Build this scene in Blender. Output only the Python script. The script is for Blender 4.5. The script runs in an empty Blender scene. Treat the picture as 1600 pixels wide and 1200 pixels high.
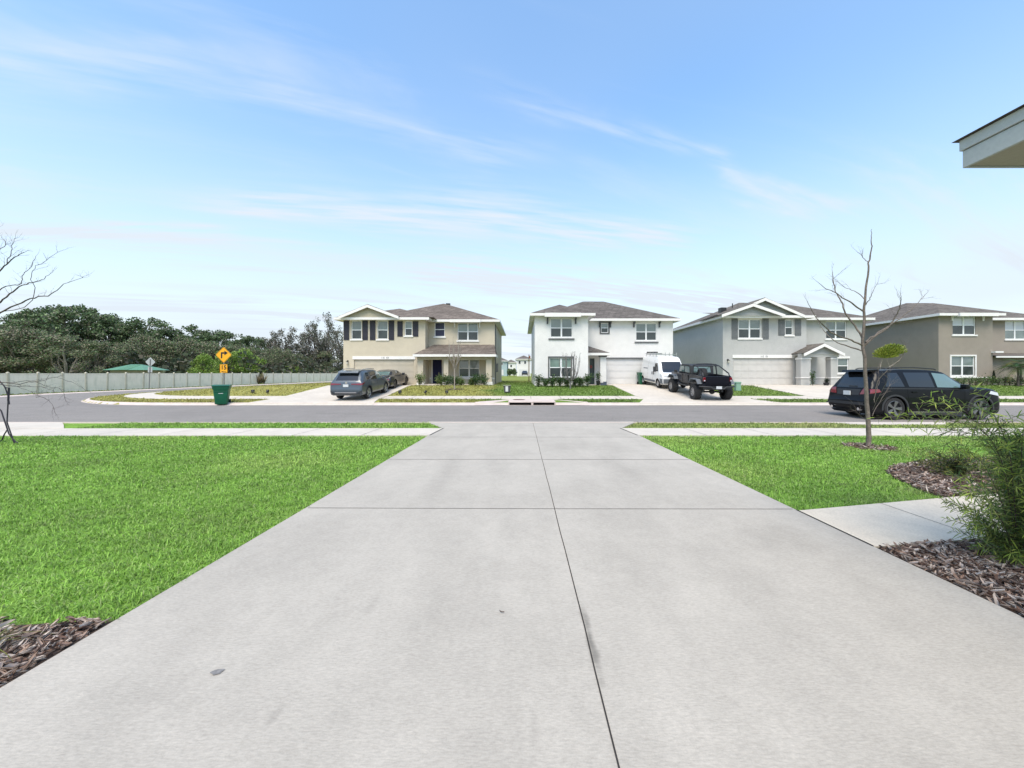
import bpy, bmesh, math, random
import numpy as np
from mathutils import Vector, Matrix
S = bpy.context.scene
R = math.radians
PI = math.pi
# ------------------------------------------------------------------ camera
EYE, F, PX, PY = 1.8, 590.0, 816.0, 583.0      # eye height (m), focal length and principal point for a 1600 px wide frame
cam_d = bpy.data.cameras.new('camera')
cam_d.sensor_width = 36.0
cam_d.lens = F / 1600 * 36
cam_d.shift_x = -(PX - 800) / 1600
cam_d.shift_y = -(600 - PY) / 1600
cam_d.clip_start = 0.05
cam_d.clip_end = 5000
cam = bpy.data.objects.new('camera', cam_d)
S.collection.objects.link(cam)
cam.location = (0, 0, EYE)
cam.rotation_euler = (R(90), 0, 0)
S.camera = cam
# ------------------------------------------------------------------ exposure, sky, sun
S.view_settings.view_transform = 'Standard'
S.view_settings.look = 'None'
S.view_settings.gamma = 1
S.view_settings.exposure = 0.68
SUN_EL, SUN_AZ = R(58), R(190)                 # azimuth clockwise from +Y: behind the camera, to the right, veiled by high cloud
w = bpy.data.worlds.new('World')
S.world = w
w.use_nodes = True
nt = w.node_tree
nt.nodes.clear()
def N(t, **kw):
    n = nt.nodes.new(t)
    for k, v in kw.items():
        if k.startswith('i_'):
            n.inputs[k[2:].replace('_', ' ')].default_value = v
        else:
            setattr(n, k, v)
    return n
def Lk(a, b): nt.links.new(a, b)
sky = N('ShaderNodeTexSky', sky_type='NISHITA', sun_disc=False, sun_elevation=SUN_EL, sun_rotation=SUN_AZ,
        air_density=1.25, dust_density=1.0, ozone_density=1.2, altitude=0)
bgn = N('ShaderNodeBackground')
outw = N('ShaderNodeOutputWorld')
tc = N('ShaderNodeTexCoord')
sep = N('ShaderNodeSeparateXYZ'); Lk(tc.outputs['Generated'], sep.inputs[0])
def M2(op, a, b=None, clamp=False):
    n = N('ShaderNodeMath', operation=op, use_clamp=clamp)
    for i, v in enumerate((a, b)):
        if v is None: continue
        if isinstance(v, (int, float)): n.inputs[i].default_value = v
        else: Lk(v, n.inputs[i])
    return n.outputs[0]
zc = M2('MAXIMUM', sep.outputs[2], 0.02)
zs = M2('ADD', zc, 0.10)
cx = M2('DIVIDE', sep.outputs[0], zs)
cy = M2('DIVIDE', sep.outputs[1], zs)
comb = N('ShaderNodeCombineXYZ'); Lk(cx, comb.inputs[0]); Lk(cy, comb.inputs[1])
def cloud(rot, sx, sy, scale, seed, lo, hi, detail=6, dist=0.6):
    mp = N('ShaderNodeMapping'); Lk(comb.outputs[0], mp.inputs[0])
    mp.inputs['Location'].default_value = (seed, seed * 0.37, 0)
    mp.inputs['Rotation'].default_value = (0, 0, R(rot))
    mp.vector_type = 'TEXTURE'
    mp.inputs['Scale'].default_value = (1 / sx, 1 / sy, 1)
    nz = N('ShaderNodeTexNoise'); nz.inputs['Scale'].default_value = scale
    nz.inputs['Detail'].default_value = detail; nz.inputs['Distortion'].default_value = dist
    nz.inputs['Roughness'].default_value = 0.55
    Lk(mp.outputs[0], nz.inputs['Vector'])
    mr = N('ShaderNodeMapRange', interpolation_type='SMOOTHSTEP'); Lk(nz.outputs['Fac'], mr.inputs[0])
    mr.inputs[1].default_value = lo; mr.inputs[2].default_value = hi
    return mr.outputs[0]
c1 = cloud(20, 0.22, 1.5, 1.0, 3.1, 0.50, 0.74)
c2 = cloud(22, 0.22, 1.3, 2.1, 11.7, 0.52, 0.80, 8, 1.0)
c3 = cloud(10, 0.5, 0.8, 0.55, 23.2, 0.38, 0.70, 3, 0.2)
ca = M2('MULTIPLY', c1, 0.30)
cb = M2('MULTIPLY', c2, 0.36)
cc = M2('MULTIPLY', c3, 0.18)
# two long thin streaks of cirrus
def band(th, vc, wd, u0, u1, seed, amp):
    c_, s_ = math.cos(R(th)), math.sin(R(th))
    u = M2('ADD', M2('MULTIPLY', cx, c_), M2('MULTIPLY', cy, s_)); v = M2('ADD', M2('MULTIPLY', cx, -s_), M2('MULTIPLY', cy, c_))
    cb_ = N('ShaderNodeCombineXYZ'); Lk(M2('ADD', M2('MULTIPLY', u, 1.4), seed), cb_.inputs[0]); Lk(M2('MULTIPLY', v, 2.0), cb_.inputs[1])
    nz = N('ShaderNodeTexNoise'); nz.inputs['Scale'].default_value = 1.0; nz.inputs['Detail'].default_value = 5; Lk(cb_.outputs[0], nz.inputs['Vector'])
    cb2 = N('ShaderNodeCombineXYZ'); Lk(M2('ADD', M2('MULTIPLY', u, 2.2), seed + 9), cb2.inputs[0]); Lk(M2('MULTIPLY', v, 16.0), cb2.inputs[1])
    n2 = N('ShaderNodeTexNoise'); n2.inputs['Scale'].default_value = 1.0; n2.inputs['Detail'].default_value = 6; Lk(cb2.outputs[0], n2.inputs['Vector'])
    e = M2('DIVIDE', M2('ADD', M2('SUBTRACT', v, vc), M2('MULTIPLY', M2('SUBTRACT', nz.outputs['Fac'], .5), .55)), wd)
    g = M2('POWER', 2.718, M2('MULTIPLY', M2('MULTIPLY', e, e), -1.0))
    m1 = N('ShaderNodeMapRange', interpolation_type='SMOOTHSTEP'); Lk(u, m1.inputs[0]); m1.inputs[1].default_value = u0; m1.inputs[2].default_value = u0 + .45
    m2 = N('ShaderNodeMapRange', interpolation_type='SMOOTHSTEP'); Lk(u, m2.inputs[0]); m2.inputs[1].default_value = u1; m2.inputs[2].default_value = u1 - .5
    m3 = N('ShaderNodeMapRange'); Lk(n2.outputs['Fac'], m3.inputs[0]); m3.inputs[1].default_value = .35; m3.inputs[2].default_value = .62
    return M2('MULTIPLY', M2('MULTIPLY', M2('MULTIPLY', g, m1.outputs[0]), M2('MULTIPLY', m2.outputs[0], m3.outputs[0])), amp)
b1 = band(20, 1.34, .085, -1.6, .75, 2.0, .34)
b2 = band(21, 1.12, .06, .15, 2.3, 5.5, .40)
b3 = band(12, 1.95, .17, -1.2, 1.6, 8.1, .55)
b4 = band(16, 2.75, .30, -.2, 3.6, 14.0, .6)
b5 = band(8, 2.2, .10, -4.0, -.9, 19.0, .45)
bs = M2('ADD', M2('ADD', b1, b2), M2('ADD', b5, M2('ADD', b3, b4)))
cs = M2('ADD', bs, M2('ADD', M2('ADD', ca, cb), cc), clamp=True)
# a thin veil of high cloud that thickens towards the horizon
veil = N('ShaderNodeMapRange', interpolation_type='SMOOTHSTEP'); Lk(sep.outputs[2], veil.inputs[0])
veil.inputs[1].default_value = 0.60; veil.inputs[2].default_value = 0.0
veil.inputs[3].default_value = 0.06; veil.inputs[4].default_value = 0.86
cs2 = M2('ADD', cs, veil.outputs[0], clamp=True)
mixc = N('ShaderNodeMix', data_type='RGBA')
Lk(cs2, mixc.inputs[0])
hs = N('ShaderNodeHueSaturation'); hs.inputs['Hue'].default_value = 0.497; hs.inputs['Saturation'].default_value = 1.20; hs.inputs['Value'].default_value = 1.72
Lk(sky.outputs[0], hs.inputs['Color'])
Lk(hs.outputs[0], mixc.inputs[6])
mixc.inputs[7].default_value = (4.30, 4.78, 5.30, 1)
Lk(mixc.outputs[2], bgn.inputs[0])
bgn.inputs[1].default_value = 0.115
Lk(bgn.outputs[0], outw.inputs[0])
sun_d = bpy.data.lights.new('sun', 'SUN')
sun_d.energy = 2.3
sun_d.angle = R(32)
sun_d.color = (1.0, 0.91, 0.76)
sun = bpy.data.objects.new('sun', sun_d)
S.collection.objects.link(sun)
sd = Vector((math.sin(SUN_AZ) * math.cos(SUN_EL), math.cos(SUN_AZ) * math.cos(SUN_EL), math.sin(SUN_EL)))
sun.rotation_euler = sd.to_track_quat('Z', 'Y').to_euler()
sun.location = (0, -5, 30)
S.cycles.max_bounces = 6
S.cycles.transparent_max_bounces = 6

# ------------------------------------------------------------------ helpers
def WX(px, d): return (px - PX) * d / F
def WZ(py, d): return EYE - (py - PY) * d / F
def clampf(v, a, b): return max(a, min(b, v))
def lerp(a, b, t): return a + (b - a) * t
def interp(tab, x):
    if x <= tab[0][0]: return tab[0][1]
    for (a, va), (b, vb) in zip(tab, tab[1:]):
        if x <= b: return lerp(va, vb, (x - a) / (b - a))
    return tab[-1][1]

def tag(o, label=None, cat=None, group=None, kind=None):
    if label: o['label'] = label
    if cat: o['category'] = cat
    if group: o['group'] = group
    if kind: o['kind'] = kind
    return o
def thing(name, label, cat, loc=(0, 0, 0), rz=0, group=None):
    o = bpy.data.objects.new(name, None)
    o.empty_display_size = 0.3
    S.collection.objects.link(o)
    o.location = loc; o.rotation_euler = (0, 0, rz)
    return tag(o, label, cat, group)
def children(o): return [c for c in bpy.data.objects if c.parent == o]
def copy_tree(o, parent=None, label=None):
    c = o.copy(); S.collection.objects.link(c); c.parent = parent
    if label: c['label'] = label
    for ch in children(o): copy_tree(ch, c)
    return c

class MB:
    """collects geometry; build() links it as one mesh object"""
    def __init__(s): s.v = []; s.f = []; s.m = []; s.mi = 0
    def add(s, vs, fs):
        b = len(s.v); s.v += [tuple(v) for v in vs]
        s.f += [tuple(b + i for i in f) for f in fs]; s.m += [s.mi] * len(fs); return s
    def quad(s, a, b, c, d): return s.add([a, b, c, d], [(0, 1, 2, 3)])
    def poly(s, pts): return s.add(pts, [tuple(range(len(pts)))])
    def box(s, x0, x1, y0, y1, z0, z1):
        vs = [(x0,y0,z0),(x1,y0,z0),(x1,y1,z0),(x0,y1,z0),(x0,y0,z1),(x1,y0,z1),(x1,y1,z1),(x0,y1,z1)]
        return s.add(vs, [(3,2,1,0),(4,5,6,7),(0,1,5,4),(1,2,6,5),(2,3,7,6),(3,0,4,7)])
    def prism(s, pts, axis, a, b):
        """pts: 2-D outline, extruded along axis from a to b"""
        def P(p, t):
            return {'x': (t, p[0], p[1]), 'y': (p[0], t, p[1]), 'z': (p[0], p[1], t)}[axis]
        n = len(pts); vs = [P(p, a) for p in pts] + [P(p, b) for p in pts]
        fs = [tuple(range(n))[::-1], tuple(range(n, 2 * n))] + [(i, (i + 1) % n, n + (i + 1) % n, n + i) for i in range(n)]
        return s.add(vs, fs)
    def tube(s, path, radii, n=6, cap=True):
        path = [Vector(p) for p in path]
        if isinstance(radii, (int, float)): radii = [radii] * len(path)
        rings = []; up = Vector((0, 0, 1))
        for i, p in enumerate(path):
            t = (path[min(i + 1, len(path) - 1)] - path[max(i - 1, 0)])
            if t.length < 1e-9: t = Vector((0, 0, 1))
            t.normalize()
            a = t.cross(Vector((0, 1, 0)) if abs(t.y) < 0.9 else Vector((1, 0, 0))); a.normalize(); b = t.cross(a)
            rings.append([p + (a * math.cos(2 * PI * k / n) + b * math.sin(2 * PI * k / n)) * radii[i] for k in range(n)])
        vs = [v for r in rings for v in r]; fs = []
        for i in range(len(path) - 1):
            for k in range(n):
                fs.append((i * n + k, i * n + (k + 1) % n, (i + 1) * n + (k + 1) % n, (i + 1) * n + k))
        if cap:
            fs.append(tuple(range(n))[::-1]); fs.append(tuple(range((len(path) - 1) * n, len(path) * n)))
        return s.add(vs, fs)
    def lathe(s, prof, n=24, axis='z', c=(0, 0, 0), cap=True):
        vs = []; m = len(prof)
        for k in range(n):
            a = 2 * PI * k / n
            for r, h in prof:
                x, y = r * math.cos(a), r * math.sin(a)
                p = {'z': (x, y, h), 'x': (h, x, y), 'y': (x, h, y)}[axis]
                vs.append((p[0] + c[0], p[1] + c[1], p[2] + c[2]))
        fs = [(k * m + i, ((k + 1) % n) * m + i, ((k + 1) % n) * m + i + 1, k * m + i + 1) for k in range(n) for i in range(m - 1)]
        if cap:
            if prof[0][0] > 1e-6: fs.append(tuple(k * m for k in range(n)))
            if prof[-1][0] > 1e-6: fs.append(tuple(k * m + m - 1 for k in range(n)))
        return s.add(vs, fs)
    def build(s, name, mats, parent=None, smooth=None, bevel=0):
        me = bpy.data.meshes.new(name)
        me.from_pydata(s.v, [], s.f)
        if not isinstance(mats, (list, tuple)): mats = [mats]
        for m in mats: me.materials.append(m)
        if any(s.m): me.polygons.foreach_set('material_index', s.m)
        bm = bmesh.new(); bm.from_mesh(me)
        if len(s.f) < 60000: bmesh.ops.recalc_face_normals(bm, faces=bm.faces)
        if bevel:
            bmesh.ops.remove_doubles(bm, verts=bm.verts, dist=1e-5)
            es = [e for e in bm.edges if len(e.link_faces) == 2 and e.calc_face_angle(0) > 0.5]
            bmesh.ops.bevel(bm, geom=es, offset=bevel, segments=2, profile=0.6, affect='EDGES', clamp_overlap=True)
        if smooth is not None:
            for f in bm.faces: f.smooth = True
            for e in bm.edges:
                e.smooth = not (len(e.link_faces) == 2 and e.calc_face_angle(0) > R(smooth))
        bm.to_mesh(me); bm.free()
        o = bpy.data.objects.new(name, me)
        S.collection.objects.link(o)
        if parent: o.parent = parent
        return o

def np_mesh(name, V, FQ, mat, parent=None, col=None, smooth=False):
    """fast mesh from numpy arrays; FQ (n,k) faces; col (n faces,3) -> face colour stored per corner"""
    me = bpy.data.meshes.new(name)
    n, k = FQ.shape
    me.vertices.add(len(V)); me.vertices.foreach_set('co', V.astype(np.float32).ravel())
    me.loops.add(n * k); me.loops.foreach_set('vertex_index', FQ.astype(np.int32).ravel())
    me.polygons.add(n); me.polygons.foreach_set('loop_start', np.arange(0, n * k, k, dtype=np.int32))
    me.update(calc_edges=True)
    if col is not None:
        at = me.color_attributes.new('Col', 'FLOAT_COLOR', 'CORNER')
        c = np.ones((n, k, 4), np.float32); c[:, :, :3] = col[:, None, :]
        at.data.foreach_set('color', c.ravel())
    if smooth: me.polygons.foreach_set('use_smooth', np.ones(n, bool))
    me.materials.append(mat)
    me.validate()
    o = bpy.data.objects.new(name, me); S.collection.objects.link(o)
    if parent: o.parent = parent
    return o

# ------------------------------------------------------------------ materials
MATS = {}
def mat(name, col, rough=0.8, noise=None, bump=None, metal=0, spec=0.5, coat=0, attr=False, trans=0, col2=None, nscale=3, namt=0.5, extra=None):
    """noise: list of (scale, darken..lighten amount); bump: (scale, strength)"""
    if name in MATS: return MATS[name]
    m = bpy.data.materials.new(name); m.use_nodes = True
    t = m.node_tree; b = t.nodes['Principled BSDF']
    b.inputs['Base Color'].default_value = (*col, 1)
    b.inputs['Roughness'].default_value = rough
    b.inputs['Metallic'].default_value = metal
    b.inputs['Specular IOR Level'].default_value = spec
    b.inputs['Coat Weight'].default_value = coat
    b.inputs['Coat Roughness'].default_value = 0.04
    geo = t.nodes.new('ShaderNodeNewGeometry'); pos = geo.outputs['Position']
    cur = None
    if attr:
        a = t.nodes.new('ShaderNodeAttribute'); a.attribute_name = 'Col'; cur = a.outputs['Color']
    if col2 is not None:
        nz = t.nodes.new('ShaderNodeTexNoise'); nz.inputs['Scale'].default_value = nscale; nz.inputs['Detail'].default_value = 5
        t.links.new(pos, nz.inputs['Vector'])
        mr = t.nodes.new('ShaderNodeMapRange'); mr.inputs[1].default_value = 0.35; mr.inputs[2].default_value = 0.65
        mr.inputs[4].default_value = namt
        t.links.new(nz.outputs['Fac'], mr.inputs[0])
        mx = t.nodes.new('ShaderNodeMix'); mx.data_type = 'RGBA'
        t.links.new(mr.outputs[0], mx.inputs[0]); mx.inputs[6].default_value = (*col, 1); mx.inputs[7].default_value = (*col2, 1)
        if cur: t.links.new(cur, mx.inputs[6])
        cur = mx.outputs[2]
    for sc, am in (noise or []):
        nz = t.nodes.new('ShaderNodeTexNoise'); nz.inputs['Detail'].default_value = 5
        if isinstance(sc, tuple):
            mp = t.nodes.new('ShaderNodeMapping'); mp.inputs['Scale'].default_value = sc
            t.links.new(pos, mp.inputs[0]); t.links.new(mp.outputs[0], nz.inputs['Vector']); nz.inputs['Scale'].default_value = 1
        else:
            t.links.new(pos, nz.inputs['Vector']); nz.inputs['Scale'].default_value = sc
        mr = t.nodes.new('ShaderNodeMapRange'); mr.inputs[1].default_value = 0.3; mr.inputs[2].default_value = 0.7
        mr.inputs[3].default_value = 1 - am; mr.inputs[4].default_value = 1 + am
        t.links.new(nz.outputs['Fac'], mr.inputs[0])
        vm = t.nodes.new('ShaderNodeVectorMath'); vm.operation = 'SCALE'
        if cur: t.links.new(cur, vm.inputs[0])
        else: vm.inputs[0].default_value = col
        t.links.new(mr.outputs[0], vm.inputs['Scale'])
        cur = vm.outputs[0]
    if extra:
        if cur is None:
            rgbn = t.nodes.new('ShaderNodeRGB'); rgbn.outputs[0].default_value = (*col, 1); cur = rgbn.outputs[0]
        cur = extra(t, pos, cur, b)
    if cur: t.links.new(cur, b.inputs['Base Color'])
    if bump:
        nz = t.nodes.new('ShaderNodeTexNoise'); nz.inputs['Scale'].default_value = bump[0]; nz.inputs['Detail'].default_value = 4
        t.links.new(pos, nz.inputs['Vector'])
        bn = t.nodes.new('ShaderNodeBump'); bn.inputs['Strength'].default_value = bump[1]; bn.inputs['Distance'].default_value = bump[2] if len(bump) > 2 else 0.02
        t.links.new(nz.outputs['Fac'], bn.inputs['Height']); t.links.new(bn.outputs[0], b.inputs['Normal'])
    if trans:
        # thin leaves let some light through
        tr = t.nodes.new('ShaderNodeBsdfTranslucent'); ms = t.nodes.new('ShaderNodeMixShader')
        if cur: t.links.new(cur, tr.inputs[0])
        else: tr.inputs[0].default_value = (*col, 1)
        ms.inputs[0].default_value = trans
        t.links.new(b.outputs[0], ms.inputs[1]); t.links.new(tr.outputs[0], ms.inputs[2])
        t.links.new(ms.outputs[0], t.nodes['Material Output'].inputs['Surface'])
    MATS[name] = m
    return m
# ------------------------------------------------------------------ terrain
YN, YF = 13.8, 21.1            # the two edges of the asphalt across the view
XC, YC, RI, RO = -20.0, 33.7, 12.6, 19.9
def gA(s): return interp([(0, .09), (.34, .11), (1.9, .21), (3.4, .30), (8.3, .80), (40, .88), (90, 1.0), (400, 1.2)], s)
def gB(s): return interp([(0, .09), (.5, .12), (12.6, .80), (400, .9)], s)
def drv(y): return .31 - .0186 * y
def inner_s(x, y):
    """distance in from the inner kerb line (positive on the house side)"""
    if x < XC and y < YC: return RI - math.hypot(x - XC, y - YC)
    if x >= XC: return y - YF
    return x - (XC - RI)
def outer_s(x, y):
    if x < XC and y < YC: return math.hypot(x - XC, y - YC) - RO
    if x >= XC: return YN - y
    return (XC - RO) - x
def ground(x, y):
    s = inner_s(x, y)
    if s > 0:
        if s < .2: return -.06
        if x < XC and y < YC:
            a = math.atan2(YC - y, XC - x) / (PI / 2)      # 1 facing the street, 0 facing the side road
            return lerp(gB(s), gA(s), a)
        if x >= XC and y >= YC: return min(gA(y - YF), gB(x - (XC - RI)))
        return gA(s) if x >= XC else gB(s)
    o = outer_s(x, y)
    if o < .3: return -.06
    base = drv(clampf(y, -12, YN)) if y < YN else .06
    if x < XC: base = lerp(.05, base, clampf((x + 32) / 12, 0, 1))
    return base - .03
def frange(a, b, s):
    n = max(1, int(round((b - a) / s))); return [a + (b - a) * i / n for i in range(n + 1)]

# grass colours of the different lawns (true differences: fresh sod, dry sod)
GREEN, DRY, MID, OLIVE = (.185, .322, .052), (.31, .30, .085), (.135, .215, .042), (.19, .23, .065)
def lawn_col(x, y):
    if y < 11.0: return GREEN
    if y < YN: return GREEN if x < 0 else (.22, .275, .075)
    if inner_s(x, y) <= 0: return OLIVE
    wob = .5 * math.sin(y * 1.7) + .3 * math.sin(y * 4.1 + x)
    if y > 40: return (.20, .235, .055)
    t = clampf((x + 3.0 + wob) / 1.6, 0, 1)
    c = tuple(lerp(DRY[i], MID[i], t) for i in range(3))
    if x > 13: c = tuple(lerp(c[i], (.16, .235, .05)[i], .75) for i in range(3))
    if x < -16: c = (.32, .30, .085)
    return c

def lawn_extra(t, pos, cur, b):
    nz = t.nodes.new('ShaderNodeTexNoise'); nz.inputs['Scale'].default_value = 28; nz.inputs['Detail'].default_value = 6
    t.links.new(pos, nz.inputs['Vector'])
    mr = t.nodes.new('ShaderNodeMapRange'); mr.inputs[1].default_value = .3; mr.inputs[2].default_value = .7
    mr.inputs[3].default_value = .6; mr.inputs[4].default_value = 1.35
    t.links.new(nz.outputs['Fac'], mr.inputs[0])
    vm = t.nodes.new('ShaderNodeVectorMath'); vm.operation = 'SCALE'
    t.links.new(cur, vm.inputs[0]); t.links.new(mr.outputs[0], vm.inputs['Scale'])
    return vm.outputs[0]
m_ground = mat('lawn_ground', GREEN, .95, noise=[(.6, .14), (3.0, .16)], attr=True, bump=(60, .8, .03), spec=.1, extra=lawn_extra)

def build_ground():
    xs = sorted(set([-1500, -700, -300, -160, -110, -80, -60, -52, -46] + frange(-44, -19, .25) + frange(-19, 60, 1.0) + [-3.4, -3, -2.6, -2.2] + [80, 110, 160, 300, 700, 1500]))
    ys = sorted(set([-1500, -400, -100, -40, -20, -12] + frange(-8, 10, 1.0) + [10.2, 11.7, 13.3, 13.45, 13.49, 13.5, 13.8] + frange(14, 21, .5)
                    + [21.1, 21.29, 21.31, 21.44, 23.0, 24.5] + frange(21.75, 36, .25) + frange(37, 62, 1.5) + [70, 85, 100, 120, 160, 250, 500, 1500]))
    V = np.array([(x, y, ground(x, y)) for y in ys for x in xs], np.float32)
    nx = len(xs)
    Fq, col = [], []
    for j in range(len(ys) - 1):
        for i in range(nx - 1):
            Fq.append((j * nx + i, j * nx + i + 1, (j + 1) * nx + i + 1, (j + 1) * nx + i))
            cxm, cym = (xs[i] + xs[i + 1]) / 2, (ys[j] + ys[j + 1]) / 2
            col.append(lawn_col(cxm, cym))
    o = np_mesh('ground', V, np.array(Fq), m_ground, col=np.array(col, np.float32), smooth=True)
    tag(o, 'grassy ground of the lots reaching to the horizon', None, None, 'structure')
build_ground()

def conc_extra(t, pos, cur, b):
    # broom lines across the slab, pores, and a few old stains
    mp = t.nodes.new('ShaderNodeMapping'); mp.inputs['Scale'].default_value = (34.0, 120, 1)
    nz = t.nodes.new('ShaderNodeTexNoise'); nz.inputs['Scale'].default_value = 1; nz.inputs['Detail'].default_value = 3
    t.links.new(pos, mp.inputs[0]); t.links.new(mp.outputs[0], nz.inputs['Vector'])
    n2 = t.nodes.new('ShaderNodeTexNoise'); n2.inputs['Scale'].default_value = 120; n2.inputs['Detail'].default_value = 6; n2.inputs['Roughness'].default_value = .8
    t.links.new(pos, n2.inputs['Vector'])
    ad = t.nodes.new('ShaderNodeMath'); ad.operation = 'ADD'; t.links.new(nz.outputs['Fac'], ad.inputs[0]); t.links.new(n2.outputs['Fac'], ad.inputs[1])
    mr = t.nodes.new('ShaderNodeMapRange'); mr.inputs[1].default_value = .6; mr.inputs[2].default_value = 1.4
    mr.inputs[3].default_value = .79; mr.inputs[4].default_value = 1.18
    t.links.new(ad.outputs[0], mr.inputs[0])
    vm = t.nodes.new('ShaderNodeVectorMath'); vm.operation = 'SCALE'
    t.links.new(cur, vm.inputs[0]); t.links.new(mr.outputs[0], vm.inputs['Scale'])
    # soft grey stain along the middle joint, and faint tyre smears running down the slab
    def stain(cx_, cy_, wx, wy, amt, nsc, cur_):
        a = t.nodes.new('ShaderNodeVectorMath'); a.operation = 'SUBTRACT'; t.links.new(pos, a.inputs[0]); a.inputs[1].default_value = (cx_, cy_, 0)
        b_ = t.nodes.new('ShaderNodeVectorMath'); b_.operation = 'MULTIPLY'; t.links.new(a.outputs[0], b_.inputs[0]); b_.inputs[1].default_value = (1 / wx, 1 / wy, 0)
        l = t.nodes.new('ShaderNodeVectorMath'); l.operation = 'LENGTH'; t.links.new(b_.outputs[0], l.inputs[0])
        nn = t.nodes.new('ShaderNodeTexNoise'); nn.inputs['Scale'].default_value = nsc; nn.inputs['Detail'].default_value = 4; t.links.new(pos, nn.inputs['Vector'])
        s1 = t.nodes.new('ShaderNodeMath'); s1.operation = 'MULTIPLY_ADD'; t.links.new(nn.outputs['Fac'], s1.inputs[0]); s1.inputs[1].default_value = 1.2; t.links.new(l.outputs['Value'], s1.inputs[2])
        m_ = t.nodes.new('ShaderNodeMapRange'); m_.interpolation_type = 'SMOOTHSTEP'; m_.inputs[1].default_value = .5; m_.inputs[2].default_value = 1.6; m_.inputs[3].default_value = 1 - amt; m_.inputs[4].default_value = 1
        t.links.new(s1.outputs[0], m_.inputs[0])
        v_ = t.nodes.new('ShaderNodeVectorMath'); v_.operation = 'SCALE'; t.links.new(cur_, v_.inputs[0]); t.links.new(m_.outputs[0], v_.inputs['Scale']); return v_.outputs[0]
    o2 = stain(.392, 2.18, .035, .42, .52, 9, vm.outputs[0])
    for q in ((-1.25, 6.3, .30, 2.2, .10, 2), (1.7, 6.6, .4, 1.6, .08, 2), (-.6, 3.4, .5, .8, .08, 3), (2.3, 3.6, .6, .5, .08, 3), (-1.0, 2.5, .05, .22, .12, 8), (.9, 8.4, .9, 1.1, .07, 2), (-1.9, 1.75, .5, .25, .08, 5), (.05, 1.62, .03, .12, .10, 9), (-1.1, 1.66, .03, .10, .16, 9)): o2 = stain(*q, o2)
    bn = t.nodes.new('ShaderNodeBump'); bn.inputs['Strength'].default_value = .35; bn.inputs['Distance'].default_value = .004
    t.links.new(ad.outputs[0], bn.inputs['Height']); t.links.new(bn.outputs[0], b.inputs['Normal'])
    return o2
m_conc = mat('driveway_concrete', (.41, .373, .318), .88, noise=[(.45, .06), (1.9, .05), (9, .035), ((3.0, .7, 1), .04)], spec=.25, extra=conc_extra)
m_conc2 = mat('pale_concrete', (.55, .495, .42), .9, noise=[(.8, .06), (5, .06), (60, .08)], spec=.2, bump=(90, .3, .004))
m_kerb = mat('kerb_concrete', (.56, .47, .42), .9, noise=[(1.5, .10), (40, .1)], spec=.2, bump=(90, .3, .004))
m_joint = mat('joint_dark', (.045, .042, .04), 1.0, spec=.05)
m_stain = mat('stain_dark', (.20, .19, .18), .8, noise=[(30, .3)])
def asph_extra(t, pos, cur, b):
    v = t.nodes.new('ShaderNodeTexVoronoi'); v.inputs['Scale'].default_value = 60; t.links.new(pos, v.inputs['Vector'])
    mr = t.nodes.new('ShaderNodeMapRange'); mr.inputs[2].default_value = .9; mr.inputs[3].default_value = .75; mr.inputs[4].default_value = 1.25
    t.links.new(v.outputs['Color'], mr.inputs[0])
    vm = t.nodes.new('ShaderNodeVectorMath'); vm.operation = 'SCALE'; t.links.new(cur, vm.inputs[0]); t.links.new(mr.outputs[0], vm.inputs['Scale'])
    return vm.outputs[0]
m_asph = mat('asphalt', (.225, .205, .185), .9, noise=[(.25, .06), (1.3, .05), (45, .16), ((.25, 3.5, 1), .06)], spec=.2, bump=(120, .5, .006), extra=asph_extra)
m_mulch_bed = mat('mulch_soil', (.085, .062, .050), .97, noise=[(14, .4), (70, .35)], spec=.1, bump=(40, 1, .04))

def path_in(off=0, x1=70, y1=140):
    """points along the inner kerb line moved 'off' metres in towards the houses"""
    pts = [(x, YF + off) for x in frange(x1, XC, 3.0)]
    pts += [(XC - (RI - off) * math.sin(a), YC - (RI - off) * math.cos(a)) for a in [PI / 2 * k / 28 for k in range(1, 29)]]
    pts += [(XC - RI + off, y) for y in frange(YC, y1, 4.0)[1:]]
    return pts
def path_out(off=0, x1=70, y1=140):
    pts = [(x, YN - off) for x in frange(x1, XC, 3.0)]
    pts += [(XC - (RO + off) * math.sin(a), YC - (RO + off) * math.cos(a)) for a in [PI / 2 * k / 28 for k in range(1, 29)]]
    pts += [(XC - RO - off, y) for y in frange(YC, y1, 4.0)[1:]]
    return pts
def strip_mesh(name, pathf, prof, m, label, smooth=None):
    """prof: (offset, z)"""
    mb = MB(); cols = [pathf(o) for o, z in prof]
    n = len(cols[0])
    vs = [(cols[j][i][0], cols[j][i][1], prof[j][1]) for i in range(n) for j in range(len(prof))]
    k = len(prof)
    mb.add(vs, [(i * k + j, i * k + j + 1, (i + 1) * k + j + 1, (i + 1) * k + j) for i in range(n - 1) for j in range(k - 1)])
    return tag(mb.build(name, m, smooth=smooth), label, None, None, 'structure')
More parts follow.
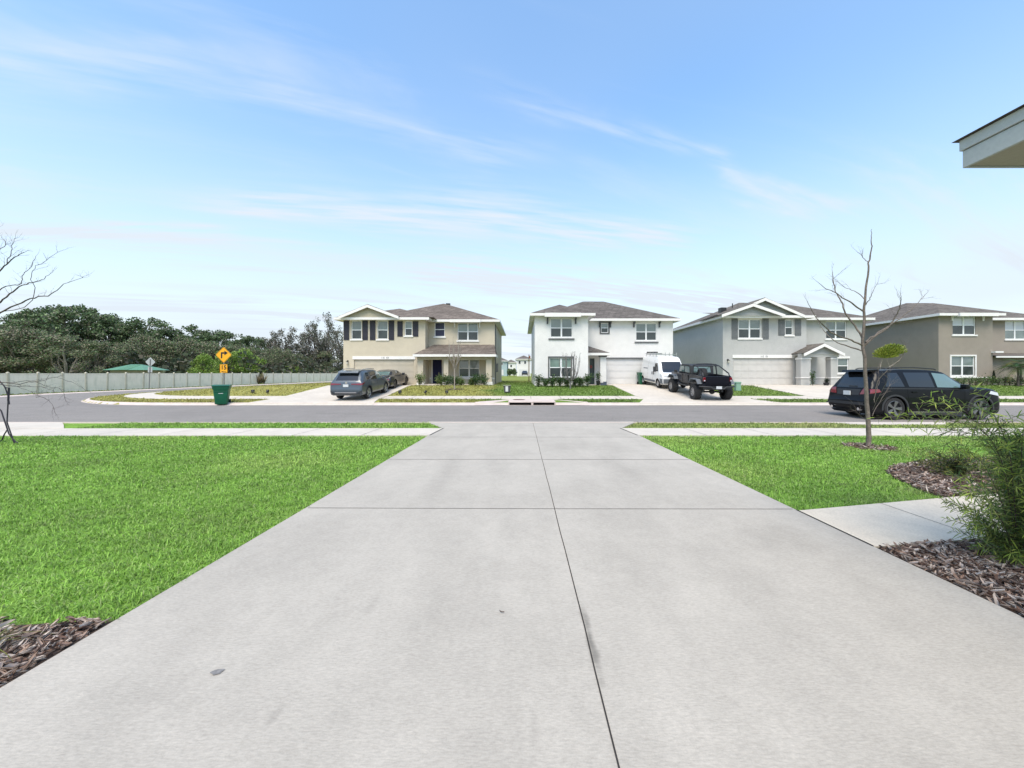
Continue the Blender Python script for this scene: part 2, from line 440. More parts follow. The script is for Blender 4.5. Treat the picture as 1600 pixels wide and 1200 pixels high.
# road: crowned a little
mb = MB(); pi_, po_ = path_in(0), path_out(0); n = len(pi_)
for i in range(n):
    for k in range(5):
        t = k / 4; mb.v.append((lerp(po_[i][0], pi_[i][0], t), lerp(po_[i][1], pi_[i][1], t), .0 + .05 * (1 - (2 * t - 1) ** 2)))
for i in range(n - 1):
    for k in range(4):
        mb.f.append((i * 5 + k, i * 5 + k + 1, (i + 1) * 5 + k + 1, (i + 1) * 5 + k)); mb.m.append(0)
tag(mb.build('road', m_asph, smooth=60), 'grey asphalt street that bends away beside the fence', None, None, 'structure')
strip_mesh('kerb', path_in, [(-.01, -.05), (0, .006), (.10, .012), (.20, .09), (.26, .125), (.35, .13), (.36, .02)], m_kerb, 'pale concrete kerb on the house side of the street', 50)
strip_mesh('kerb', path_out, [(-.01, -.05), (0, .006), (.14, .012), (.30, .05), (.42, .07), (.52, .075), (.53, -.05)], m_kerb, 'pale concrete kerb on the near side of the street', 50)
# far pavement following the kerb
cols = [path_in(1.9), path_in(3.4)]; mb = MB(); vs = []
for i in range(len(cols[0])):
    for j in range(2):
        x, y = cols[j][i]; vs.append((x, y, ground(x, y) + .018))
    for j in range(2):
        x, y = cols[1 - j][i]; vs.append((x, y, ground(x, y) - .10))
n = len(cols[0])
keep = [i for i in range(n - 1) if cols[0][i][1] < 60]
mb.add(vs, [(i * 4 + j, i * 4 + (j + 1) % 4, (i + 1) * 4 + (j + 1) % 4, (i + 1) * 4 + j) for i in keep for j in range(4)])
tag(mb.build('pavement', m_conc2, smooth=40), 'pale pavement in front of the houses curling round the corner', None, None, 'structure')

def slab(name, outline, zf, m, label, th=.12, ystep=None):
    """outline (x,y) polygon; top follows zf; subdivided along y so it follows the slope"""
    bm = bmesh.new()
    vs = [bm.verts.new((x, y, 0)) for x, y in outline]
    bm.faces.new(vs)
    for y in (ystep or []):
        bmesh.ops.bisect_plane(bm, geom=bm.verts[:] + bm.edges[:] + bm.faces[:], plane_co=(0, y, 0), plane_no=(0, 1, 0))
    r = bmesh.ops.extrude_face_region(bm, geom=bm.faces[:])
    top = [v for v in r['geom'] if isinstance(v, bmesh.types.BMVert)]
    tops = set(top)
    for v in bm.verts:
        z = zf(v.co.x, v.co.y); v.co.z = z if v in tops else z - th
    bmesh.ops.recalc_face_normals(bm, faces=bm.faces)
    me = bpy.data.meshes.new(name); bm.to_mesh(me); bm.free(); me.materials.append(m)
    o = bpy.data.objects.new(name, me); S.collection.objects.link(o)
    return tag(o, label, None, None, 'structure')
dz = lambda x, y: drv(y)
# own driveway, flaring out at the street
slab('driveway', [(-2.527, -6), (3.148, -6), (3.148, 10.2), (3.06, 11.7), (3.95, 13.29), (-3.30, 13.29), (-2.45, 11.7), (-2.527, 10.2)], dz, m_conc,
     'wide pale concrete driveway running down to the street')
mb = MB()   # apron lip over the gutter
mb.add([(-3.30, 13.29, drv(13.29) + .001), (3.95, 13.29, drv(13.29) + .001), (4.05, 13.82, .012), (-3.4, 13.82, .012)], [(0, 1, 2, 3)])
mb.v = [(x, y, z + .012) for x, y, z in mb.v]
mb.add([(-3.4, 13.82, .024), (4.05, 13.82, .024), (4.05, 13.82, -.05), (-3.4, 13.82, -.05)], [(0, 1, 2, 3)])
tag(mb.build('driveway_apron', m_conc2), 'concrete lip of the driveway across the gutter', None, None, 'structure')
# joints cut in the driveway
def joint(pts, w, name='driveway_joint'):
    mb = MB()
    for (x0, y0), (x1, y1) in zip(pts, pts[1:]):
        dx, dy = x1 - x0, y1 - y0; l = math.hypot(dx, dy); nx_, ny_ = -dy / l * w / 2, dx / l * w / 2
        mb.add([(x0 + nx_, y0 + ny_, drv(y0) + .003), (x0 - nx_, y0 - ny_, drv(y0) + .003), (x1 - nx_, y1 - ny_, drv(y1) + .003), (x1 + nx_, y1 + ny_, drv(y1) + .003)], [(0, 1, 2, 3)])
    return mb
mb = MB()
rj = random.Random(4)
pts = [(.374 + rj.uniform(-.003, .003), y) for y in frange(-3, 13.2, .35)]
for mbj in (joint(pts, .0075), joint([(-2.5, 9.88), (3.12, 9.86)], .012), joint([(-2.5, 7.10), (.37, 7.09)], .012), joint([(.38, 7.09), (3.12, 7.07)], .012),
            joint([(-2.5, 4.40), (.37, 4.37)], .008), joint([(.38, 4.37), (3.12, 4.36)], .008),
            joint([(-2.50, 10.22), (-2.44, 11.70)], .03), joint([(3.12, 10.22), (3.03, 11.70)], .03), joint([(3.15, 3.39), (3.15, 4.33)], .022)):
    mb.add(mbj.v, mbj.f)
tag(mb.build('driveway_joints', m_joint), 'dark joints cut across and along the driveway', None, None, 'structure')
def blotch(x, y, a, b, rot, m, seed, label):
    r = random.Random(seed); pts = []
    for k in range(14):
        t = 2 * PI * k / 14; q = r.uniform(.75, 1.15); u, v = a * q * math.cos(t), b * q * math.sin(t)
        px_, py_ = x + u * math.cos(rot) - v * math.sin(rot), y + u * math.sin(rot) + v * math.cos(rot)
        pts.append((px_, py_, drv(py_) + .0035))
    tag(MB().poly(pts).build('stain', m), label, None, None, 'structure')
blotch(-1.555, 1.925, .032, .021, .2, m_stain, 1, 'small dark stain on the near left of the driveway')
# near pavement, both sides, and its ramp
np_z = lambda x, y: ground(x, y) + .035
slab('pavement', [(-60, 10.2), (-2.53, 10.2), (-2.46, 11.7), (-60, 11.7)], np_z, m_conc2, 'pale pavement crossing left of the driveway')
slab('pavement', [(3.14, 10.2), (60, 10.2), (60, 11.7), (3.07, 11.7)], np_z, m_conc2, 'pale pavement crossing right of the driveway')
slab('kerb_ramp', [(-28, 11.701), (-14.2, 11.701), (-15.3, 12.6), (-16.2, 13.3), (-28, 13.3)], np_z, m_conc2, 'concrete ramp where the near pavement meets the street')
slab('gutter_slab', [(11.4, 12.75), (14.3, 12.75), (14.9, 13.3), (10.7, 13.3)], np_z, m_conc2, 'concrete slab set in the verge by the kerb')
# walkway to the front door
wz = lambda x, y: drv(y) - .004 + .0
slab('walkway', [(3.162, 3.39), (3.162, 4.33), (5.63, 4.86), (9.5, 5.6), (9.5, 4.3), (4.17, 3.54)], wz, mat('walk_concrete', (.62, .54, .43), .9, noise=[(.8, .06), (5, .06), (60, .1)], spec=.2, bump=(90, .3, .004)), 'short pale concrete walkway branching right off the driveway')
tag(MB().add([(4.345, 3.57, drv(3.57)), (4.352, 3.57, drv(3.57)), (4.352, 4.57, drv(4.57)), (4.345, 4.57, drv(4.57))], [(0, 1, 2, 3)]).build('walkway_joint', m_joint), 'thin joint across the walkway', None, None, 'structure')
mb = MB()      # joints across the near and far pavements and kerbs
for x in [-2.53 - 1.83 * k for k in range(1, 14)] + [3.14 + 1.83 * k for k in range(1, 16)]:
    z0, z1 = ground(x, 10.2) + .039, ground(x, 11.7) + .039; mb.quad((x, 10.21, z0), (x + .012, 10.21, z0), (x + .012, 11.69, z1), (x, 11.69, z1))
tag(mb.build('pavement_joints', m_joint), 'thin dark joints across the near pavement', None, None, 'structure')
mb = MB()
for x in frange(-18, 45, 1.83): mb.quad((x, 23.01, ground(x, 23.01) + .022), (x + .018, 23.01, ground(x, 23.01) + .022), (x + .018, 24.49, ground(x, 24.49) + .022), (x, 24.49, ground(x, 24.49) + .022))
tag(mb.build('pavement_joints', m_joint), 'thin dark joints across the far pavement', None, None, 'structure')
rk = random.Random(8); mb = MB()
for (x0, y0, x1, y1) in ((-4.1, 15.0, -2.4, 15.4), (-2.4, 15.4, -1.1, 15.35), (-24, 20.3, -21.5, 20.2), (6, 17.6, 8.2, 17.2), (-9, 16.5, -6.5, 16.1), (-13, 13.86, 2.2, 13.87), (4.5, 13.86, 22, 13.87)):
    n_ = 14; pp = [(lerp(x0, x1, k / n_) , lerp(y0, y1, k / n_) + (rk.gauss(0, .03) if y0 > 13.9 else rk.gauss(0, .006))) for k in range(n_ + 1)]
    for (a, b), (c, d) in zip(pp, pp[1:]):
        t0, t1 = (b - YN) / (YF - YN), (d - YN) / (YF - YN); za, zb = .05 * (1 - (2 * t0 - 1) ** 2) + .006, .05 * (1 - (2 * t1 - 1) ** 2) + .006; w_ = .012 if y0 > 13.9 else .02
        mb.quad((a, b - w_, za), (c, d - w_, zb), (c, d + w_, zb), (a, b + w_, za))
tag(mb.build('asphalt_cracks', m_joint), 'thin dark cracks in the asphalt', None, None, 'structure')
# neighbours' driveways
gz = lambda x, y: ground(x, max(y, 21.5)) + .03 if y > 21.5 else lerp(.022, ground(x, 21.5) + .03, clampf((y - 21.08) / .42, 0, 1))
YS = [21.5, 23.0, 24.5, 29.4]
slab('driveway', [(-15.6, 21.08), (-8.35, 21.08), (-8.75, 23.0), (-8.85, 31.9), (-15.1, 31.9), (-15.3, 24.6), (-15.2, 23.0)], gz, m_conc2, 'concrete driveway of the beige house', ystep=YS)
slab('driveway', [(6.5, 21.08), (14.9, 21.08), (13.9, 23.0), (13.3, 24.5), (13.3, 32.7), (6.9, 32.7), (7.35, 24.5), (7.4, 23.0)], gz, m_conc2, 'concrete driveway of the white house', ystep=YS)
slab('driveway', [(17.2, 21.08), (26.3, 21.08), (25.2, 23.0), (24.7, 29.0), (27.6, 29.1), (27.6, 31.5), (17.6, 31.5), (18.4, 24.5), (18.6, 23.0)], gz, m_conc2, 'concrete driveway of the grey house', ystep=YS)
slab('driveway', [(47, 21.08), (54, 21.08), (53.4, 31.9), (47.6, 31.9)], gz, m_conc2, 'concrete driveway of the brown house', ystep=YS)
slab('walkway', [(-8.84, 30.3), (-4.9, 30.3), (-4.9, 31.2), (-8.84, 31.9)], gz, m_conc2, 'short concrete walk to the porch of the beige house')
# storm inlet across the street
mb = MB()
mb.box(-.78, 1.86, 21.16, 23.2, .0, .215)
mb.box(-.78, 1.86, 21.06, 21.17, .155, .214)
mb.box(-.78, -.72, 21.07, 21.162, .0, .155); mb.box(.50, .62, 21.07, 21.162, .0, .155); mb.box(1.80, 1.86, 21.07, 21.162, .0, .155)
inl = tag(mb.build('storm_inlet', m_kerb, bevel=.01), 'concrete storm drain inlet in the far kerb opposite the driveway', 'storm drain')
mb = MB(); mb.box(-.72, .50, 21.152, 21.158, .012, .154); mb.box(.62, 1.80, 21.152, 21.158, .012, .154)
mb.build('drain_opening', mat('hole_black', (.012, .012, .012), 1, spec=0), inl)
MB().lathe([(0, .0), (.36, 0), (.36, .012), (0, .012)], 28, c=(-.2, 22.5, .214)).build('manhole_lid', mat('rust_lid', (.13, .062, .045), .8, noise=[(20, .3)]), inl)
for sx, xx in ((-1, -.78), (1, 1.86)):
    mb = MB(); z0 = .016
    mb.add([(xx, 21.06, z0), (xx + sx * 1.9, 21.10, z0), (xx + sx * 1.9, 21.6, .155), (xx, 22.9, .216), (xx, 21.17, .05)], [(0, 1, 2, 3, 4)])
    tag(mb.build('gutter_apron', m_kerb), 'concrete gutter apron beside the storm drain', None, None, 'structure')
# thin concrete/road bands far behind, seen between the houses
slab('back_path', [(-40, 49), (40, 49), (40, 51.5), (-40, 51.5)], lambda x, y: ground(x, y) + .05, m_conc2, 'pale path behind the houses')
slab('back_road', [(-60, 88), (60, 88), (60, 96), (-60, 96)], lambda x, y: ground(x, y) + .05, m_asph, 'street behind the houses')
for a_ in (-14, 7):
    slab('far_driveway', [(a_, 97), (a_ + 6, 97), (a_ + 6, 119), (a_, 119)], lambda x, y: ground(x, y) + .06, m_conc2, 'pale driveway of a far house')

# ------------------------------------------------------------------ grass blades
def y_near(p): return p[:, 1].mean() < 13
m_blade = mat('grass_blade', GREEN, .55, attr=True, trans=.35, spec=.35)
def blades(name, pts, length, width, label, seed, up=.6, bright=(.5, 1.8), segs=2, lawn=lawn_col, dark=False):
    """pts (n,2) ground points; each blade is a bent tapering leaf"""
    rg = np.random.default_rng(seed); n = len(pts)
    z = np.array([ground(x, y) for x, y in pts]) - .004
    a = rg.uniform(0, 2 * PI, n); L = length * rg.uniform(.55, 1.25, n); W = width * rg.uniform(.7, 1.3, n)
    lean = rg.uniform(.25, 1.0, n); h = up * rg.uniform(.5, 1.2, n) * (1 + .3 * np.sin(pts[:, 0] * 13 + np.sin(pts[:, 1] * 9)) * np.sin(pts[:, 1] * 15 + np.cos(pts[:, 0] * 7)))
    d = np.stack([np.cos(a), np.sin(a)], 1); s_ = np.stack([-np.sin(a), np.cos(a)], 1)
    base = np.column_stack([pts, z])
    mid = base.copy(); mid[:, :2] += d * (L * .45 * lean)[:, None]; mid[:, 2] += L * h * .75
    tip = base.copy(); tip[:, :2] += d * (L * lean)[:, None]; tip[:, 2] += L * h * rg.uniform(.55, 1.15, n)
    off = np.column_stack([s_ * (W / 2)[:, None], np.zeros(n)])
    V = np.concatenate([base - off, base + off, mid - off * .9, mid + off * .9, tip], 0)
    i = np.arange(n)
    tri = np.concatenate([np.column_stack([i, i + n, i + 3 * n]), np.column_stack([i, i + 3 * n, i + 2 * n]), np.column_stack([i + 2 * n, i + 3 * n, i + 4 * n])], 0)
    c = np.array([lawn(x, y) for x, y in pts]) * rg.uniform(*bright, n)[:, None]
    # patches of lighter and darker growth
    p = np.sin(pts[:, 0] * 1.9 + np.sin(pts[:, 1] * 1.3) * 2) * np.sin(pts[:, 1] * 2.3 + np.cos(pts[:, 0] * 1.1) * 2)
    pl = np.clip(np.sin(pts[:, 0] * .9 + 1.3 * np.sin(pts[:, 1] * .8)) * np.sin(pts[:, 1] * 1.1 + np.sin(pts[:, 0] * .7)), 0, 1)
    c = c * (1 + pl[:, None] * np.array([.35, .10, .5])) if y_near(pts) else c
    p2 = np.sin(pts[:, 0] * 5.3 + np.sin(pts[:, 1] * 4.1) * 2) * np.sin(pts[:, 1] * 6.1 + np.cos(pts[:, 0] * 3.7) * 2)
    c = c * (1 + .13 * p + .10 * p2)[:, None] + np.array([.05, .03, .03]) * np.clip(p * p2, 0, 1)[:, None]
    yel = rg.random(n) < .14
    c[yel] = c[yel] * .55 + np.array([.22, .25, .11])
    col = np.concatenate([c, c, c], 0)
    o = np_mesh(name, V, tri, m_blade, col=col)
    return tag(o, label, 'grass', None, 'stuff')
rg = np.random.default_rng(11)
def scatter(x0, x1, y0, y1, dens, keep):
    n = int((x1 - x0) * (y1 - y0) * dens); p = np.column_stack([rg.uniform(x0, x1, n), rg.uniform(y0, y1, n)])
    return p[[keep(x, y) for x, y in p]]
inview = lambda x, y: abs(x + .02) < 1.42 * y + .6
BEDP = [(5.40, 4.84), (5.43, 5.12), (5.60, 5.45), (5.72, 5.80), (5.98, 6.18), (6.38, 6.52), (6.95, 6.80), (7.7, 7.08), (8.6, 7.2), (9.8, 7.1), (10.8, 6.8), (10.8, 5.9)]
def bed_r(x, y):      # curved bed at right, running up to the walkway
    c = False
    for (x1, y1), (x2, y2) in zip(BEDP, BEDP[1:] + BEDP[:1]):
        if (y1 > y) != (y2 > y) and x < (x2 - x1) * (y - y1) / (y2 - y1) + x1: c = not c
    return c
def tree_ring(x, y): return (x - 7.8) ** 2 + (y - 8.5) ** 2 < .21 + .04 * math.sin(9 * math.atan2(y - 8.5, x - 7.8))
def keepL(x, y): return inview(x, y) and x < -2.528 + .012 * math.sin(y * 23) + .010 * math.sin(y * 61) and y > 2.28 + .05 * math.sin(x * 9)
def keepR(x, y):
    if not inview(x, y) or bed_r(x, y) or tree_ring(x, y): return False
    return x > 3.150 - .010 * math.sin(y * 27) and y > 4.32 + (x - 3.162) * .2147 + .02 and (x < 6.0 or y > 5.35 or True)
lay = []
for y0, y1, dn, ln, wd in ((2.3, 3.6, 5200, .060, .0062), (3.6, 5.2, 3600, .062, .0072), (5.2, 7.4, 2100, .066, .010), (7.4, 10.16, 1300, .070, .014)):
    lay.append((y0, y1, dn, ln, wd))
def lawn_set(side, keep, x0f, x1f, label):
    groups = []
    for k, (y0, y1, dn, ln, wd) in enumerate(lay):
        p = scatter(x0f(y1), x1f(y1), y0, y1, dn, keep)
        if len(p) == 0: continue
        groups.append(blades('lawn_grass', p, ln, wd, label, 20 + k, up=.62))
    # join the depth bands into ONE object
    me0 = groups[0]
    bm = bmesh.new()
    for g in groups: bm.from_mesh(g.data)
    bm.to_mesh(me0.data); bm.free()
    for g in groups[1:]:
        d_ = g.data; bpy.data.objects.remove(g); bpy.data.meshes.remove(d_)
    return me0
lawn_set('l', keepL, lambda y: -1.42 * y - .6, lambda y: -2.49, 'thick bright green lawn left of the driveway')
lawn_set('r', keepR, lambda y: 3.15, lambda y: min(1.42 * y + .6, 13.5), 'bright green lawn right of the driveway around the bare tree')
p = scatter(-14.0, -2.6, 11.73, 13.27, 900, lambda x, y: x < -2.5 - (y - 11.7) * .5 and x > -14.2 - (y - 11.7) * .9)
blades('verge_grass', p, .07, .018, 'green grass strip between pavement and street, left of the driveway', 31, up=.8)
p = scatter(3.1, 22, 11.73, 13.27, 800, lambda x, y: x > 3.15 + (y - 11.7) * .5 and not (11.2 < x < 14.5 and y > 12.7))
blades('verge_grass', p, .07, .018, 'olive grass strip between pavement and street, right of the driveway', 32, up=.8)
def in_drive(x, y):
    for x0, x1, fl in ((-15.3, -8.75, .9), (7.1, 13.7, 1.0), (18.3, 25.3, 1.2), (47, 54, 1)):
        e = fl * clampf((23.0 - y) / 1.5, 0, 1) + .05
        if x0 - e * .6 < x < x1 + e * .6: return True
    if 24.7 < x < 27.6 and y > 29.0: return True
    return -8.84 < x < -4.9 and y > 30.2
def keepF(x, y):
    s = inner_s(x, y)
    if s < .37 or 1.87 < s < 3.43 or in_drive(x, y): return False
    if -2.9 < x < 4.0 and s < .37 + 1.8 * (1 - clampf((abs(x - .54) - 1.32) / 1.9, 0, 1)): return False
    return True
p = scatter(-33, 52, 21.4, 23.0, 330, keepF)
blades('verge_grass', p, .085, .040, 'grass strip along the far kerb in front of the houses', 33, up=.8, bright=(.7, 1.35))
p = np.concatenate([scatter(-33, -15, 23.0, 40, 75, keepF), scatter(-15, 50, 24.4, 30.0, 150, keepF)])
blades('lot_grass', p, .085, .045, 'mown front lawns of the houses, dry on the left and green in the middle', 34, up=.75, bright=(.7, 1.35))
p = scatter(-5, 3, 30.0, 49, 60, keepF)
blades('side_yard_grass', p, .08, .05, 'green grass of the yard between the beige and the white house', 35, up=.75, bright=(.7, 1.35))
p = scatter(-43.0, -40.8, 18, 70, 90, lambda x, y: True)
blades('fence_line_grass', p, .12, .06, 'thin grass along the foot of the pale fence', 36, up=.9)

# ------------------------------------------------------------------ mulch beds
m_chip = mat('bark_chip', (.2, .15, .12), .85, attr=True, spec=.2)
def mulch(label, pts, seed, size=.05, zl=.02):
    rg_ = np.random.default_rng(seed); n = len(pts)
    a = rg_.uniform(0, PI, n); L = size * rg_.uniform(.3, 1.35, n); W = L * rg_.uniform(.16, .45, n)
    z = np.array([ground(x, y) for x, y in pts]) + zl + rg_.uniform(0, .035, n)
    tx, ty = rg_.normal(0, .35, n), rg_.normal(0, .35, n)
    c, s_ = np.cos(a), np.sin(a); th = .006
    Vs = []
    for (u, v) in ((-.5, -.3), (-.35, .5), (.3, .45), (.55, .05), (.25, -.5)):
        dx, dy = u * L * c - v * W * s_, u * L * s_ + v * W * c
        Vs.append(np.column_stack([pts[:, 0] + dx, pts[:, 1] + dy, z + dx * tx + dy * ty]))
    T = np.concatenate(Vs, 0); B = T.copy(); B[:, 2] -= th; i = np.arange(n)
    V = np.concatenate([T, B], 0); N5 = 5 * n
    top = np.column_stack([i + k * n for k in range(5)])
    quads = [np.column_stack([i + k * n, i + ((k + 1) % 5) * n, i + ((k + 1) % 5) * n + N5, i + k * n + N5]) for k in range(5)]
    # pentagon top as quad + tri (tri written as degenerate-free quad strip)
    q1 = np.column_stack([i, i + n, i + 2 * n, i + 3 * n])
    FQ = np.concatenate([q1] + quads, 0)
    pal = np.array([(.25, .165, .125), (.42, .33, .275), (.13, .078, .058), (.52, .44, .38), (.32, .22, .165), (.07, .048, .04)])
    cc_ = pal[rg_.choice(6, n, p=[.18, .24, .17, .20, .10, .11])] * rg_.uniform(.75, 1.25, n)[:, None]
    col = np.concatenate([cc_] * 6, 0)
    o = np_mesh('mulch', V, FQ, m_chip, col=col)
    return tag(o, label, 'mulch', None, 'stuff')
def bed(outline, name, label):
    return slab(name, outline, lambda x, y: ground(x, y) + .022, m_mulch_bed, label)
bed([(-6, -1), (-2.54, -1), (-2.54, 2.36), (-3.2, 2.30), (-4.2, 2.38), (-6, 2.3)], 'bed_soil', 'dark soil under the mulch at the near left')
mulch('pale bark mulch at the near left corner beside the driveway', scatter(-4.6, -2.56, 1.1, 2.36, 3600, lambda x, y: y < 2.30 + .04 * math.sin(x * 11)), 41, .062)
bed([(3.16, 3.37), (4.17, 3.52), (9, 4.2), (9, -1), (3.16, -1)], 'bed_soil', 'dark soil under the mulch at the near right')
mulch('bark mulch between the driveway and the walkway under the feathery shrub', scatter(3.165, 6.2, 1.8, 4.0, 2100, lambda x, y: y < 3.36 + (x - 3.16) * .14 and x < 1.5 * y + .9), 42, .066)
bed(BEDP, 'bed_soil', 'dark soil of the kidney-shaped bed')
mulch('bark mulch of the rounded bed in the right lawn', scatter(5.35, 10.6, 4.8, 7.25, 1000, bed_r), 43, .085)
mulch('bark mulch ring around the foot of the bare tree', scatter(7.1, 8.5, 7.8, 9.2, 900, tree_ring), 44, .07)
m_leaf_dead = mat('dead_leaf', (.13, .10, .08), .8)
for k, (x, y, a, lb) in enumerate(((4.67, 4.03, .25, 'dark fallen leaf lying on the walkway'), (-.13, 2.42, 2.6, 'tiny dark twig lying on the driveway'), (-6.1, 9.9, .3, 'pale scrap lying on the left lawn near the pavement'))):
    z = drv(y) + .004 + (.045 if k == 2 else 0); l = (.075, .018, .09)[k]; wd = (.012, .003, .035)[k]
    mb = MB()
    for t0 in range(5):
        u0, u1 = t0 / 5, (t0 + 1) / 5
        def Pp(u, s): 
            r_ = wd * math.sin(PI * clampf(u, .04, .96)); lx, ly = (u - .5) * 2 * l, s * r_ + .01 * math.sin(u * 3)
            return (x + lx * math.cos(a) - ly * math.sin(a), y + lx * math.sin(a) + ly * math.cos(a), z + .006 * abs(s) + .004)
        mb.quad(Pp(u0, -1), Pp(u1, -1), Pp(u1, 0), Pp(u0, 0)); mb.quad(Pp(u0, 0), Pp(u1, 0), Pp(u1, 1), Pp(u0, 1))
    tag(mb.build(('fallen_leaf', 'twig', 'paper_scrap')[k], m_leaf_dead if k < 2 else mat('paper', (.6, .58, .54), .8)), lb, ('leaf', 'twig', 'litter')[k])
# ------------------------------------------------------------------ house materials
def shingle_extra(scale):
    def fn(t, pos, cur, b):
        sx = t.nodes.new('ShaderNodeSeparateXYZ'); t.links.new(pos, sx.inputs[0])
        a = t.nodes.new('ShaderNodeMath'); a.operation = 'ADD'; t.links.new(sx.outputs[0], a.inputs[0]); t.links.new(sx.outputs[1], a.inputs[1])
        z = t.nodes.new('ShaderNodeMath'); z.operation = 'MULTIPLY'; z.inputs[1].default_value = 2.4; t.links.new(sx.outputs[2], z.inputs[0])
        c = t.nodes.new('ShaderNodeCombineXYZ'); t.links.new(a.outputs[0], c.inputs[0]); t.links.new(z.outputs[0], c.inputs[1])
        br = t.nodes.new('ShaderNodeTexBrick'); t.links.new(c.outputs[0], br.inputs['Vector'])
        br.inputs['Scale'].default_value = scale; br.inputs['Color1'].default_value = (.72, .72, .72, 1); br.inputs['Color2'].default_value = (1.3, 1.3, 1.3, 1)
        br.inputs['Mortar'].default_value = (.42, .42, .42, 1); br.inputs['Mortar Size'].default_value = .035; br.inputs['Bias'].default_value = -.1
        br.inputs['Brick Width'].default_value = .9; br.inputs['Row Height'].default_value = .34
        m = t.nodes.new('ShaderNodeMix'); m.data_type = 'RGBA'; m.blend_type = 'MULTIPLY'; m.inputs[0].default_value = .8
        t.links.new(cur, m.inputs[6]); t.links.new(br.outputs[0], m.inputs[7])
        return m.outputs[2]
    return fn
m_roofs = [mat('shingles_a', (.175, .146, .124), .95, noise=[(.7, .12), (6, .22), (22, .25)], spec=.1, extra=shingle_extra(1.6)),
           mat('shingles_b', (.145, .128, .115), .95, noise=[(.7, .12), (6, .22), (22, .25)], spec=.1, extra=shingle_extra(1.6)),
           mat('shingles_c', (.158, .14, .122), .95, noise=[(.7, .12), (6, .22), (22, .25)], spec=.1, extra=shingle_extra(1.6))]
def stucco(name, c): return mat(name, c, .92, noise=[(.35, .05), (2.2, .035), (45, .10)], spec=.15, bump=(55, .55, .012))
m_beige = stucco('stucco_beige', (.53, .47, .365)); m_white = stucco('stucco_white', (.70, .685, .66))
m_grey = stucco('stucco_grey', (.44, .435, .415)); m_brown = stucco('stucco_brown', (.285, .25, .21))
m_trim = mat('trim_white', (.74, .72, .69), .6, noise=[(3, .04)])
m_vinyl = mat('window_vinyl', (.78, .78, .77), .4)
m_dtrim = mat('trim_dark_grey', (.085, .09, .095), .7, noise=[(8, .1)])
m_navy = mat('shutter_navy', (.020, .018, .030), .55, noise=[(9, .2)])
m_gsh = mat('shutter_grey', (.135, .14, .142), .6, noise=[(9, .12)])
m_dbeige = mat('garage_beige', (.47, .42, .33), .6, noise=[(2, .05)]); m_dwhite = mat('garage_white', (.60, .595, .585), .55, noise=[(2, .04)])
m_dgrey = mat('garage_grey', (.52, .50, .465), .6, noise=[(2, .05)])
m_door_navy = mat('door_navy', (.010, .012, .055), .6, spec=.25); m_door_gr = mat('door_dark_green', (.035, .052, .055), .4, coat=.2)
m_lamp = mat('lamp_black', (.02, .02, .02), .4); m_lampglass = mat('lamp_glass', (.55, .52, .45), .2)
def blind_extra(t, pos, cur, b):
    wv = t.nodes.new('ShaderNodeTexWave'); wv.bands_direction = 'Z'; wv.inputs['Scale'].default_value = 6.0
    t.links.new(pos, wv.inputs['Vector'])
    mr = t.nodes.new('ShaderNodeMapRange'); mr.inputs[3].default_value = .72; mr.inputs[4].default_value = 1.12; t.links.new(wv.outputs['Fac'], mr.inputs[0])
    vm = t.nodes.new('ShaderNodeVectorMath'); vm.operation = 'SCALE'; t.links.new(cur, vm.inputs[0]); t.links.new(mr.outputs[0], vm.inputs['Scale'])
    return vm.outputs[0]
m_blind = mat('glass_over_blinds', (.15, .195, .18), .06, noise=[(.9, .25)], spec=.9, coat=1, extra=blind_extra)
m_screen = mat('glass_behind_screen', (.038, .048, .048), .22, noise=[(1.3, .35)], spec=.6, coat=.5, extra=blind_extra)

def wall_face(mb, x0, x1, z0, z1, y, opens, depth=.14):
    """front wall face at y with real openings and their reveals"""
    xs = sorted(set([x0, x1] + [clampf(v, x0, x1) for o in opens for v in o[:2]])); zs = sorted(set([z0, z1] + [clampf(v, z0, z1) for o in opens for v in o[2:4]]))
    for a, b in zip(xs, xs[1:]):
        for c, d in zip(zs, zs[1:]):
            mx, mz = (a + b) / 2, (c + d) / 2
            if any(o[0] < mx < o[1] and o[2] < mz < o[3] for o in opens): continue
            mb.quad((a, y, c), (b, y, c), (b, y, d), (a, y, d))
    for o in opens:
        a, b, c, d = o[:4]; e = y + depth
        mb.quad((a, y, c), (a, y, d), (a, e, d), (a, e, c)); mb.quad((b, y, d), (b, y, c), (b, e, c), (b, e, d))
        mb.quad((a, y, d), (b, y, d), (b, e, d), (a, e, d)); mb.quad((b, y, c), (a, y, c), (a, e, c), (b, e, c))
def block(mb, x0, x1, y0, y1, z0, z1, opens=()):
    wall_face(mb, x0, x1, z0, z1, y0, list(opens))
    mb.quad((x0, y1, z0), (x0, y0, z0), (x0, y0, z1), (x0, y1, z1)); mb.quad((x1, y0, z0), (x1, y1, z0), (x1, y1, z1), (x1, y0, z1))
    mb.quad((x1, y1, z0), (x0, y1, z0), (x0, y1, z1), (x1, y1, z1)); mb.quad((x0, y0, z1), (x1, y0, z1), (x1, y1, z1), (x0, y1, z1))
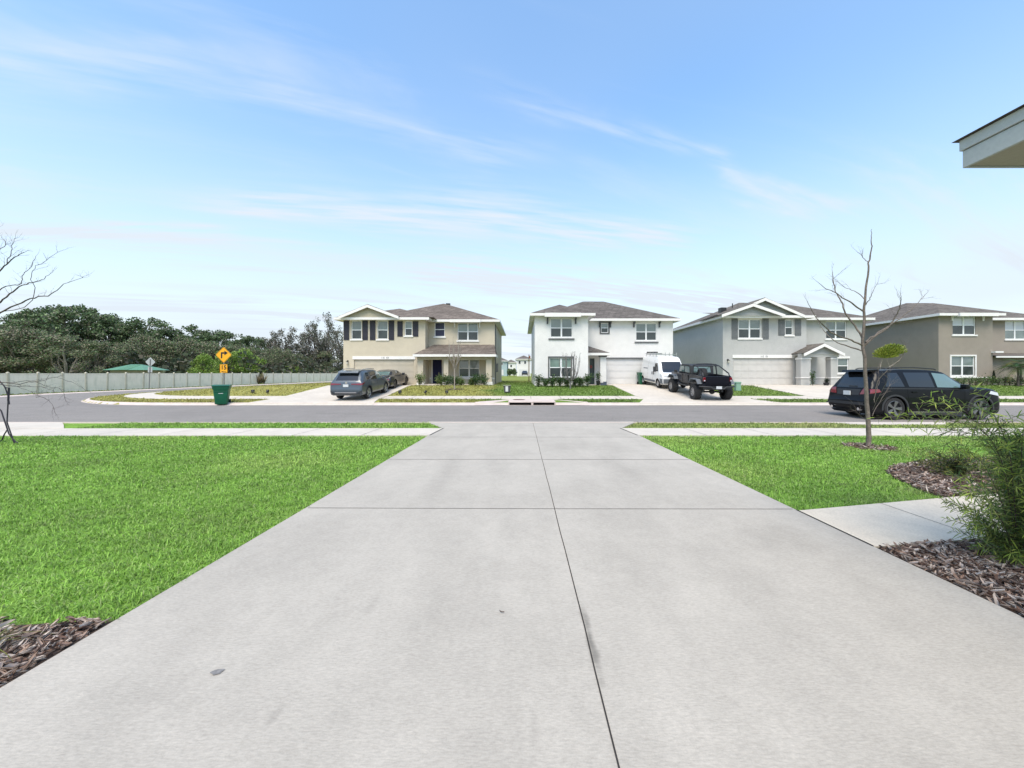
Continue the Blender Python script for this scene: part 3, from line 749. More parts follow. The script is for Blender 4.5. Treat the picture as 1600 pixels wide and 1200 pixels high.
def window(h, x0, x1, z0, z1, y, twin=True, trim=None, sill=None, header=None, blind=(m_blind, m_screen), depth=.10):
    """vinyl window set back in its opening: frame > panes, sill"""
    w = .055; yy = y + depth; mb = MB()
    def bar(a, b, c, d, t=.05): mb.box(a, b, yy - t, yy + .012, c, d)
    bar(x0, x0 + w, z0, z1); bar(x1 - w, x1, z0, z1); bar(x0 + w, x1 - w, z0, z0 + w); bar(x0 + w, x1 - w, z1 - w, z1)
    cols = [(x0 + w, x1 - w)]
    if twin:
        c = (x0 + x1) / 2; bar(c - .06, c + .06, z0 + w, z1 - w); cols = [(x0 + w, c - .06), (c + .06, x1 - w)]
    zm = (z0 + z1) / 2
    for a, b in cols: bar(a, b, zm - .032, zm + .032, .042)
    f = mb.build('window', m_vinyl, h)
    for a, b in cols:
        MB().box(a, b, yy - .005, yy + .008, zm + .032, z1 - w).build('pane', blind[0], f)
        MB().box(a, b, yy - .020, yy - .008, z0 + w, zm - .032).build('pane', blind[1], f)
    if sill: MB().box(x0 - .10, x1 + .10, y - .07, y + .01, z0 - .12, z0 - .003).build('sill', sill, f)
    if header: MB().box(x0 - .08, x1 + .08, y - .05, y + .01, z1 + .003, z1 + .17).build('header', header, f)
    if trim:
        t = .11; m2 = MB()
        m2.box(x0 - t, x0 - .003, y - .045, y - .002, z0 - t, z1 + t); m2.box(x1 + .003, x1 + t, y - .045, y - .002, z0 - t, z1 + t)
        m2.box(x0 - .003, x1 + .003, y - .045, y - .002, z1 + .003, z1 + t); m2.box(x0 - .003, x1 + .003, y - .045, y - .002, z0 - t, z0 - .003)
        m2.build('trim', trim, f)
    return (x0, x1, z0, z1)
def shutter(h, x0, x1, z0, z1, y, m):
    mb = MB(); n = 3; w = (x1 - x0) / n
    for k in range(n): mb.box(x0 + k * w + .004, x0 + (k + 1) * w - .004, y - .035, y - .003, z0, z1)
    for t in (.14, .5, .86): zc_ = lerp(z0, z1, t); mb.box(x0 + .006, x1 - .006, y - .055, y - .036, zc_ - .05, zc_ + .05)
    mb.build('shutter', m, h)
def bracket(h, x, z1, y, m, s=.42):
    mb = MB(); mb.prism([(y - .36, z1), (y - .002, z1), (y - .002, z1 - s), (y - .09, z1 - s), (y - .12, z1 - .16), (y - .36, z1 - .09)], 'x', x - .055, x + .055)
    mb.build('bracket', m, h)
def garage(h, x0, x1, z0, z1, y, m, header=None, seam=None, side=.02):
    mb = MB(); n = 4; hh = (z1 - z0) / n; ncol = 4 if x1 - x0 < 3.5 else 8; cw = (x1 - x0) / ncol
    for k in range(n):
        a, b = z0 + k * hh + .008, z0 + (k + 1) * hh - .008
        mb.box(x0, x1, y + .10, y + .13, a, b)
        for c in range(ncol):       # raised panels
            mb.box(x0 + c * cw + .07, x0 + (c + 1) * cw - .07, y + .088, y + .1005, a + .09, b - .09)
    mb.box(x0, x1, y + .131, y + .15, z0, z1)
    g = mb.build('garage_door', m, h)
    if header:
        mb = MB(); mb.box(x0 - .10, x1 + .10, y - .05, y - .002, z1 + .002, z1 + .26)
        mb.build('garage_header', header, h)
    return (x0, x1, z0, z1)
def wall_lamp(h, x, z, y):
    mb = MB(); mb.box(x - .06, x + .06, y - .03, y - .002, z - .02, z + .16); mb.tube([(x, y - .03, z + .12), (x, y - .13, z + .16), (x, y - .15, z + .08)], .015, 6)
    mb.lathe([(.03, z + .09), (.10, z + .04), (.09, z + .02)], 10, c=(x, y - .15, 0))
    l = mb.build('wall_lamp', m_lamp, h)
    MB().lathe([(.05, z - .16), (.075, z - .13), (.085, z + .02)], 10, c=(x, y - .15, 0)).build('lamp_glass', m_lampglass, l)
    return l
def number_marks(h, x, z, y):
    # the house number is too small to read: four small dark metal figures, two pairs
    for dx, kind in ((-.30, 0), (-.16, 1), (.10, 1), (.24, 0)):
        mb = MB(); a = x + dx; mb.box(a, a + .035, y - .06, y - .051, z, z + .13)
        if kind: mb.box(a + .036, a + .09, y - .06, y - .051, z, z + .03); mb.box(a + .036, a + .09, y - .06, y - .051, z + .10, z + .13)
        mb.build('house_number', m_dtrim, h)
def hip(mb, x0, x1, y0, y1, z, pitch, xr=None, ridge=None, bottom=True):
    """hip roof over a rectangle; eave line at z. ridge runs along the longer side"""
    w, d = x1 - x0, y1 - y0
    if w >= d:
        r = d / 2; zt = z + r * pitch; a, b = (x0 + r, (y0 + y1) / 2, zt), (x1 - r, (y0 + y1) / 2, zt)
        vs = [(x0, y0, z), (x1, y0, z), (x1, y1, z), (x0, y1, z), a, b]; fs = [(0, 1, 5, 4), (1, 2, 5), (2, 3, 4, 5), (3, 0, 4)]
    else:
        r = w / 2; zt = z + r * pitch; a, b = ((x0 + x1) / 2, y0 + r, zt), ((x0 + x1) / 2, y1 - r, zt)
        vs = [(x0, y0, z), (x1, y0, z), (x1, y1, z), (x0, y1, z), a, b]; fs = [(0, 1, 4), (1, 2, 5, 4), (2, 3, 5), (3, 0, 4, 5)]
    if bottom: fs.append((3, 2, 1, 0))
    mb.add(vs, fs)
    return a, b
def fascia_ring(mb, x0, x1, y0, y1, z, h=.20, t=.035):
    """boards round the eaves, below the roof edge, and the soffit behind them"""
    mb.box(x0 - t, x1 + t, y0 - t, y0, z - h, z - .004); mb.box(x0 - t, x1 + t, y1, y1 + t, z - h, z - .004)
    mb.box(x0 - t, x0, y0, y1, z - h, z - .004); mb.box(x1, x1 + t, y0, y1, z - h, z - .004)
    mb.box(x0 + .001, x1 - .001, y0 + .001, y1 - .001, z - h + .03, z - h + .05)
def gable(h, xc, x0, x1, y0, y1, zb, zp, m_roof, m_trim_, m_face, siding=True, ov=.3, th=.16):
    """front-facing gable roof: slopes between x0,x1 from zb up to zp, from y0 back to y1; rake boards and a filled face"""
    mb = MB()
    mb.add([(x0, y0, zb), (xc, y0, zp), (x1, y0, zb), (x0, y1, zb), (xc, y1, zp), (x1, y1, zb),
            (x0, y0, zb - .05), (xc, y0, zp - .05), (x1, y0, zb - .05), (x0, y1, zb - .05), (xc, y1, zp - .05), (x1, y1, zb - .05)],
           [(0, 1, 4, 3), (1, 2, 5, 4), (6, 9, 10, 7), (7, 10, 11, 8), (0, 6, 7, 1), (1, 7, 8, 2), (3, 4, 10, 9), (4, 5, 11, 10), (0, 3, 9, 6), (2, 8, 11, 5)])
    mb.build('gable_roof', m_roof, h)
    mb = MB(); tz = .052; rb = .22
    mb.add([(x0 - .04, y0 - .05, zb - tz), (xc, y0 - .05, zp - tz + .01), (xc, y0 - .05, zp - tz - rb), (x0 - .04, y0 - .05, zb - tz - rb),
            (x0 - .04, y0 + .02, zb - tz), (xc, y0 + .02, zp - tz + .01), (xc, y0 + .02, zp - tz - rb), (x0 - .04, y0 + .02, zb - tz - rb)],
           [(0, 1, 2, 3), (7, 6, 5, 4), (0, 4, 5, 1), (3, 2, 6, 7), (0, 3, 7, 4)])
    mb.add([(x1 + .04, y0 - .05, zb - tz), (xc, y0 - .05, zp - tz + .01), (xc, y0 - .05, zp - tz - rb), (x1 + .04, y0 - .05, zb - tz - rb),
            (x1 + .04, y0 + .02, zb - tz), (xc, y0 + .02, zp - tz + .01), (xc, y0 + .02, zp - tz - rb), (x1 + .04, y0 + .02, zb - tz - rb)],
           [(3, 2, 1, 0), (4, 5, 6, 7), (1, 5, 4, 0), (7, 6, 2, 3), (4, 7, 3, 0)])
    mb.build('rake_board', m_trim_, h)
    # face with lapped siding
    yf = y0 + ov; mb = MB(); n = 7; sl = (zp - zb) / (xc - x0)
    zf0, zf1 = zb - .1, zp - .08
    for k in range(n):
        a, b = lerp(zf0, zf1, k / n), lerp(zf0, zf1, (k + 1) / n)
        wa, wb = (zf1 - a) / sl, (zf1 - b) / sl
        ra, rb_ = wa * (x1 - xc) / (xc - x0), wb * (x1 - xc) / (xc - x0)
        mb.add([(xc - wa, yf - .02, a), (xc + ra, yf - .02, a), (xc + rb_, yf, b), (xc - wb, yf, b), (xc - wa, yf + .1, a), (xc + ra, yf + .1, a), (xc + rb_, yf + .1, b), (xc - wb, yf + .1, b)],
               [(0, 1, 2, 3), (0, 4, 5, 1), (1, 5, 6, 2), (3, 2, 6, 7), (0, 3, 7, 4), (4, 7, 6, 5)])
    mb.build('gable_face', m_face, h)

PAD = .78
# ================================================================== beige house (left)
D = 31.8
h = thing('two_storey_house', 'beige two storey house with dark navy shutters and navy front door', 'house', (0, 0, 0))
X = lambda px, d=D: WX(px, d)
Z = lambda py, d=D: WZ(py, d)
ze = 6.42                                   # roof edge height
xl, xm, xr = X(536.5), X(664.5), WX(773, 33.0)
g = (X(553), X(647), PAD, Z(561.5))
w1 = (X(549), X(565), Z(530), Z(501)); w2 = (X(589.5), X(606), Z(530), Z(501)); w3 = (X(632.5), X(644), Z(524.5), Z(501.5))
mb = MB(); block(mb, xl, xm, D, 40, -.2, ze - .12, [(g[0], g[1], -.1, g[3]), w1, w2, w3])
D2 = 33.0
w4 = (WX(679, D2), WX(695, D2), WZ(526, D2), WZ(503.5, D2)); w5 = (WX(715, D2), WX(747, D2), WZ(532, D2), WZ(504.5, D2)); w6 = (WX(717, D2), WX(749, D2), WZ(589, D2), WZ(562, D2))
dr = (WX(676, D2), WX(690.5, D2), PAD + .12, WZ(560.5, D2))
block(mb, xm + .002, xr, D2, 44, -.2, ze - .12, [w4, w5, w6, (dr[0], dr[1], -.1, dr[3])])
mb.build('wall', m_beige, h)
garage(h, g[0], g[1], g[2], g[3], D, m_dbeige, header=m_trim)
for w_, tw, sl_ in ((w1, False, m_trim), (w2, False, m_trim), (w3, False, m_trim)): window(h, *w_, D, tw, sill=sl_, header=m_trim if tw is False and w_ is not w3 else None)
for a, b in ((537.2, 545.8), (566.3, 575), (578, 586.8), (607.3, 616)): shutter(h, X(a), X(b), Z(531.5), Z(501), D, m_navy)
for a, b in ((621, 629.3), (645, 653.8)): shutter(h, X(a), X(b), Z(526), Z(502), D, m_navy)
m_navypane = mat('navy_shade', (.014, .014, .05), .3, spec=.5)
window(h, *w4, D2, False, sill=m_trim, blind=(m_navypane, m_navypane)); window(h, *w5, D2, True, sill=m_trim); window(h, *w6, D2, True, sill=m_trim)
for px in (710.5, 749.5): bracket(h, WX(px, D2), WZ(503, D2), D2, m_trim, .5)
MB().box(dr[0], dr[1], D2 + .07, D2 + .12, dr[2], dr[3]).build('front_door', m_door_navy, h)
mb = MB(); mb.box(dr[0] - .1, dr[0] - .002, D2 - .03, D2 + .02, dr[2], dr[3] + .1); mb.box(dr[1] + .002, dr[1] + .1, D2 - .03, D2 + .02, dr[2], dr[3] + .1); mb.box(dr[0] - .002, dr[1] + .002, D2 - .03, D2 + .02, dr[3] + .002, dr[3] + .1)
mb.build('door_frame', m_trim, h)
# main hips
mb = MB(); ex = .45
hip(mb, xl + 1.0, xr + .45, D2 - .5, D2 - .5 + 12.3, ze + .004, .41)
mb.build('roof', m_roofs[0], h)
mb = MB(); fascia_ring(mb, xl + 1.0, xr + .45, D2 - .5, D2 - .5 + 12.3, ze); fa = mb.build('fascia', m_trim, h)
mb = MB(); hip(mb, xl - .5, -7.35, D - .55, D + 8, ze + .008, .345); mb.build('roof', m_roofs[0], h)
mb = MB(); fascia_ring(mb, xl - .5, xm + .42, D - .55, D + 8.6, ze + .004); mb.build('fascia', m_trim, h)
gable(h, X(574, D - .8), X(530, D - .8), X(622, D - .8), D - .8, D + 3.2, ze + .10, Z(475, D - .8), m_roofs[0], m_trim, stucco('siding_beige', (.47, .42, .32)))
MB().box(X(537), X(612), D - .5, D - .02, ze - .1, ze + .06).build('frieze_board', m_trim, h)
MB().box(WX(705, D2), WX(752, D2), D2 - .75, D2 - .50, ze - .26, ze - .02).build('window_hood', m_trim, h)
# vents on the roof
mb = MB(); mb.box(-7.7, -7.3, 38.1, 38.4, 8.4, 8.85); mb.build('roof_vent', m_lamp, h)
# porch
DP = 31.0
pz = Z(553.5, DP - .4)
mb = MB()
x0, x1, y0, y1 = WX(645.5, DP - .4), WX(774.5, DP - .4), DP - .4, D2
zr = WZ(538.5, D2)
mb.add([(x0, y0, pz), (x1, y0, pz), (x1 - .3, y1, zr), (x0 + 1.15, y1, zr), (x0, y1, pz), (x1, y1, pz)], [(0, 1, 2, 3), (0, 3, 4), (1, 5, 2), (4, 3, 2, 5), (0, 4, 5, 1)])
mb.build('porch_roof', m_roofs[0], h)
mb = MB(); mb.box(x0 - .03, x1 + .03, y0 - .04, y0, pz - .2, pz - .004); mb.box(x0 - .03, x0, y0, D - .003, pz - .2, pz - .004); mb.box(x1, x1 + .03, y0, D2 - .01, pz - .2, pz - .004)
mb.build('porch_fascia', m_trim, h)
mb = MB(); mb.box(WX(652, DP), x1 - .3, DP, DP + .35, pz - .42, pz - .03); mb.box(xm + .01, x1 - .3, DP + .35, D2 - .01, pz - .2, pz - .1); mb.build('porch_beam', m_beige, h)
for a, b in ((652.3, 661), (693, 700.3), (759.3, 768.3)):
    mb = MB(); mb.box(WX(a, DP), WX(b, DP), DP + .02, DP + .37, -.1, pz - .422)
    po = mb.build('porch_post', m_beige, h)
    mb = MB(); mb.box(WX(a, DP) - .06, WX(b, DP) + .06, DP - .04, DP + .43, PAD - .1, PAD + .3); mb.build('post_base', m_trim, po)
mb = MB(); mb.box(dr[1] + .15, xr, D2 - .05, D2 - .002, WZ(592.5, D2), WZ(590, D2)); mb.box(xm + .1, dr[0] - .15, D2 - .05, D2 - .002, WZ(592.5, D2), WZ(590, D2)); mb.build('band', m_trim, h)
MB().box(xm, xr, DP + .0, D2, -.1, PAD + .10).build('porch_floor', m_conc2, h)
wall_lamp(h, X(543.5), Z(566), D); wall_lamp(h, X(657), Z(570), D - .0)
number_marks(h, X(602.5), g[3] + .07, D)
mb = MB(); mb.tube([(xr + .05, 33.4, .7), (xr + .05, 33.4, 6.1)], .04, 6); mb.box(xr + .003, xr + .2, 34.2, 34.6, 1.9, 2.6); mb.box(xr + .003, xr + .16, 35.2, 35.5, 2.2, 2.7); mb.build('electric_meter', m_gsh, h)

# ================================================================== white house (middle)
h = thing('two_storey_house', 'white two storey house with dark grey window trim and a single garage', 'house', (0, 0, 0))
DB, DM = 29.7, 32.6; ze = 6.45
xl, xb, xr = WX(835.5, DB), WX(919, DB), WX(1051.5, DM)
w1 = (WX(860, DB), WX(894.5, DB), WZ(527, DB), WZ(497.5, DB)); w2 = (WX(858.5, DB), WX(895, DB), WZ(589.5, DB), WZ(559, DB))
mb = MB(); block(mb, xl, xb, DB, 40, -.2, ze - .12, [w1, w2])
w3 = (WX(939, DM), WX(950.5, DM), WZ(520, DM), WZ(504.5, DM)); w4 = (WX(993.5, DM), WX(1026, DM), WZ(532, DM), WZ(505, DM))
g = (WX(947, DM), WX(1005.5, DM), PAD, WZ(560.5, DM)); dr = (WX(919.3, DM) + .12, WX(929, DM), PAD + .06, WZ(560, DM))
block(mb, xb + .002, xr, DM, 43, -.2, ze - .12, [w3, w4, (g[0], g[1], -.1, g[3]), (dr[0], dr[1], -.1, dr[3])])
mb.build('wall', m_white, h)
window(h, *w1, DB, True); window(h, *w2, DB, True, trim=m_dtrim, blind=(mat('pale_curtain', (.17, .25, .21), .08, noise=[(.8, .3)], spec=.9, coat=1, extra=blind_extra), m_screen))
window(h, *w3, DM, False, trim=m_dtrim); window(h, *w4, DM, True)
for px, d, z in ((855.5, DB, 497), (899.3, DB, 497), (937, DM, 503.2), (953.5, DM, 503.2), (990.3, DM, 503.2), (1030, DM, 503.2)): bracket(h, WX(px, d), WZ(z, d), d, m_dtrim, .46)
mb = MB(); mb.box(WX(857, DB), WX(897.5, DB), DB - .08, DB - .002, WZ(530.8, DB), WZ(528.8, DB)); mb.build('sill', m_dtrim, h)
mb = MB(); mb.box(WX(991.5, DM), WX(1028.5, DM), DM - .08, DM - .002, WZ(535.8, DM), WZ(534, DM))
mb.build('sill', m_dtrim, h)
mb = MB(); mb.box(WX(845, DB), xb + .04, DB - .07, DB - .002, WZ(593.2, DB), WZ(591, DB)); mb.build('band', m_dtrim, h)
garage(h, g[0], g[1], g[2], g[3], DM, m_dwhite)
MB().box(g[0] - .05, g[1] + .05, DM - .05, DM - .002, g[3] + .002, g[3] + .1).build('garage_header', m_dtrim, h)
fd = MB().box(dr[0], dr[1], DM + .05, DM + .1, dr[2], dr[3]).build('front_door', m_door_gr, h)
mb = MB(); mb.lathe([(.05, -.012), (.12, -.012), (.12, .012), (.05, .012)], 16, axis='y', c=((dr[0] + dr[1]) / 2 - .1, DM + .03, 2.35), cap=False); mb.build('wreath', mat('wreath_red', (.3, .05, .04), .8), fd)
mb = MB(); hip(mb, xl - .35, xr + .45, DM - .5, DM + 10.3, ze + .004, .455); mb.build('roof', m_roofs[1], h)
mb = MB(); fascia_ring(mb, xl - .35, xr + .45, DM - .5, DM + 10.3, ze); mb.build('fascia', m_trim, h)
mb = MB(); hip(mb, xl - .36, xb + .45, DB - .45, DB + 7, ze + .009, .44); mb.build('roof', m_roofs[1], h)
mb = MB(); fascia_ring(mb, xl - .36, xb + .45, DB - .45, DB + 3, ze + .005); mb.build('fascia', m_trim, h)
MB().box(WX(850.5, DB), WX(906, DB), DB - .62, DB - .45, ze - .30, ze - .0).build('window_hood', m_trim, h)
# entry roof
DQ = 30.9; pz = WZ(551.3, DQ - .3)
x0, x1, y0 = xb + .003, WX(953.5, DQ - .3), DQ - .3
mb = MB(); mb.add([(x0, y0, pz), (x1, y0, pz), (x1, DM, pz), (x0, DM, pz), (x0, DM, pz + .85), (x0, y0 + .7, pz + .66)], [(0, 1, 5), (1, 2, 4, 5), (2, 3, 4), (0, 3, 2, 1), (0, 5, 4, 3)]); mb.build('porch_roof', m_roofs[1], h)
mb = MB(); mb.box(x0, x1 + .03, y0 - .04, y0, pz - .2, pz - .004); mb.box(x1, x1 + .03, y0, DM - .003, pz - .2, pz - .004); mb.box(x0, x1, y0, DM - .01, pz - .2, pz - .17); mb.build('porch_fascia', m_trim, h)
mb = MB(); mb.box(WX(938, DQ), WX(947.3, DQ), DQ, DQ + .45, -.1, pz - .203); po = mb.build('porch_post', m_white, h)
MB().box(WX(938, DQ) - .05, WX(947.3, DQ) + .05, DQ - .05, DQ + .5, pz - .32, pz - .206).build('post_cap', m_dtrim, po)
MB().box(x0, x1 - .3, DQ - .1, DM - .003, -.1, PAD + .05).build('porch_floor', m_conc2, h)

# ================================================================== grey house
h = thing('two_storey_house', 'light grey two storey house with grey shutters and two nested front gables', 'house', (0, 0, 0))
D = 31.3; D2 = 32.6; ze = 6.52
xl, xm, xr = X(1129.5, D), X(1260, D), WX(1350, D2)
Xd = lambda px: WX(px, D)
Zd = lambda py: WZ(py, D)
g = (Xd(1146), Xd(1240.5), PAD, Zd(559.5))
w1 = (Xd(1154), Xd(1189), Zd(528.5), Zd(499)); w2 = (Xd(1227), Xd(1239), Zd(523.5), Zd(499.5))
w3 = (WX(1290.5, D2), WX(1322.5, D2), WZ(529.5, D2), WZ(502, D2)); w4 = (WX(1309, D2), WX(1326, D2), WZ(583, D2), WZ(560, D2)); w5 = (WX(1291, D2), WX(1297, D2), WZ(587, D2), WZ(560, D2))
mb = MB(); block(mb, xl, xm, D, 42, -.2, ze - .12, [(g[0], g[1], -.1, g[3]), w1, w2]); block(mb, xm + .002, xr, D2, 42.1, -.2, ze - .12, [w3, w4, w5])
mb.build('wall', m_grey, h)
garage(h, *g, D, m_dgrey, header=m_trim)
window(h, *w1, D, True, sill=m_trim, header=m_trim); window(h, *w2, D, False, sill=m_trim); window(h, *w3, D2, True, sill=m_trim)
window(h, *w4, D2, False, sill=m_trim, header=m_trim); window(h, *w5, D2, False)
for a, b, c, d in ((1143, 1152.6, 530, 498), (1191, 1201, 530, 498), (1216, 1226, 524.3, 499), (1241.5, 1251.5, 524.3, 499)): shutter(h, Xd(a), Xd(b), Zd(c), Zd(d), D, m_gsh)
mb = MB(); hip(mb, xl - .35, xr + .45, D2 - .5, D2 + 9.6, ze + .004, .435); mb.build('roof', m_roofs[2], h)
mb = MB(); fascia_ring(mb, xl - .35, xr + .45, D2 - .5, D2 + 9.6, ze); mb.build('fascia', m_trim, h)
mb = MB(); mb.box(xl - .38, xm + .4, D - .50, D - .46, ze - .2, ze - .004); mb.box(xl - .38, xl - .345, D - .45, D2 - .55, ze - .2, ze - .003); mb.box(xm + .36, xm + .4, D - .45, D2 - .55, ze - .2, ze - .003)
mb.box(xl - .34, xm + .35, D - .45, D2 - .55, ze - .17, ze - .15); mb.build('fascia', m_trim, h)
mb = MB(); mb.add([(xl - .38, D - .5, ze), (xm + .4, D - .5, ze), (xm + .4, D + 3, ze + .75), (xl - .38, D + 3, ze + .75)], [(0, 1, 2, 3)]); mb.add([(xl - .38, D - .5, ze - .003), (xm + .4, D - .5, ze - .003), (xm + .4, D + 3, ze - .003), (xl - .38, D + 3, ze - .003)], [(0, 3, 2, 1)]); mb.build('roof', m_roofs[2], h)
m_sgrey = stucco('siding_grey', (.36, .365, .355))
gable(h, WX(1195.5, D - .5), WX(1133, D - .5), WX(1258, D - .5), D - .5, D + 4, ze + .03, WZ(464.5, D - .5), m_roofs[2], m_trim, m_sgrey)
gable(h, WX(1177, D - .9), WX(1128.5, D - .9), WX(1226, D - .9), D - .9, D + 3, ze + .05, WZ(473.5, D - .9), m_roofs[2], m_trim, m_sgrey)
MB().box(Xd(1138), Xd(1214), D - .60, D - .503, Zd(494.2), Zd(491.3)).build('frieze_board', m_trim, h)
for px in (1137, 1248.5): wall_lamp(h, Xd(px), Zd(564), D)
number_marks(h, Xd(1194), g[3] + .07, D)
mb = MB(); mb.box(18.0, 18.5, 34.2, 34.7, 7.1, 7.75); mb.build('roof_vent', m_lamp, h); mb = MB(); mb.tube([(19.6, 35.2, 7.4), (19.6, 35.2, 8.3)], .05, 6); mb.build('vent_pipe', m_lamp, h)
# porch with its own small gable
DP = 30.2
gable(h, WX(1288, DP - .35), WX(1257, DP - .35), WX(1319, DP - .35), DP - .35, D2, WZ(552, DP - .35) + .04, WZ(536, DP - .35), m_roofs[2], m_trim, m_sgrey)
zt = WZ(553.5, DP)
mb = MB(); mb.box(WX(1252, DP), WX(1311, DP), DP, DP + .4, zt - .22, zt + .12); mb.box(WX(1252, DP), WX(1311, DP), DP + .4, D2 - .003, zt - .05, zt); mb.build('porch_beam', m_grey, h)
MB().box(WX(1262, DP), WX(1302, DP), DP - .05, DP - .002, zt - .02, zt + .12).build('frieze_board', m_trim, h)
for a, b in ((1251.5, 1267), (1298.5, 1308.5)):
    mb = MB(); mb.box(WX(a, DP), WX(b, DP), DP + .02, DP + .55, -.1, zt - .223); po = mb.build('porch_post', m_grey, h)
    mb = MB(); mb.box(WX(a, DP) - .04, WX(b, DP) + .04, DP - .03, DP + .6, WZ(561.3, DP), WZ(559.8, DP)); mb.build('post_band', m_trim, po); mb = MB(); mb.box(WX(a, DP) - .04, WX(b, DP) + .04, DP - .03, DP + .6, WZ(591, DP), WZ(589.5, DP)); mb.build('post_band', m_trim, po)
MB().box(WX(1267, DP) + .05, xr, D2 - .05, D2 - .002, WZ(591, D2), WZ(589.3, D2)).build('band', m_trim, h)
MB().box(Xd(1252), xr - 1, DP, D2 - .003, -.1, PAD + .05).build('porch_floor', m_conc2, h)

# ================================================================== brown house (right edge)
h = thing('two_storey_house', 'taupe brown two storey house with white window trim at the right edge of the row', 'house', (0, 0, 0))
DB, DM = 30.8, 33.4; ze = 6.62
xl, xb, xr = WX(1466.5, DB), WX(1551, DB), 46.3
w1 = (WX(1488.5, DB), WX(1524.5, DB), WZ(523, DB), WZ(493, DB)); w2 = (WX(1486, DB), WX(1523, DB), WZ(587, DB), WZ(556.5, DB))
w3 = (WX(1570.5, DM), WX(1603, DM), WZ(530, DM), WZ(501.5, DM)); w4 = (WX(1618, DM), WX(1650, DM), WZ(530, DM), WZ(501.5, DM))
mb = MB(); block(mb, xl, xb, DB, 43, -.2, ze - .12, [w1, w2]); block(mb, xb + .002, xr, DM, 43.1, -.2, ze - .12, [w3, w4]); mb.build('wall', m_brown, h)
window(h, *w1, DB, True, sill=m_trim, blind=(mat('white_blind', (.52, .55, .58), .1, spec=.8, coat=.8, extra=blind_extra), m_screen))
window(h, *w2, DB, True, trim=m_trim); window(h, *w3, DM, True, sill=m_trim, blind=(MATS['white_blind'], m_blind)); window(h, *w4, DM, True, sill=m_trim)
for px in (1486.5, 1535): bracket(h, WX(px, DB), WZ(492, DB), DB, m_trim, .5)
MB().box(WX(1474, DB), WX(1548, DB), DB - .07, DB - .002, WZ(590.6, DB), WZ(589, DB)).build('band', m_trim, h)
mb = MB(); hip(mb, xl - .4, xr + .45, DM - .5, DM + 10, ze + .004, .43); mb.build('roof', m_roofs[2], h)
mb = MB(); fascia_ring(mb, xl - .4, xr + .45, DM - .5, DM + 10, ze); mb.build('fascia', m_trim, h)
mb = MB(); hip(mb, xl - .41, xb + .45, DB - .45, DB + 6.6, ze + .009, .43); mb.build('roof', m_roofs[2], h)
mb = MB(); fascia_ring(mb, xl - .41, xb + .45, DB - .45, DB + 2.5, ze + .005); mb.build('fascia', m_trim, h)
MB().box(WX(1486, DB), WX(1545, DB), DB - .65, DB - .45, ze - .26, ze - .0).build('window_hood', m_trim, h)
mb = MB(); mb.box(WX(1548.5, DB), WX(1561, DB), DB - .3, DB + 1, WZ(551.5, DB), WZ(549, DB)); mb.box(xb + .003, 44.4, DB - .25, DB - .202, WZ(559, DB), WZ(556.5, DB)); mb.build('porch_fascia', m_trim, h)
mb = MB(); mb.box(xb + .004, 44.3, DB + .3, DM - .003, -.1, WZ(556.5, DB)); mb.build('entry_wall', m_brown, h)
mb = MB(); mb.add([(xb + .003, DB - .2, WZ(556.3, DB)), (44.4, DB - .2, WZ(556.3, DB)), (44.4, DM, WZ(549, DB)), (xb + .003, DM, WZ(549, DB)), (xb + .003, DM, WZ(556.3, DB)), (44.4, DM, WZ(556.3, DB))], [(0, 1, 2, 3), (0, 3, 4), (1, 5, 2), (0, 4, 5, 1)]); mb.build('entry_roof', m_roofs[2], h)

# ================================================================== own porch roof corner, upper right
h = thing('porch_roof', 'grey-white boxed eave corner of a porch roof jutting in at the upper right', 'roof')
m_eave = mat('eave_paint', (.40, .42, .41), .7, noise=[(2, .05), (30, .05)], bump=(60, .3, .006)); m_sof = mat('soffit_paint', (.34, .315, .25), .85, noise=[(4, .06)], bump=(50, .5, .006))
X0, Y1, Z0, Z1 = 3.30, 2.83, 3.335, 3.545
MB().box(X0 + .02, 4.7, -3, Y1 - .02, Z0 + .008, Z0 + .02).build('soffit', m_sof, h)
mb = MB(); mb.box(X0, X0 + .02, -3, Y1, Z0, Z0 + .125); mb.box(X0 - .012, X0 + .02, -3, Y1 + .012, Z0 + .131, Z1); mb.box(X0 + .02, 4.7, Y1 - .02, Y1, Z0, Z0 + .125); mb.box(X0 + .02, 4.7, Y1 - .02, Y1 + .012, Z0 + .131, Z1)
mb.build('fascia', m_eave, h, bevel=.003)
mb = MB(); mb.add([(X0 - .04, Y1 + .04, Z1 + .004), (4.7, Y1 + .04, Z1 + .004), (4.7, -3, Z1 + .004), (X0 - .04, -3, Z1 + .004), (4.5, Y1 - 1.7, Z1 + .60), (4.7, Y1 - 1.7, Z1 + .60), (4.5, -3, Z1 + .60), (4.7, -3, Z1 + .60),
                     ], [(0, 1, 5, 4), (0, 4, 6, 3), (0, 3, 2, 1), (4, 5, 7, 6)])
mb.build('shingles', m_roofs[1], h)
MB().box(3.9, 6.6, -3, .9, .2, Z0).build('wall', m_white, h)

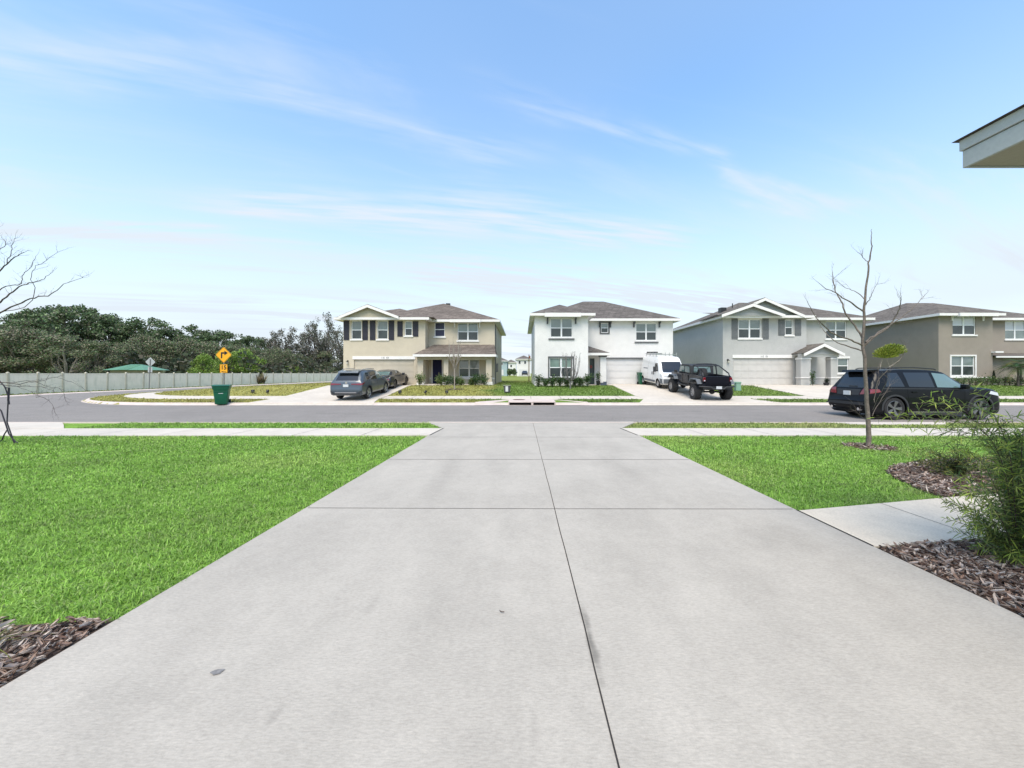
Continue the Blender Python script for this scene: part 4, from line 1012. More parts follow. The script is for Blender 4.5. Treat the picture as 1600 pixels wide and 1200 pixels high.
# ================================================================== far houses between the beige and the white house
def far_house(label, x0, x1, y, zb, ze_, m, roofm, wins, gar, depth=11, hipw=True, door=None):
    h = thing('distant_house', label, 'house')
    mb = MB(); block(mb, x0, x1, y, y + depth, zb - .5, ze_, [])
    mb.build('wall', m, h)
    mb = MB(); hip(mb, x0 - .5, x1 + .5, y - .5, y + depth + .5, ze_ + .01, .45); mb.build('roof', roofm, h)
    mb = MB(); fascia_ring(mb, x0 - .5, x1 + .5, y - .5, y + depth + .5, ze_); mb.build('fascia', m_trim, h)
    for a, b, c, d in wins:
        f = MB().box(a - .12, b + .12, y - .06, y - .002, c - .12, d + .12).build('window', m_vinyl, h)
        MB().box(a, b, y - .08, y - .061, c, d).build('pane', m_screen, f)
    for a, b, c, d in gar: MB().box(a, b, y - .07, y - .003, c, d).build('garage_door', m_dwhite, h)
    return h
d = 121
fx = lambda px: WX(px, d); fz = lambda py: WZ(py, d)
far_house('distant white house with a garage and dark car, seen beside the white house corner', fx(807.5), fx(829), d, 1, fz(560.8), m_white, m_roofs[1], [(fx(810.3), fx(813.3), fz(568.5), fz(563.8)), (fx(819), fx(822), fz(568.5), fz(563.8))], [(fx(811), fx(825), fz(586.5), fz(577))])
far_house('distant pale blue house seen past the corner of the beige house', fx(775), fx(792), d + 1, 1, fz(563.5), stucco('stucco_blue', (.33, .42, .43)), m_roofs[1], [(fx(782.3), fx(785.3), fz(570), fz(566.5))], [(fx(776), fx(786.5), fz(586.5), fz(577.5))])
d = 165
far_house('far off cream house between the pale blue and the white distant houses', fx(790.5), fx(806), d, 1, fz(566), m_white, m_roofs[2], [(fx(797.3), fx(800), fz(573.5), fz(570)), (fx(792), fx(795), fz(581), fz(577))], [])
# ------------------------------------------------------------------ vehicles
def paint(name, c, rough=.32, metal=.2, coat=.7, spec=.4): return mat(name, c, rough, metal=metal, coat=coat, spec=spec, noise=[(2.5, .03)])
m_pgrey = paint('paint_blue_grey', (.060, .078, .096)); m_pblack = paint('paint_black', (.004, .0045, .006), .4, 0, .22, .12); m_psed = paint('paint_dark', (.018, .020, .026))
m_pwhite = paint('paint_white', (.78, .78, .77), .35, 0); m_pjeep = paint('paint_jeep_black', (.007, .007, .012), .35, 0, .5, .3)
m_tyre = mat('tyre_rubber', (.018, .018, .019), .85, noise=[(30, .2)]); m_plastic = mat('black_plastic', (.025, .026, .028), .6)
m_gplastic = mat('grey_plastic', (.11, .125, .14), .65, noise=[(6, .1)])
m_alloy = mat('alloy', (.50, .51, .53), .3, metal=.85); m_dalloy = mat('dark_alloy', (.06, .06, .065), .35, metal=.7); m_dalloy2 = mat('graphite_alloy', (.20, .20, .21), .35, metal=.7); m_rimface = mat('machined_rim', (.34, .34, .35), .35, metal=.7)
m_cglass = mat('car_glass', (.010, .012, .014), .06, spec=.6, coat=.35); m_cglass2 = mat('car_glass_clear', (.10, .16, .15), .05, spec=.9, coat=1)
m_red = mat('tail_light_red', (.17, .006, .012), .15, coat=1); m_hl = mat('headlight_glass', (.55, .57, .60), .1, coat=1)
m_chrome = mat('chrome', (.75, .75, .76), .12, metal=1); m_plate = mat('number_plate', (.60, .62, .62), .4, noise=[(60, .25)]); m_dark = mat('dark_inside', (.008, .008, .008), 1, spec=0)

def cr(tab, x):
    """monotone-ish cubic through table rows (y, v0, v1, ...)"""
    n = len(tab)
    if x <= tab[0][0]: return list(tab[0][1:])
    if x >= tab[-1][0]: return list(tab[-1][1:])
    i = max(k for k in range(n - 1) if tab[k][0] <= x)
    x0, x1 = tab[i][0], tab[i + 1][0]; t = (x - x0) / (x1 - x0); out = []
    for c in range(1, len(tab[0])):
        p0, p1 = tab[i][c], tab[i + 1][c]; dlt = (p1 - p0) / (x1 - x0)
        def m(k):
            if k == 0 or k == n - 1: return 0 if False else ((tab[1][c] - tab[0][c]) / (tab[1][0] - tab[0][0]) if k == 0 else (tab[-1][c] - tab[-2][c]) / (tab[-1][0] - tab[-2][0]))
            a = (tab[k][c] - tab[k - 1][c]) / (tab[k][0] - tab[k - 1][0]); b = (tab[k + 1][c] - tab[k][c]) / (tab[k + 1][0] - tab[k][0])
            return 0 if a * b <= 0 else 2 * a * b / (a + b)
        h = x1 - x0; m0, m1 = m(i) * h, m(i + 1) * h
        out.append((2*t**3 - 3*t**2 + 1) * p0 + (t**3 - 2*t**2 + t) * m0 + (-2*t**3 + 3*t**2) * p1 + (t**3 - t**2) * m1)
    return out
class Body:
    """a car body lofted along its length: rows (y, zb, zbelt, ztop, wb, wbelt, wtop)"""
    def __init__(s, rows, crown=.02, tumble=.5):
        s.rows = rows; s.L = rows[-1][0]; s.crown = crown
    def ring(s, y):
        zb, zt, zr, wb, wt, wr = cr(s.rows, y)
        wm = max(wb, wt) + .012
        return [(0, zb), (wb * .84, zb), (wb * .97, zb + .05), (wb, zb + .13), (wm, lerp(zb, zt, .55)), (wt + .008, lerp(zb, zt, .86)), (wt - .012, zt),
                (lerp(wt, wr, .45) + .010, lerp(zt, zr, .45)), (wr + .035, lerp(zt, zr, .86)), (wr - .03, lerp(zt, zr, .975)), (wr * .6, zr + s.crown * .6), (0, zr + s.crown)]
    def mesh(s, n=70):
        ys = sorted(set([r[0] for r in s.rows] + frange(0, s.L, s.L / n))); V, Fc = [], []
        for y in ys:
            r = s.ring(y); full = r + [(-a, b) for a, b in r[-2:0:-1]]; k = len(full)
            V += [(a, y, b) for a, b in full]
        for i in range(len(ys) - 1):
            for j in range(k): Fc.append((i * k + j, i * k + (j + 1) % k, (i + 1) * k + (j + 1) % k, (i + 1) * k + j))
        Fc.append(tuple(range(k))[::-1]); Fc.append(tuple((len(ys) - 1) * k + j for j in range(k)))
        mb = MB(); mb.add(V, Fc); return mb
    def side(s, y, z):
        r = s.ring(y)
        for (a, za), (b, zb) in zip(r[3:], r[4:]):
            if za <= z <= zb and zb > za: return lerp(a, b, (z - za) / (zb - za))
        return r[3][0] if z < r[3][1] else r[-3][0]
    def top(s, x, y):
        r = s.ring(y)[::-1]; x = abs(x)
        for (a, za), (b, zb) in zip(r, r[1:]):
            if a <= x <= b and b > a: return lerp(za, zb, (x - a) / (b - a))
        return r[-5][1]
    def rear(s, x, z, y1=1.4):
        lo, hi = 0.0, y1
        if s.top(x, 0) >= z: return 0
        for _ in range(22):
            m = (lo + hi) / 2
            if s.top(x, m) >= z: hi = m
            else: lo = m
        return hi
    def front(s, x, z, y0):
        lo, hi = y0, s.L
        if s.top(x, s.L) >= z: return s.L
        for _ in range(22):
            m = (lo + hi) / 2
            if s.top(x, m) >= z: lo = m
            else: hi = m
        return lo
def patch(kind, body, corners, m, name, parent, off=.006, n=10, th=.012, **kw):
    """a panel that hugs the body: corners are 4 (u,v) pairs. side: u=y, v=z, sgn=+-1; rear/front: u=x, v=z; top: u=x, v=y"""
    sgn = kw.get('sgn', 1); G = []
    for j in range(n + 1):
        for i in range(n + 1):
            a, b = i / n, j / n
            u = lerp(lerp(corners[0][0], corners[1][0], a), lerp(corners[3][0], corners[2][0], a), b)
            v = lerp(lerp(corners[0][1], corners[1][1], a), lerp(corners[3][1], corners[2][1], a), b)
            if kind == 'side': p = (sgn * (body.side(u, v) + off), u, v); q = (sgn * (body.side(u, v) - th), u, v)
            elif kind == 'rear': y = body.rear(u, v); p = (u, y - off, v + off * .3); q = (u, y + th, v)
            elif kind == 'front': y = body.front(u, v, kw.get('y0', body.L * .5)); p = (u, y + off, v + off * .3); q = (u, y - th, v)
            else: z = body.top(u, v); p = (u, v, z + off); q = (u, v, z - th)
            G.append((p, q))
    mb = MB(); V = [g[0] for g in G] + [g[1] for g in G]; k = n + 1; N0 = len(G); Fc = []
    for j in range(n):
        for i in range(n): Fc.append((j * k + i, j * k + i + 1, (j + 1) * k + i + 1, (j + 1) * k + i))
    edge = [i for i in range(k)] + [j * k + n for j in range(1, k)] + [n * k + i for i in range(n - 1, -1, -1)] + [j * k for j in range(n - 1, 0, -1)]
    for a, b in zip(edge, edge[1:] + edge[:1]): Fc.append((a, b, b + N0, a + N0))
    mb.add(V, Fc)
    return mb.build(name, m, parent, smooth=40)
def carve(o, cuts):
    """wheel wells: exact boolean with cylinders, baked into the mesh"""
    mb = MB()
    for (x0, x1, y, z, r) in cuts: mb.lathe([(0, x0), (r, x0), (r, x1), (0, x1)], 40, axis='x', c=(0, y, z), cap=False)
    c = mb.build('cutter', m_dark); o.data.materials.append(m_dark)
    for p in c.data.polygons: p.material_index = 0
    par = o.parent; o.parent = None
    md = o.modifiers.new('b', 'BOOLEAN'); md.operation = 'DIFFERENCE'; md.solver = 'EXACT'; md.object = c
    try: md.material_mode = 'TRANSFER'
    except Exception: pass
    dg = bpy.context.evaluated_depsgraph_get(); me = bpy.data.meshes.new_from_object(o.evaluated_get(dg))
    o.modifiers.clear(); o.data = me; bpy.data.objects.remove(c)
    bm = bmesh.new(); bm.from_mesh(me)
    for f in bm.faces: f.smooth = True
    for e in bm.edges: e.smooth = not (len(e.link_faces) == 2 and e.calc_face_angle(0) > R(32))
    bm.to_mesh(me); bm.free(); o.parent = par
def wheel(parent, x, y, r, w, rim_r, spokes, m_rim, sgn, z=None, style='split', tread=False):
    """sgn: +1 outer face towards +x"""
    z = r if z is None else z
    prof = [(rim_r, -w / 2), (r - .035, -w / 2), (r - .008, -w / 2 + .03), (r, -w / 2 + .06), (r, w / 2 - .06), (r - .008, w / 2 - .03), (r - .035, w / 2), (rim_r, w / 2)]
    t = MB(); t.lathe(prof, 36, axis='x', c=(x, y, z), cap=False)
    if tread:
        for k in range(26):
            for s_ in (-1, 1):
                a = 2 * PI * (k + .25 * s_) / 26; ca, sa = math.cos(a), math.sin(a)
                P = lambda dx, da, rr: (x + dx, y + (rr) * math.cos(a + da), z + rr * math.sin(a + da))
                x0, x1 = s_ * w * .10, s_ * w * .53; da = .075
                vs = [P(x0, -da, r - .01), P(x1, -da, r - .03), P(x1, da, r - .03), P(x0, da, r - .01), P(x0, -da, r + .018), P(x1, -da, r + .005), P(x1, da, r + .005), P(x0, da, r + .018)]
                t.add(vs, [(3,2,1,0),(4,5,6,7),(0,1,5,4),(1,2,6,5),(2,3,7,6),(3,0,4,7)])
    wh = t.build('wheel', m_tyre, parent, smooth=35)
    b = MB(); xo = x + sgn * w / 2
    b.lathe([(rim_r + .012, 0), (rim_r + .012, -sgn * .02), (rim_r - .02, -sgn * .012), (rim_r - .03, -sgn * .09)], 36, axis='x', c=(xo + sgn * .004, y, z), cap=False)
    for k in range(spokes):
        offs = (-.11, .11) if style == 'split' else (0,)
        for d_ in offs:
            a0 = 2 * PI * k / spokes; a1 = a0 + d_ * 1.0; hw = .026 if style == 'split' else rim_r * .13
            def P(rr, s_, a_, dx): 
                return (xo - sgn * dx, y + rr * math.cos(a_) - s_ * hw * math.sin(a_), z + rr * math.sin(a_) + s_ * hw * math.cos(a_))
            vs = [P(.05, -1, a0, .035), P(.05, 1, a0, .035), P(rim_r - .01, 1.2, a1, .012), P(rim_r - .01, -1.2, a1, .012), P(.05, -1, a0, .07), P(.05, 1, a0, .07), P(rim_r - .01, 1.2, a1, .05), P(rim_r - .01, -1.2, a1, .05)]
            b.add(vs, [(0,1,2,3),(7,6,5,4),(0,4,5,1),(1,5,6,2),(2,6,7,3),(3,7,4,0)])
    b.lathe([(0, -.02), (.055, -.02), (.062, -.05)], 16, axis='x', c=(xo, y, z), cap=False) if sgn > 0 else b.lathe([(0, .02), (.055, .02), (.062, .05)], 16, axis='x', c=(xo, y, z), cap=False)
    b.build('rim', m_rim, wh, smooth=35)
    MB().lathe([(0, -.01), (rim_r - .02, -.01), (rim_r - .02, .01), (0, .01)], 28, axis='x', c=(xo - sgn * .11, y, z), cap=False).build('brake_disc', m_plastic, wh)
    return wh
def mirror_part(parent, x, y, z, sgn, m, fwd=1):
    mb = MB(); mb.prism([(y - .09, z), (y + .06, z + .01), (y + .09, z + .08), (y + .02, z + .17), (y - .09, z + .16)], 'x', x + sgn * .04, x + sgn * .24)
    mb.box(min(x - sgn * .02, x + sgn * .06), max(x - sgn * .02, x + sgn * .06), y - .03, y + .05, z + .01, z + .06)
    return mb.build('side_mirror', m, parent, smooth=30, bevel=.02)

def suv(label, loc, rz, m, rows, wb0, wb1, r, tw, rim_r, spokes, m_rim, wins, belt_chrome=False, group=None, cladding=True, kind='suv', L=5.0):
    t = thing('parked_car', label, 'car', loc, rz)
    B = Body(rows); o = B.mesh().build('body', m, t, smooth=32)
    carve(o, [(s_ * .62, s_ * 1.2, y, r, r + .055) if s_ > 0 else (-1.2, -.62, y, r, r + .055) for s_ in (1, -1) for y in (wb0, wb1)])
    hw = max(q[4] for q in rows)
    for s_ in (1, -1):
        for y in (wb0, wb1): wheel(t, s_ * (hw - tw / 2 - .015), y, r, tw, rim_r, spokes, m_rim, s_)
        for w_ in wins: patch('side', B, w_[:4], w_[4] if len(w_) > 4 else m_cglass, 'side_window', t, sgn=s_, off=.006)
        if cladding:
            for y in (wb0, wb1):     # arch trim
                mb = MB(); k = 16; ri, ro = r + .045, r + .105
                for i in range(k):
                    a0, a1 = PI * (i / k) * 1.08 - .12, PI * ((i + 1) / k) * 1.08 - .12
                    def P(rr, a, off): 
                        yy, zz = y + rr * math.cos(a), r + rr * math.sin(a); return (s_ * (B.side(clampf(yy, .1, B.L - .1), max(zz, .36)) + off), yy, zz)
                    mb.add([P(ri, a0, .012), P(ro, a0, .010), P(ro, a1, .010), P(ri, a1, .012), P(ri, a0, -.04), P(ro, a0, -.04), P(ro, a1, -.04), P(ri, a1, -.04)], [(0,1,2,3),(0,3,7,4),(1,5,6,2)])
                mb.build('arch_trim', m_plastic, t, smooth=40)
    return t, B

# --- black SUV parked on the street
rows = [(0, .46, .60, .64, .78, .80, .74), (.03, .40, .62, .67, .88, .90, .82), (.10, .34, .80, .86, .93, .93, .84), (.15, .32, .98, 1.04, .945, .95, .84), (.22, .19, 1.08, 1.18, .95, .955, .80),
        (.42, .17, 1.11, 1.48, .955, .955, .735), (.60, .17, 1.12, 1.70, .955, .955, .685), (.80, .17, 1.13, 1.755, .96, .955, .675), (1.6, .17, 1.13, 1.785, .965, .955, .70), (2.5, .17, 1.115, 1.765, .965, .955, .71),
        (3.02, .17, 1.11, 1.70, .965, .95, .70), (3.38, .17, 1.10, 1.50, .965, .95, .71), (3.70, .17, 1.09, 1.28, .965, .945, .745), (3.92, .17, 1.08, 1.17, .965, .94, .79), (4.3, .17, 1.06, 1.135, .96, .935, .82),
        (4.65, .18, 1.03, 1.10, .955, .925, .81), (4.85, .19, .97, 1.05, .93, .91, .78), (4.95, .22, .88, .97, .89, .87, .73), (5.0, .27, .74, .84, .85, .83, .68), (5.03, .37, .62, .68, .79, .78, .62)]
wins = [((.72, 1.17), (1.42, 1.165), (1.30, 1.66), (.98, 1.655)), ((1.58, 1.165), (2.52, 1.15), (2.46, 1.665), (1.52, 1.67)), ((2.62, 1.15), (3.70, 1.13), (3.09, 1.61), (2.58, 1.66), m_cglass2)]
suv_loc = (9.92 + 1.02, 13.85 + 1.75 + .0, .03)
t, B = suv('black SUV parked on the street at the kerb behind the bare tree', (13.08, 15.3, .02), R(-90), m_pblack, rows, 1.05, 4.18, .395, .26, .285, 5, m_dalloy2, wins)
patch('rear', B, ((-.62, 1.12), (.62, 1.12), (.56, 1.60), (-.56, 1.60)), m_cglass, 'rear_window', t)
patch('top', B, ((-.70, 3.74), (.70, 3.74), (.60, 3.10), (-.60, 3.10)), m_cglass, 'windscreen', t)
t.scale = (1.0, 1.035, 1.08)
mb = MB(); mb.prism([(.32, 1.70), (.40, 1.77), (.80, 1.79), (.80, 1.74), (.45, 1.70)], 'x', -.60, .60); mb.build('rear_spoiler', m_pblack, t, bevel=.01)
for s_ in (1, -1):
    patch('rear', B, ((s_ * .55, .88), (s_ * .86, .90), (s_ * .84, 1.10), (s_ * .66, 1.12)), m_red, 'tail_light', t, off=.012)
    patch('side', B, ((.13, .92), (.52, .98), (.46, 1.08), (.18, 1.08)), m_red, 'tail_light', t, sgn=s_, off=.012)
    patch('side', B, ((4.52, .92), (4.90, .84), (4.90, .95), (4.60, 1.02)), m_hl, 'headlight', t, sgn=s_, off=.012)
    mirror_part(t, s_ * .93, 3.50, 1.09, s_, m_pblack)
    mb = MB(); mb.tube([(s_ * .62, .95, 1.80), (s_ * .64, 1.1, 1.84), (s_ * .66, 2.0, 1.85), (s_ * .66, 2.75, 1.80), (s_ * .66, 2.85, 1.765)], .02, 6); mb.build('roof_rail', m_plastic, t, smooth=40)
    mb = MB(); mb.box(min(s_ * .955, s_ * .985), max(s_ * .955, s_ * .985), 1.5, 3.5, .17, .27); mb.build('sill_trim', m_plastic, t, bevel=.008)
    mb = MB(); mb.box(min(s_ * .93, s_ * .99), max(s_ * .93, s_ * .99), 1.62, 3.45, .275, .295); mb.build('sill_strip', m_chrome, t)
    for y in (1.66, 2.66): 
        mb = MB(); mb.box(min(s_ * .975, s_ * 1.0), max(s_ * .975, s_ * 1.0), y, y + .2, .965, 1.0); mb.build('door_handle', m_pblack, t, bevel=.006)
    for y0, y1 in ((1.53, 1.50), (2.58, 2.56), (3.56, 3.62)):    # shut lines
        patch('side', B, ((y0, .42), (y0 + .008, .42), (y1 + .008, 1.10), (y1, 1.10)), m_dark, 'door_seam', t, sgn=s_, off=.0025, n=6, th=.004)
    MB().lathe([(.0, 0), (.055, 0), (.055, .12), (.065, .12), (.065, 0)], 16, axis='y', c=(s_ * .62, -.03, .36), cap=False).build('exhaust', m_chrome, t, smooth=40)
patch('rear', B, ((-.93, .50), (.93, .50), (.93, .60), (-.93, .60)), m_plastic, 'bumper_trim', t, off=.02)
patch('rear', B, ((-.50, .855), (.50, .855), (.55, 1.06), (-.55, 1.06)), m_plastic, 'tailgate_panel', t, off=.004)
MB().box(-.155, .155, .055, .09, .84, .995).build('number_plate', m_plate, t, bevel=.004)
mb = MB(); mb.box(-.03, .34, .18, .21, 1.155, 1.185); mb.build('wiper', m_plastic, t)
patch('side', B, ((.60, 1.09), (3.70, 1.07), (3.70, 1.095), (.60, 1.12)), m_plastic, 'belt_trim', t, sgn=-1, off=.004, n=16)
patch('side', B, ((.60, 1.09), (3.70, 1.07), (3.70, 1.095), (.60, 1.12)), m_plastic, 'belt_trim', t, sgn=1, off=.004, n=16)

# --- blue-grey SUV on the left driveway, seen from behind
rows = [(0, .42, .58, .64, .78, .80, .74), (.03, .36, .62, .70, .87, .88, .80), (.07, .31, .84, .90, .91, .91, .82), (.11, .29, .98, 1.04, .925, .925, .80), (.16, .29, 1.04, 1.12, .925, .925, .78), (.30, .28, 1.08, 1.29, .93, .925, .75),
        (.48, .28, 1.10, 1.50, .935, .92, .70), (.62, .28, 1.11, 1.64, .94, .92, .665), (.85, .28, 1.12, 1.69, .945, .92, .66), (1.6, .28, 1.10, 1.73, .95, .925, .68), (2.4, .28, 1.08, 1.71, .95, .925, .69),
        (2.85, .28, 1.07, 1.64, .95, .92, .68), (3.25, .28, 1.05, 1.40, .95, .92, .71), (3.6, .28, 1.02, 1.16, .95, .91, .76), (4.0, .28, .98, 1.06, .945, .90, .78), (4.5, .29, .88, .96, .92, .86, .74), (4.8, .33, .68, .76, .84, .80, .62), (4.93, .40, .54, .58, .72, .70, .52)]
wins = [((.78, 1.17), (1.40, 1.15), (1.36, 1.58), (1.0, 1.58)), ((1.5, 1.14), (2.38, 1.12), (2.36, 1.60), (1.46, 1.60)), ((2.46, 1.12), (3.50, 1.09), (2.92, 1.54), (2.44, 1.60), m_cglass2)]
t, B = suv('blue-grey SUV parked nose in on the driveway of the beige house', (-10.25, 21.95, .19), R(0), m_pgrey, rows, 1.05, 3.90, .375, .24, .26, 5, m_alloy, wins)
t.rotation_euler[0] = R(3.6)
patch('rear', B, ((-.64, 1.17), (.64, 1.17), (.58, 1.52), (-.58, 1.52)), m_cglass, 'rear_window', t)
patch('top', B, ((-.70, 3.55), (.70, 3.55), (.60, 2.95), (-.60, 2.95)), m_cglass, 'windscreen', t)
mb = MB(); mb.prism([(.34, 1.60), (.40, 1.69), (.85, 1.725), (.85, 1.67), (.46, 1.60)], 'x', -.60, .60); mb.build('rear_spoiler', m_pgrey, t, bevel=.01)
for s_ in (1, -1):
    patch('rear', B, ((s_ * .30, .94), (s_ * .88, .90), (s_ * .88, 1.01), (s_ * .30, .985)), m_red, 'tail_light', t, off=.014)
    patch('side', B, ((.08, .91), (.50, 1.0), (.46, 1.05), (.12, 1.02)), m_red, 'tail_light', t, sgn=s_, off=.014)
    mirror_part(t, s_ * .90, 3.25, 1.03, s_, m_pgrey)
    mb = MB(); mb.tube([(s_ * .61, .95, 1.74), (s_ * .63, 1.1, 1.78), (s_ * .65, 2.0, 1.79), (s_ * .65, 2.6, 1.745)], .02, 6); mb.build('roof_rail', m_alloy, t, smooth=40)
    for y0, y1 in ((1.46, 1.42), (2.42, 2.40)): patch('side', B, ((y0, .40), (y0 + .01, .40), (y1 + .01, 1.06), (y1, 1.06)), m_dark, 'door_seam', t, sgn=s_, off=.0025, n=6, th=.004)
    patch('rear', B, ((s_ * .70, .44), (s_ * .90, .50), (s_ * .90, .60), (s_ * .74, .50)), m_plastic, 'bumper_vent', t, off=.012)
patch('rear', B, ((-.62, .44), (.62, .44), (.62, .50), (-.62, .50)), m_chrome, 'bumper_strip', t, off=.016)
patch('rear', B, ((-.85, .36), (.85, .36), (.80, .43), (-.80, .43)), m_plastic, 'lower_bumper', t, off=.012)
MB().box(-.155, .155, .015, .05, .80, .95).build('number_plate', m_plate, t, bevel=.004)
MB().lathe([(0, -.012), (.075, -.012), (.075, .012), (0, .012)], 18, axis='y', c=(0, .10, 1.03)).build('round_badge', m_chrome, t)

# --- dark coupe in front of it
rows = [(0, .38, .60, .64, .74, .76, .70), (.04, .30, .74, .80, .86, .86, .78), (.12, .24, .90, .96, .90, .89, .80), (.5, .22, .96, 1.02, .925, .90, .78), (.85, .21, .97, 1.12, .935, .90, .70), (1.3, .21, .97, 1.30, .93, .89, .58), (1.9, .21, .96, 1.37, .925, .885, .56),
        (2.4, .21, .95, 1.33, .925, .885, .57), (2.9, .21, .94, 1.12, .93, .885, .66), (3.2, .21, .93, .99, .93, .885, .74), (3.9, .21, .88, .94, .93, .87, .76), (4.4, .23, .74, .82, .89, .82, .70), (4.62, .30, .56, .62, .78, .72, .58)]
wins = [((1.0, 1.01), (1.6, 1.0), (1.55, 1.27), (1.30, 1.25)), ((1.68, 1.0), (2.85, .97), (2.40, 1.27), (1.65, 1.29))]
t, B = suv('low dark coupe parked between the blue-grey SUV and the beige garage', (-10.3, 26.98, .56), R(0), m_psed, rows, .98, 3.62, .35, .25, .26, 10, m_dalloy, wins, cladding=False)
t.rotation_euler[0] = R(4)
patch('rear', B, ((-.56, 1.06), (.56, 1.06), (.48, 1.28), (-.48, 1.28)), m_cglass2, 'rear_window', t)
for s_ in (1, -1):
    patch('rear', B, ((s_ * .36, .72), (s_ * .80, .72), (s_ * .80, .82), (s_ * .36, .82)), m_red, 'tail_light', t, off=.012)
    mirror_part(t, s_ * .88, 2.62, .93, s_, m_psed)
mb = MB(); mb.prism([(.02, 1.0), (.08, 1.05), (.35, 1.03), (.35, .99)], 'x', -.75, .75); mb.build('rear_spoiler', m_psed, t, bevel=.008)

# --- white high-roof van nose out on the middle driveway (front of the van faces the street)
rows = [(0, .42, .80, .86, .84, .84, .70), (.05, .34, .98, 1.04, .95, .95, .84), (.16, .30, 1.08, 1.16, .985, .98, .86), (.42, .28, 1.16, 1.24, 1.0, .99, .86), (.70, .28, 1.24, 1.40, 1.01, .99, .84), (1.0, .28, 1.28, 1.80, 1.015, .99, .80), (1.28, .28, 1.30, 2.18, 1.02, .99, .78),
        (1.48, .28, 1.30, 2.38, 1.02, .99, .78), (1.85, .28, 1.30, 2.50, 1.025, 1.0, .80), (2.4, .28, 1.30, 2.53, 1.025, 1.01, .82), (5.2, .28, 1.30, 2.53, 1.025, 1.01, .82), (5.36, .30, 1.30, 2.50, 1.01, .99, .80), (5.41, .34, 1.30, 2.46, .98, .97, .77)]
t = thing('parked_van', 'white high-roof work van with a ladder rack beside the white house garage', 'van', (11.10, 27.25, .66), 0)
t.rotation_euler = (R(3.2), 0, 0); t.scale = (1, 1, .92)
B = Body([(q[0] * .93,) + tuple(q[1:]) for q in rows], crown=.03); o = B.mesh().build('body', m_pwhite, t, smooth=32)
carve(o, [(.70, 1.3, y, .35, .42) for y in (.92, 4.35)] + [(-1.3, -.70, y, .35, .42) for y in (.92, 4.35)])
for s_ in (1, -1):
    for y in (.92, 4.35): wheel(t, s_ * .90, y, .35, .22, .21, 6, m_alloy, s_, z=.35)
    patch('side', B, ((1.0, 1.34), (1.78, 1.30), (1.78, 1.98), (1.38, 1.98)), m_cglass, 'side_window', t, sgn=s_)
    patch('front' if False else 'rear', B, ((s_ * .50, .93), (s_ * .90, .96), (s_ * .90, 1.14), (s_ * .52, 1.08)), m_hl, 'headlight', t, off=.012)
    patch('side', B, ((.12, .86), (.45, 1.0), (.50, 1.16), (.20, 1.10)), m_hl, 'headlight', t, sgn=s_, off=.010)
    patch('side', B, ((.06, .38), (.50, .38), (.50, .78), (.06, .78)), m_gplastic, 'bumper_corner', t, sgn=s_, off=.012)
    patch('side', B, ((1.45, .40), (3.85, .40), (3.85, .58), (1.45, .58)), m_gplastic, 'side_moulding', t, sgn=s_, off=.018, n=14)
    mb = MB(); mb.prism([(1.18, 1.28), (1.30, 1.28), (1.34, 1.70), (1.20, 1.70)], 'x', min(s_ * 1.04, s_ * 1.24), max(s_ * 1.04, s_ * 1.24)); mb.box(min(s_ * .96, s_ * 1.1), max(s_ * .96, s_ * 1.1), 1.24, 1.30, 1.34, 1.42); mb.build('side_mirror', m_plastic, t, bevel=.02)
    for y in (1.94, 3.2):
        patch('side', B, ((y, .5), (y + .014, .5), (y + .014, 2.2), (y, 2.2)), m_dark, 'door_seam', t, sgn=s_, off=.003, n=6, th=.004)
    for y in (1.72, 2.06):
        mb = MB(); mb.box(min(s_ * 1.02, s_ * 1.05), max(s_ * 1.02, s_ * 1.05), y, y + .10, 1.02, 1.26); mb.build('door_handle', m_plastic, t, bevel=.006)
    patch('side', B, ((.52, .38), (.56, .70), (1.34, .70), (1.40, .38)), m_gplastic, 'arch_trim', t, sgn=s_, off=.004) if False else None
patch('rear', B, ((-.78, 1.27), (.78, 1.27), (.70, 2.10), (-.70, 2.10)), m_cglass, 'windscreen', t, n=14)
patch('rear', B, ((-.92, .42), (.92, .42), (.92, .76), (-.92, .76)), m_gplastic, 'front_bumper', t, off=.03, n=12)
patch('rear', B, ((-.45, .78), (.45, .78), (.42, .93), (-.42, .93)), m_plastic, 'grille', t, off=.02)
# small dark sticker line on the flank
patch('side', B, ((3.3, 1.44), (4.3, 1.44), (4.3, 1.52), (3.3, 1.52)), mat('decal_dark', (.10, .11, .13), .5, noise=[((8, 8, 1), .6)]), 'decal', t, sgn=-1, off=.005)
mb = MB()
for y in (1.95, 2.65, 3.35, 4.2): 
    mb.box(-.80, .80, y, y + .05, 2.66, 2.70)
    for s_ in (1, -1): mb.box(s_ * .78 - .02, s_ * .78 + .02, y, y + .05, 2.45, 2.84)
mb.build('roof_rack', m_alloy, t)
t2 = thing('ladder', 'ladder lying on the roof rack of the white van', 'ladder', (11.10, 27.25, .66), 0); t2.rotation_euler = (R(3.2), 0, 0); t2.scale = (1, 1, .92)
mb = MB()
for s_ in (-.62, -.22): mb.box(s_ - .02, s_ + .02, 2.3, 4.9, 2.71, 2.79)
for k in range(10): mb.box(-.60, -.24, 2.4 + k * .26, 2.44 + k * .26, 2.73, 2.77)
mb.build('ladder_frame', m_alloy, t2)
mb = MB()
for k in range(4): mb.box(-.66, -.18, 3.3 + k * .35, 3.5 + k * .35, 2.80, 2.92)
mb.build('clamps', m_plastic, t2, bevel=.02)

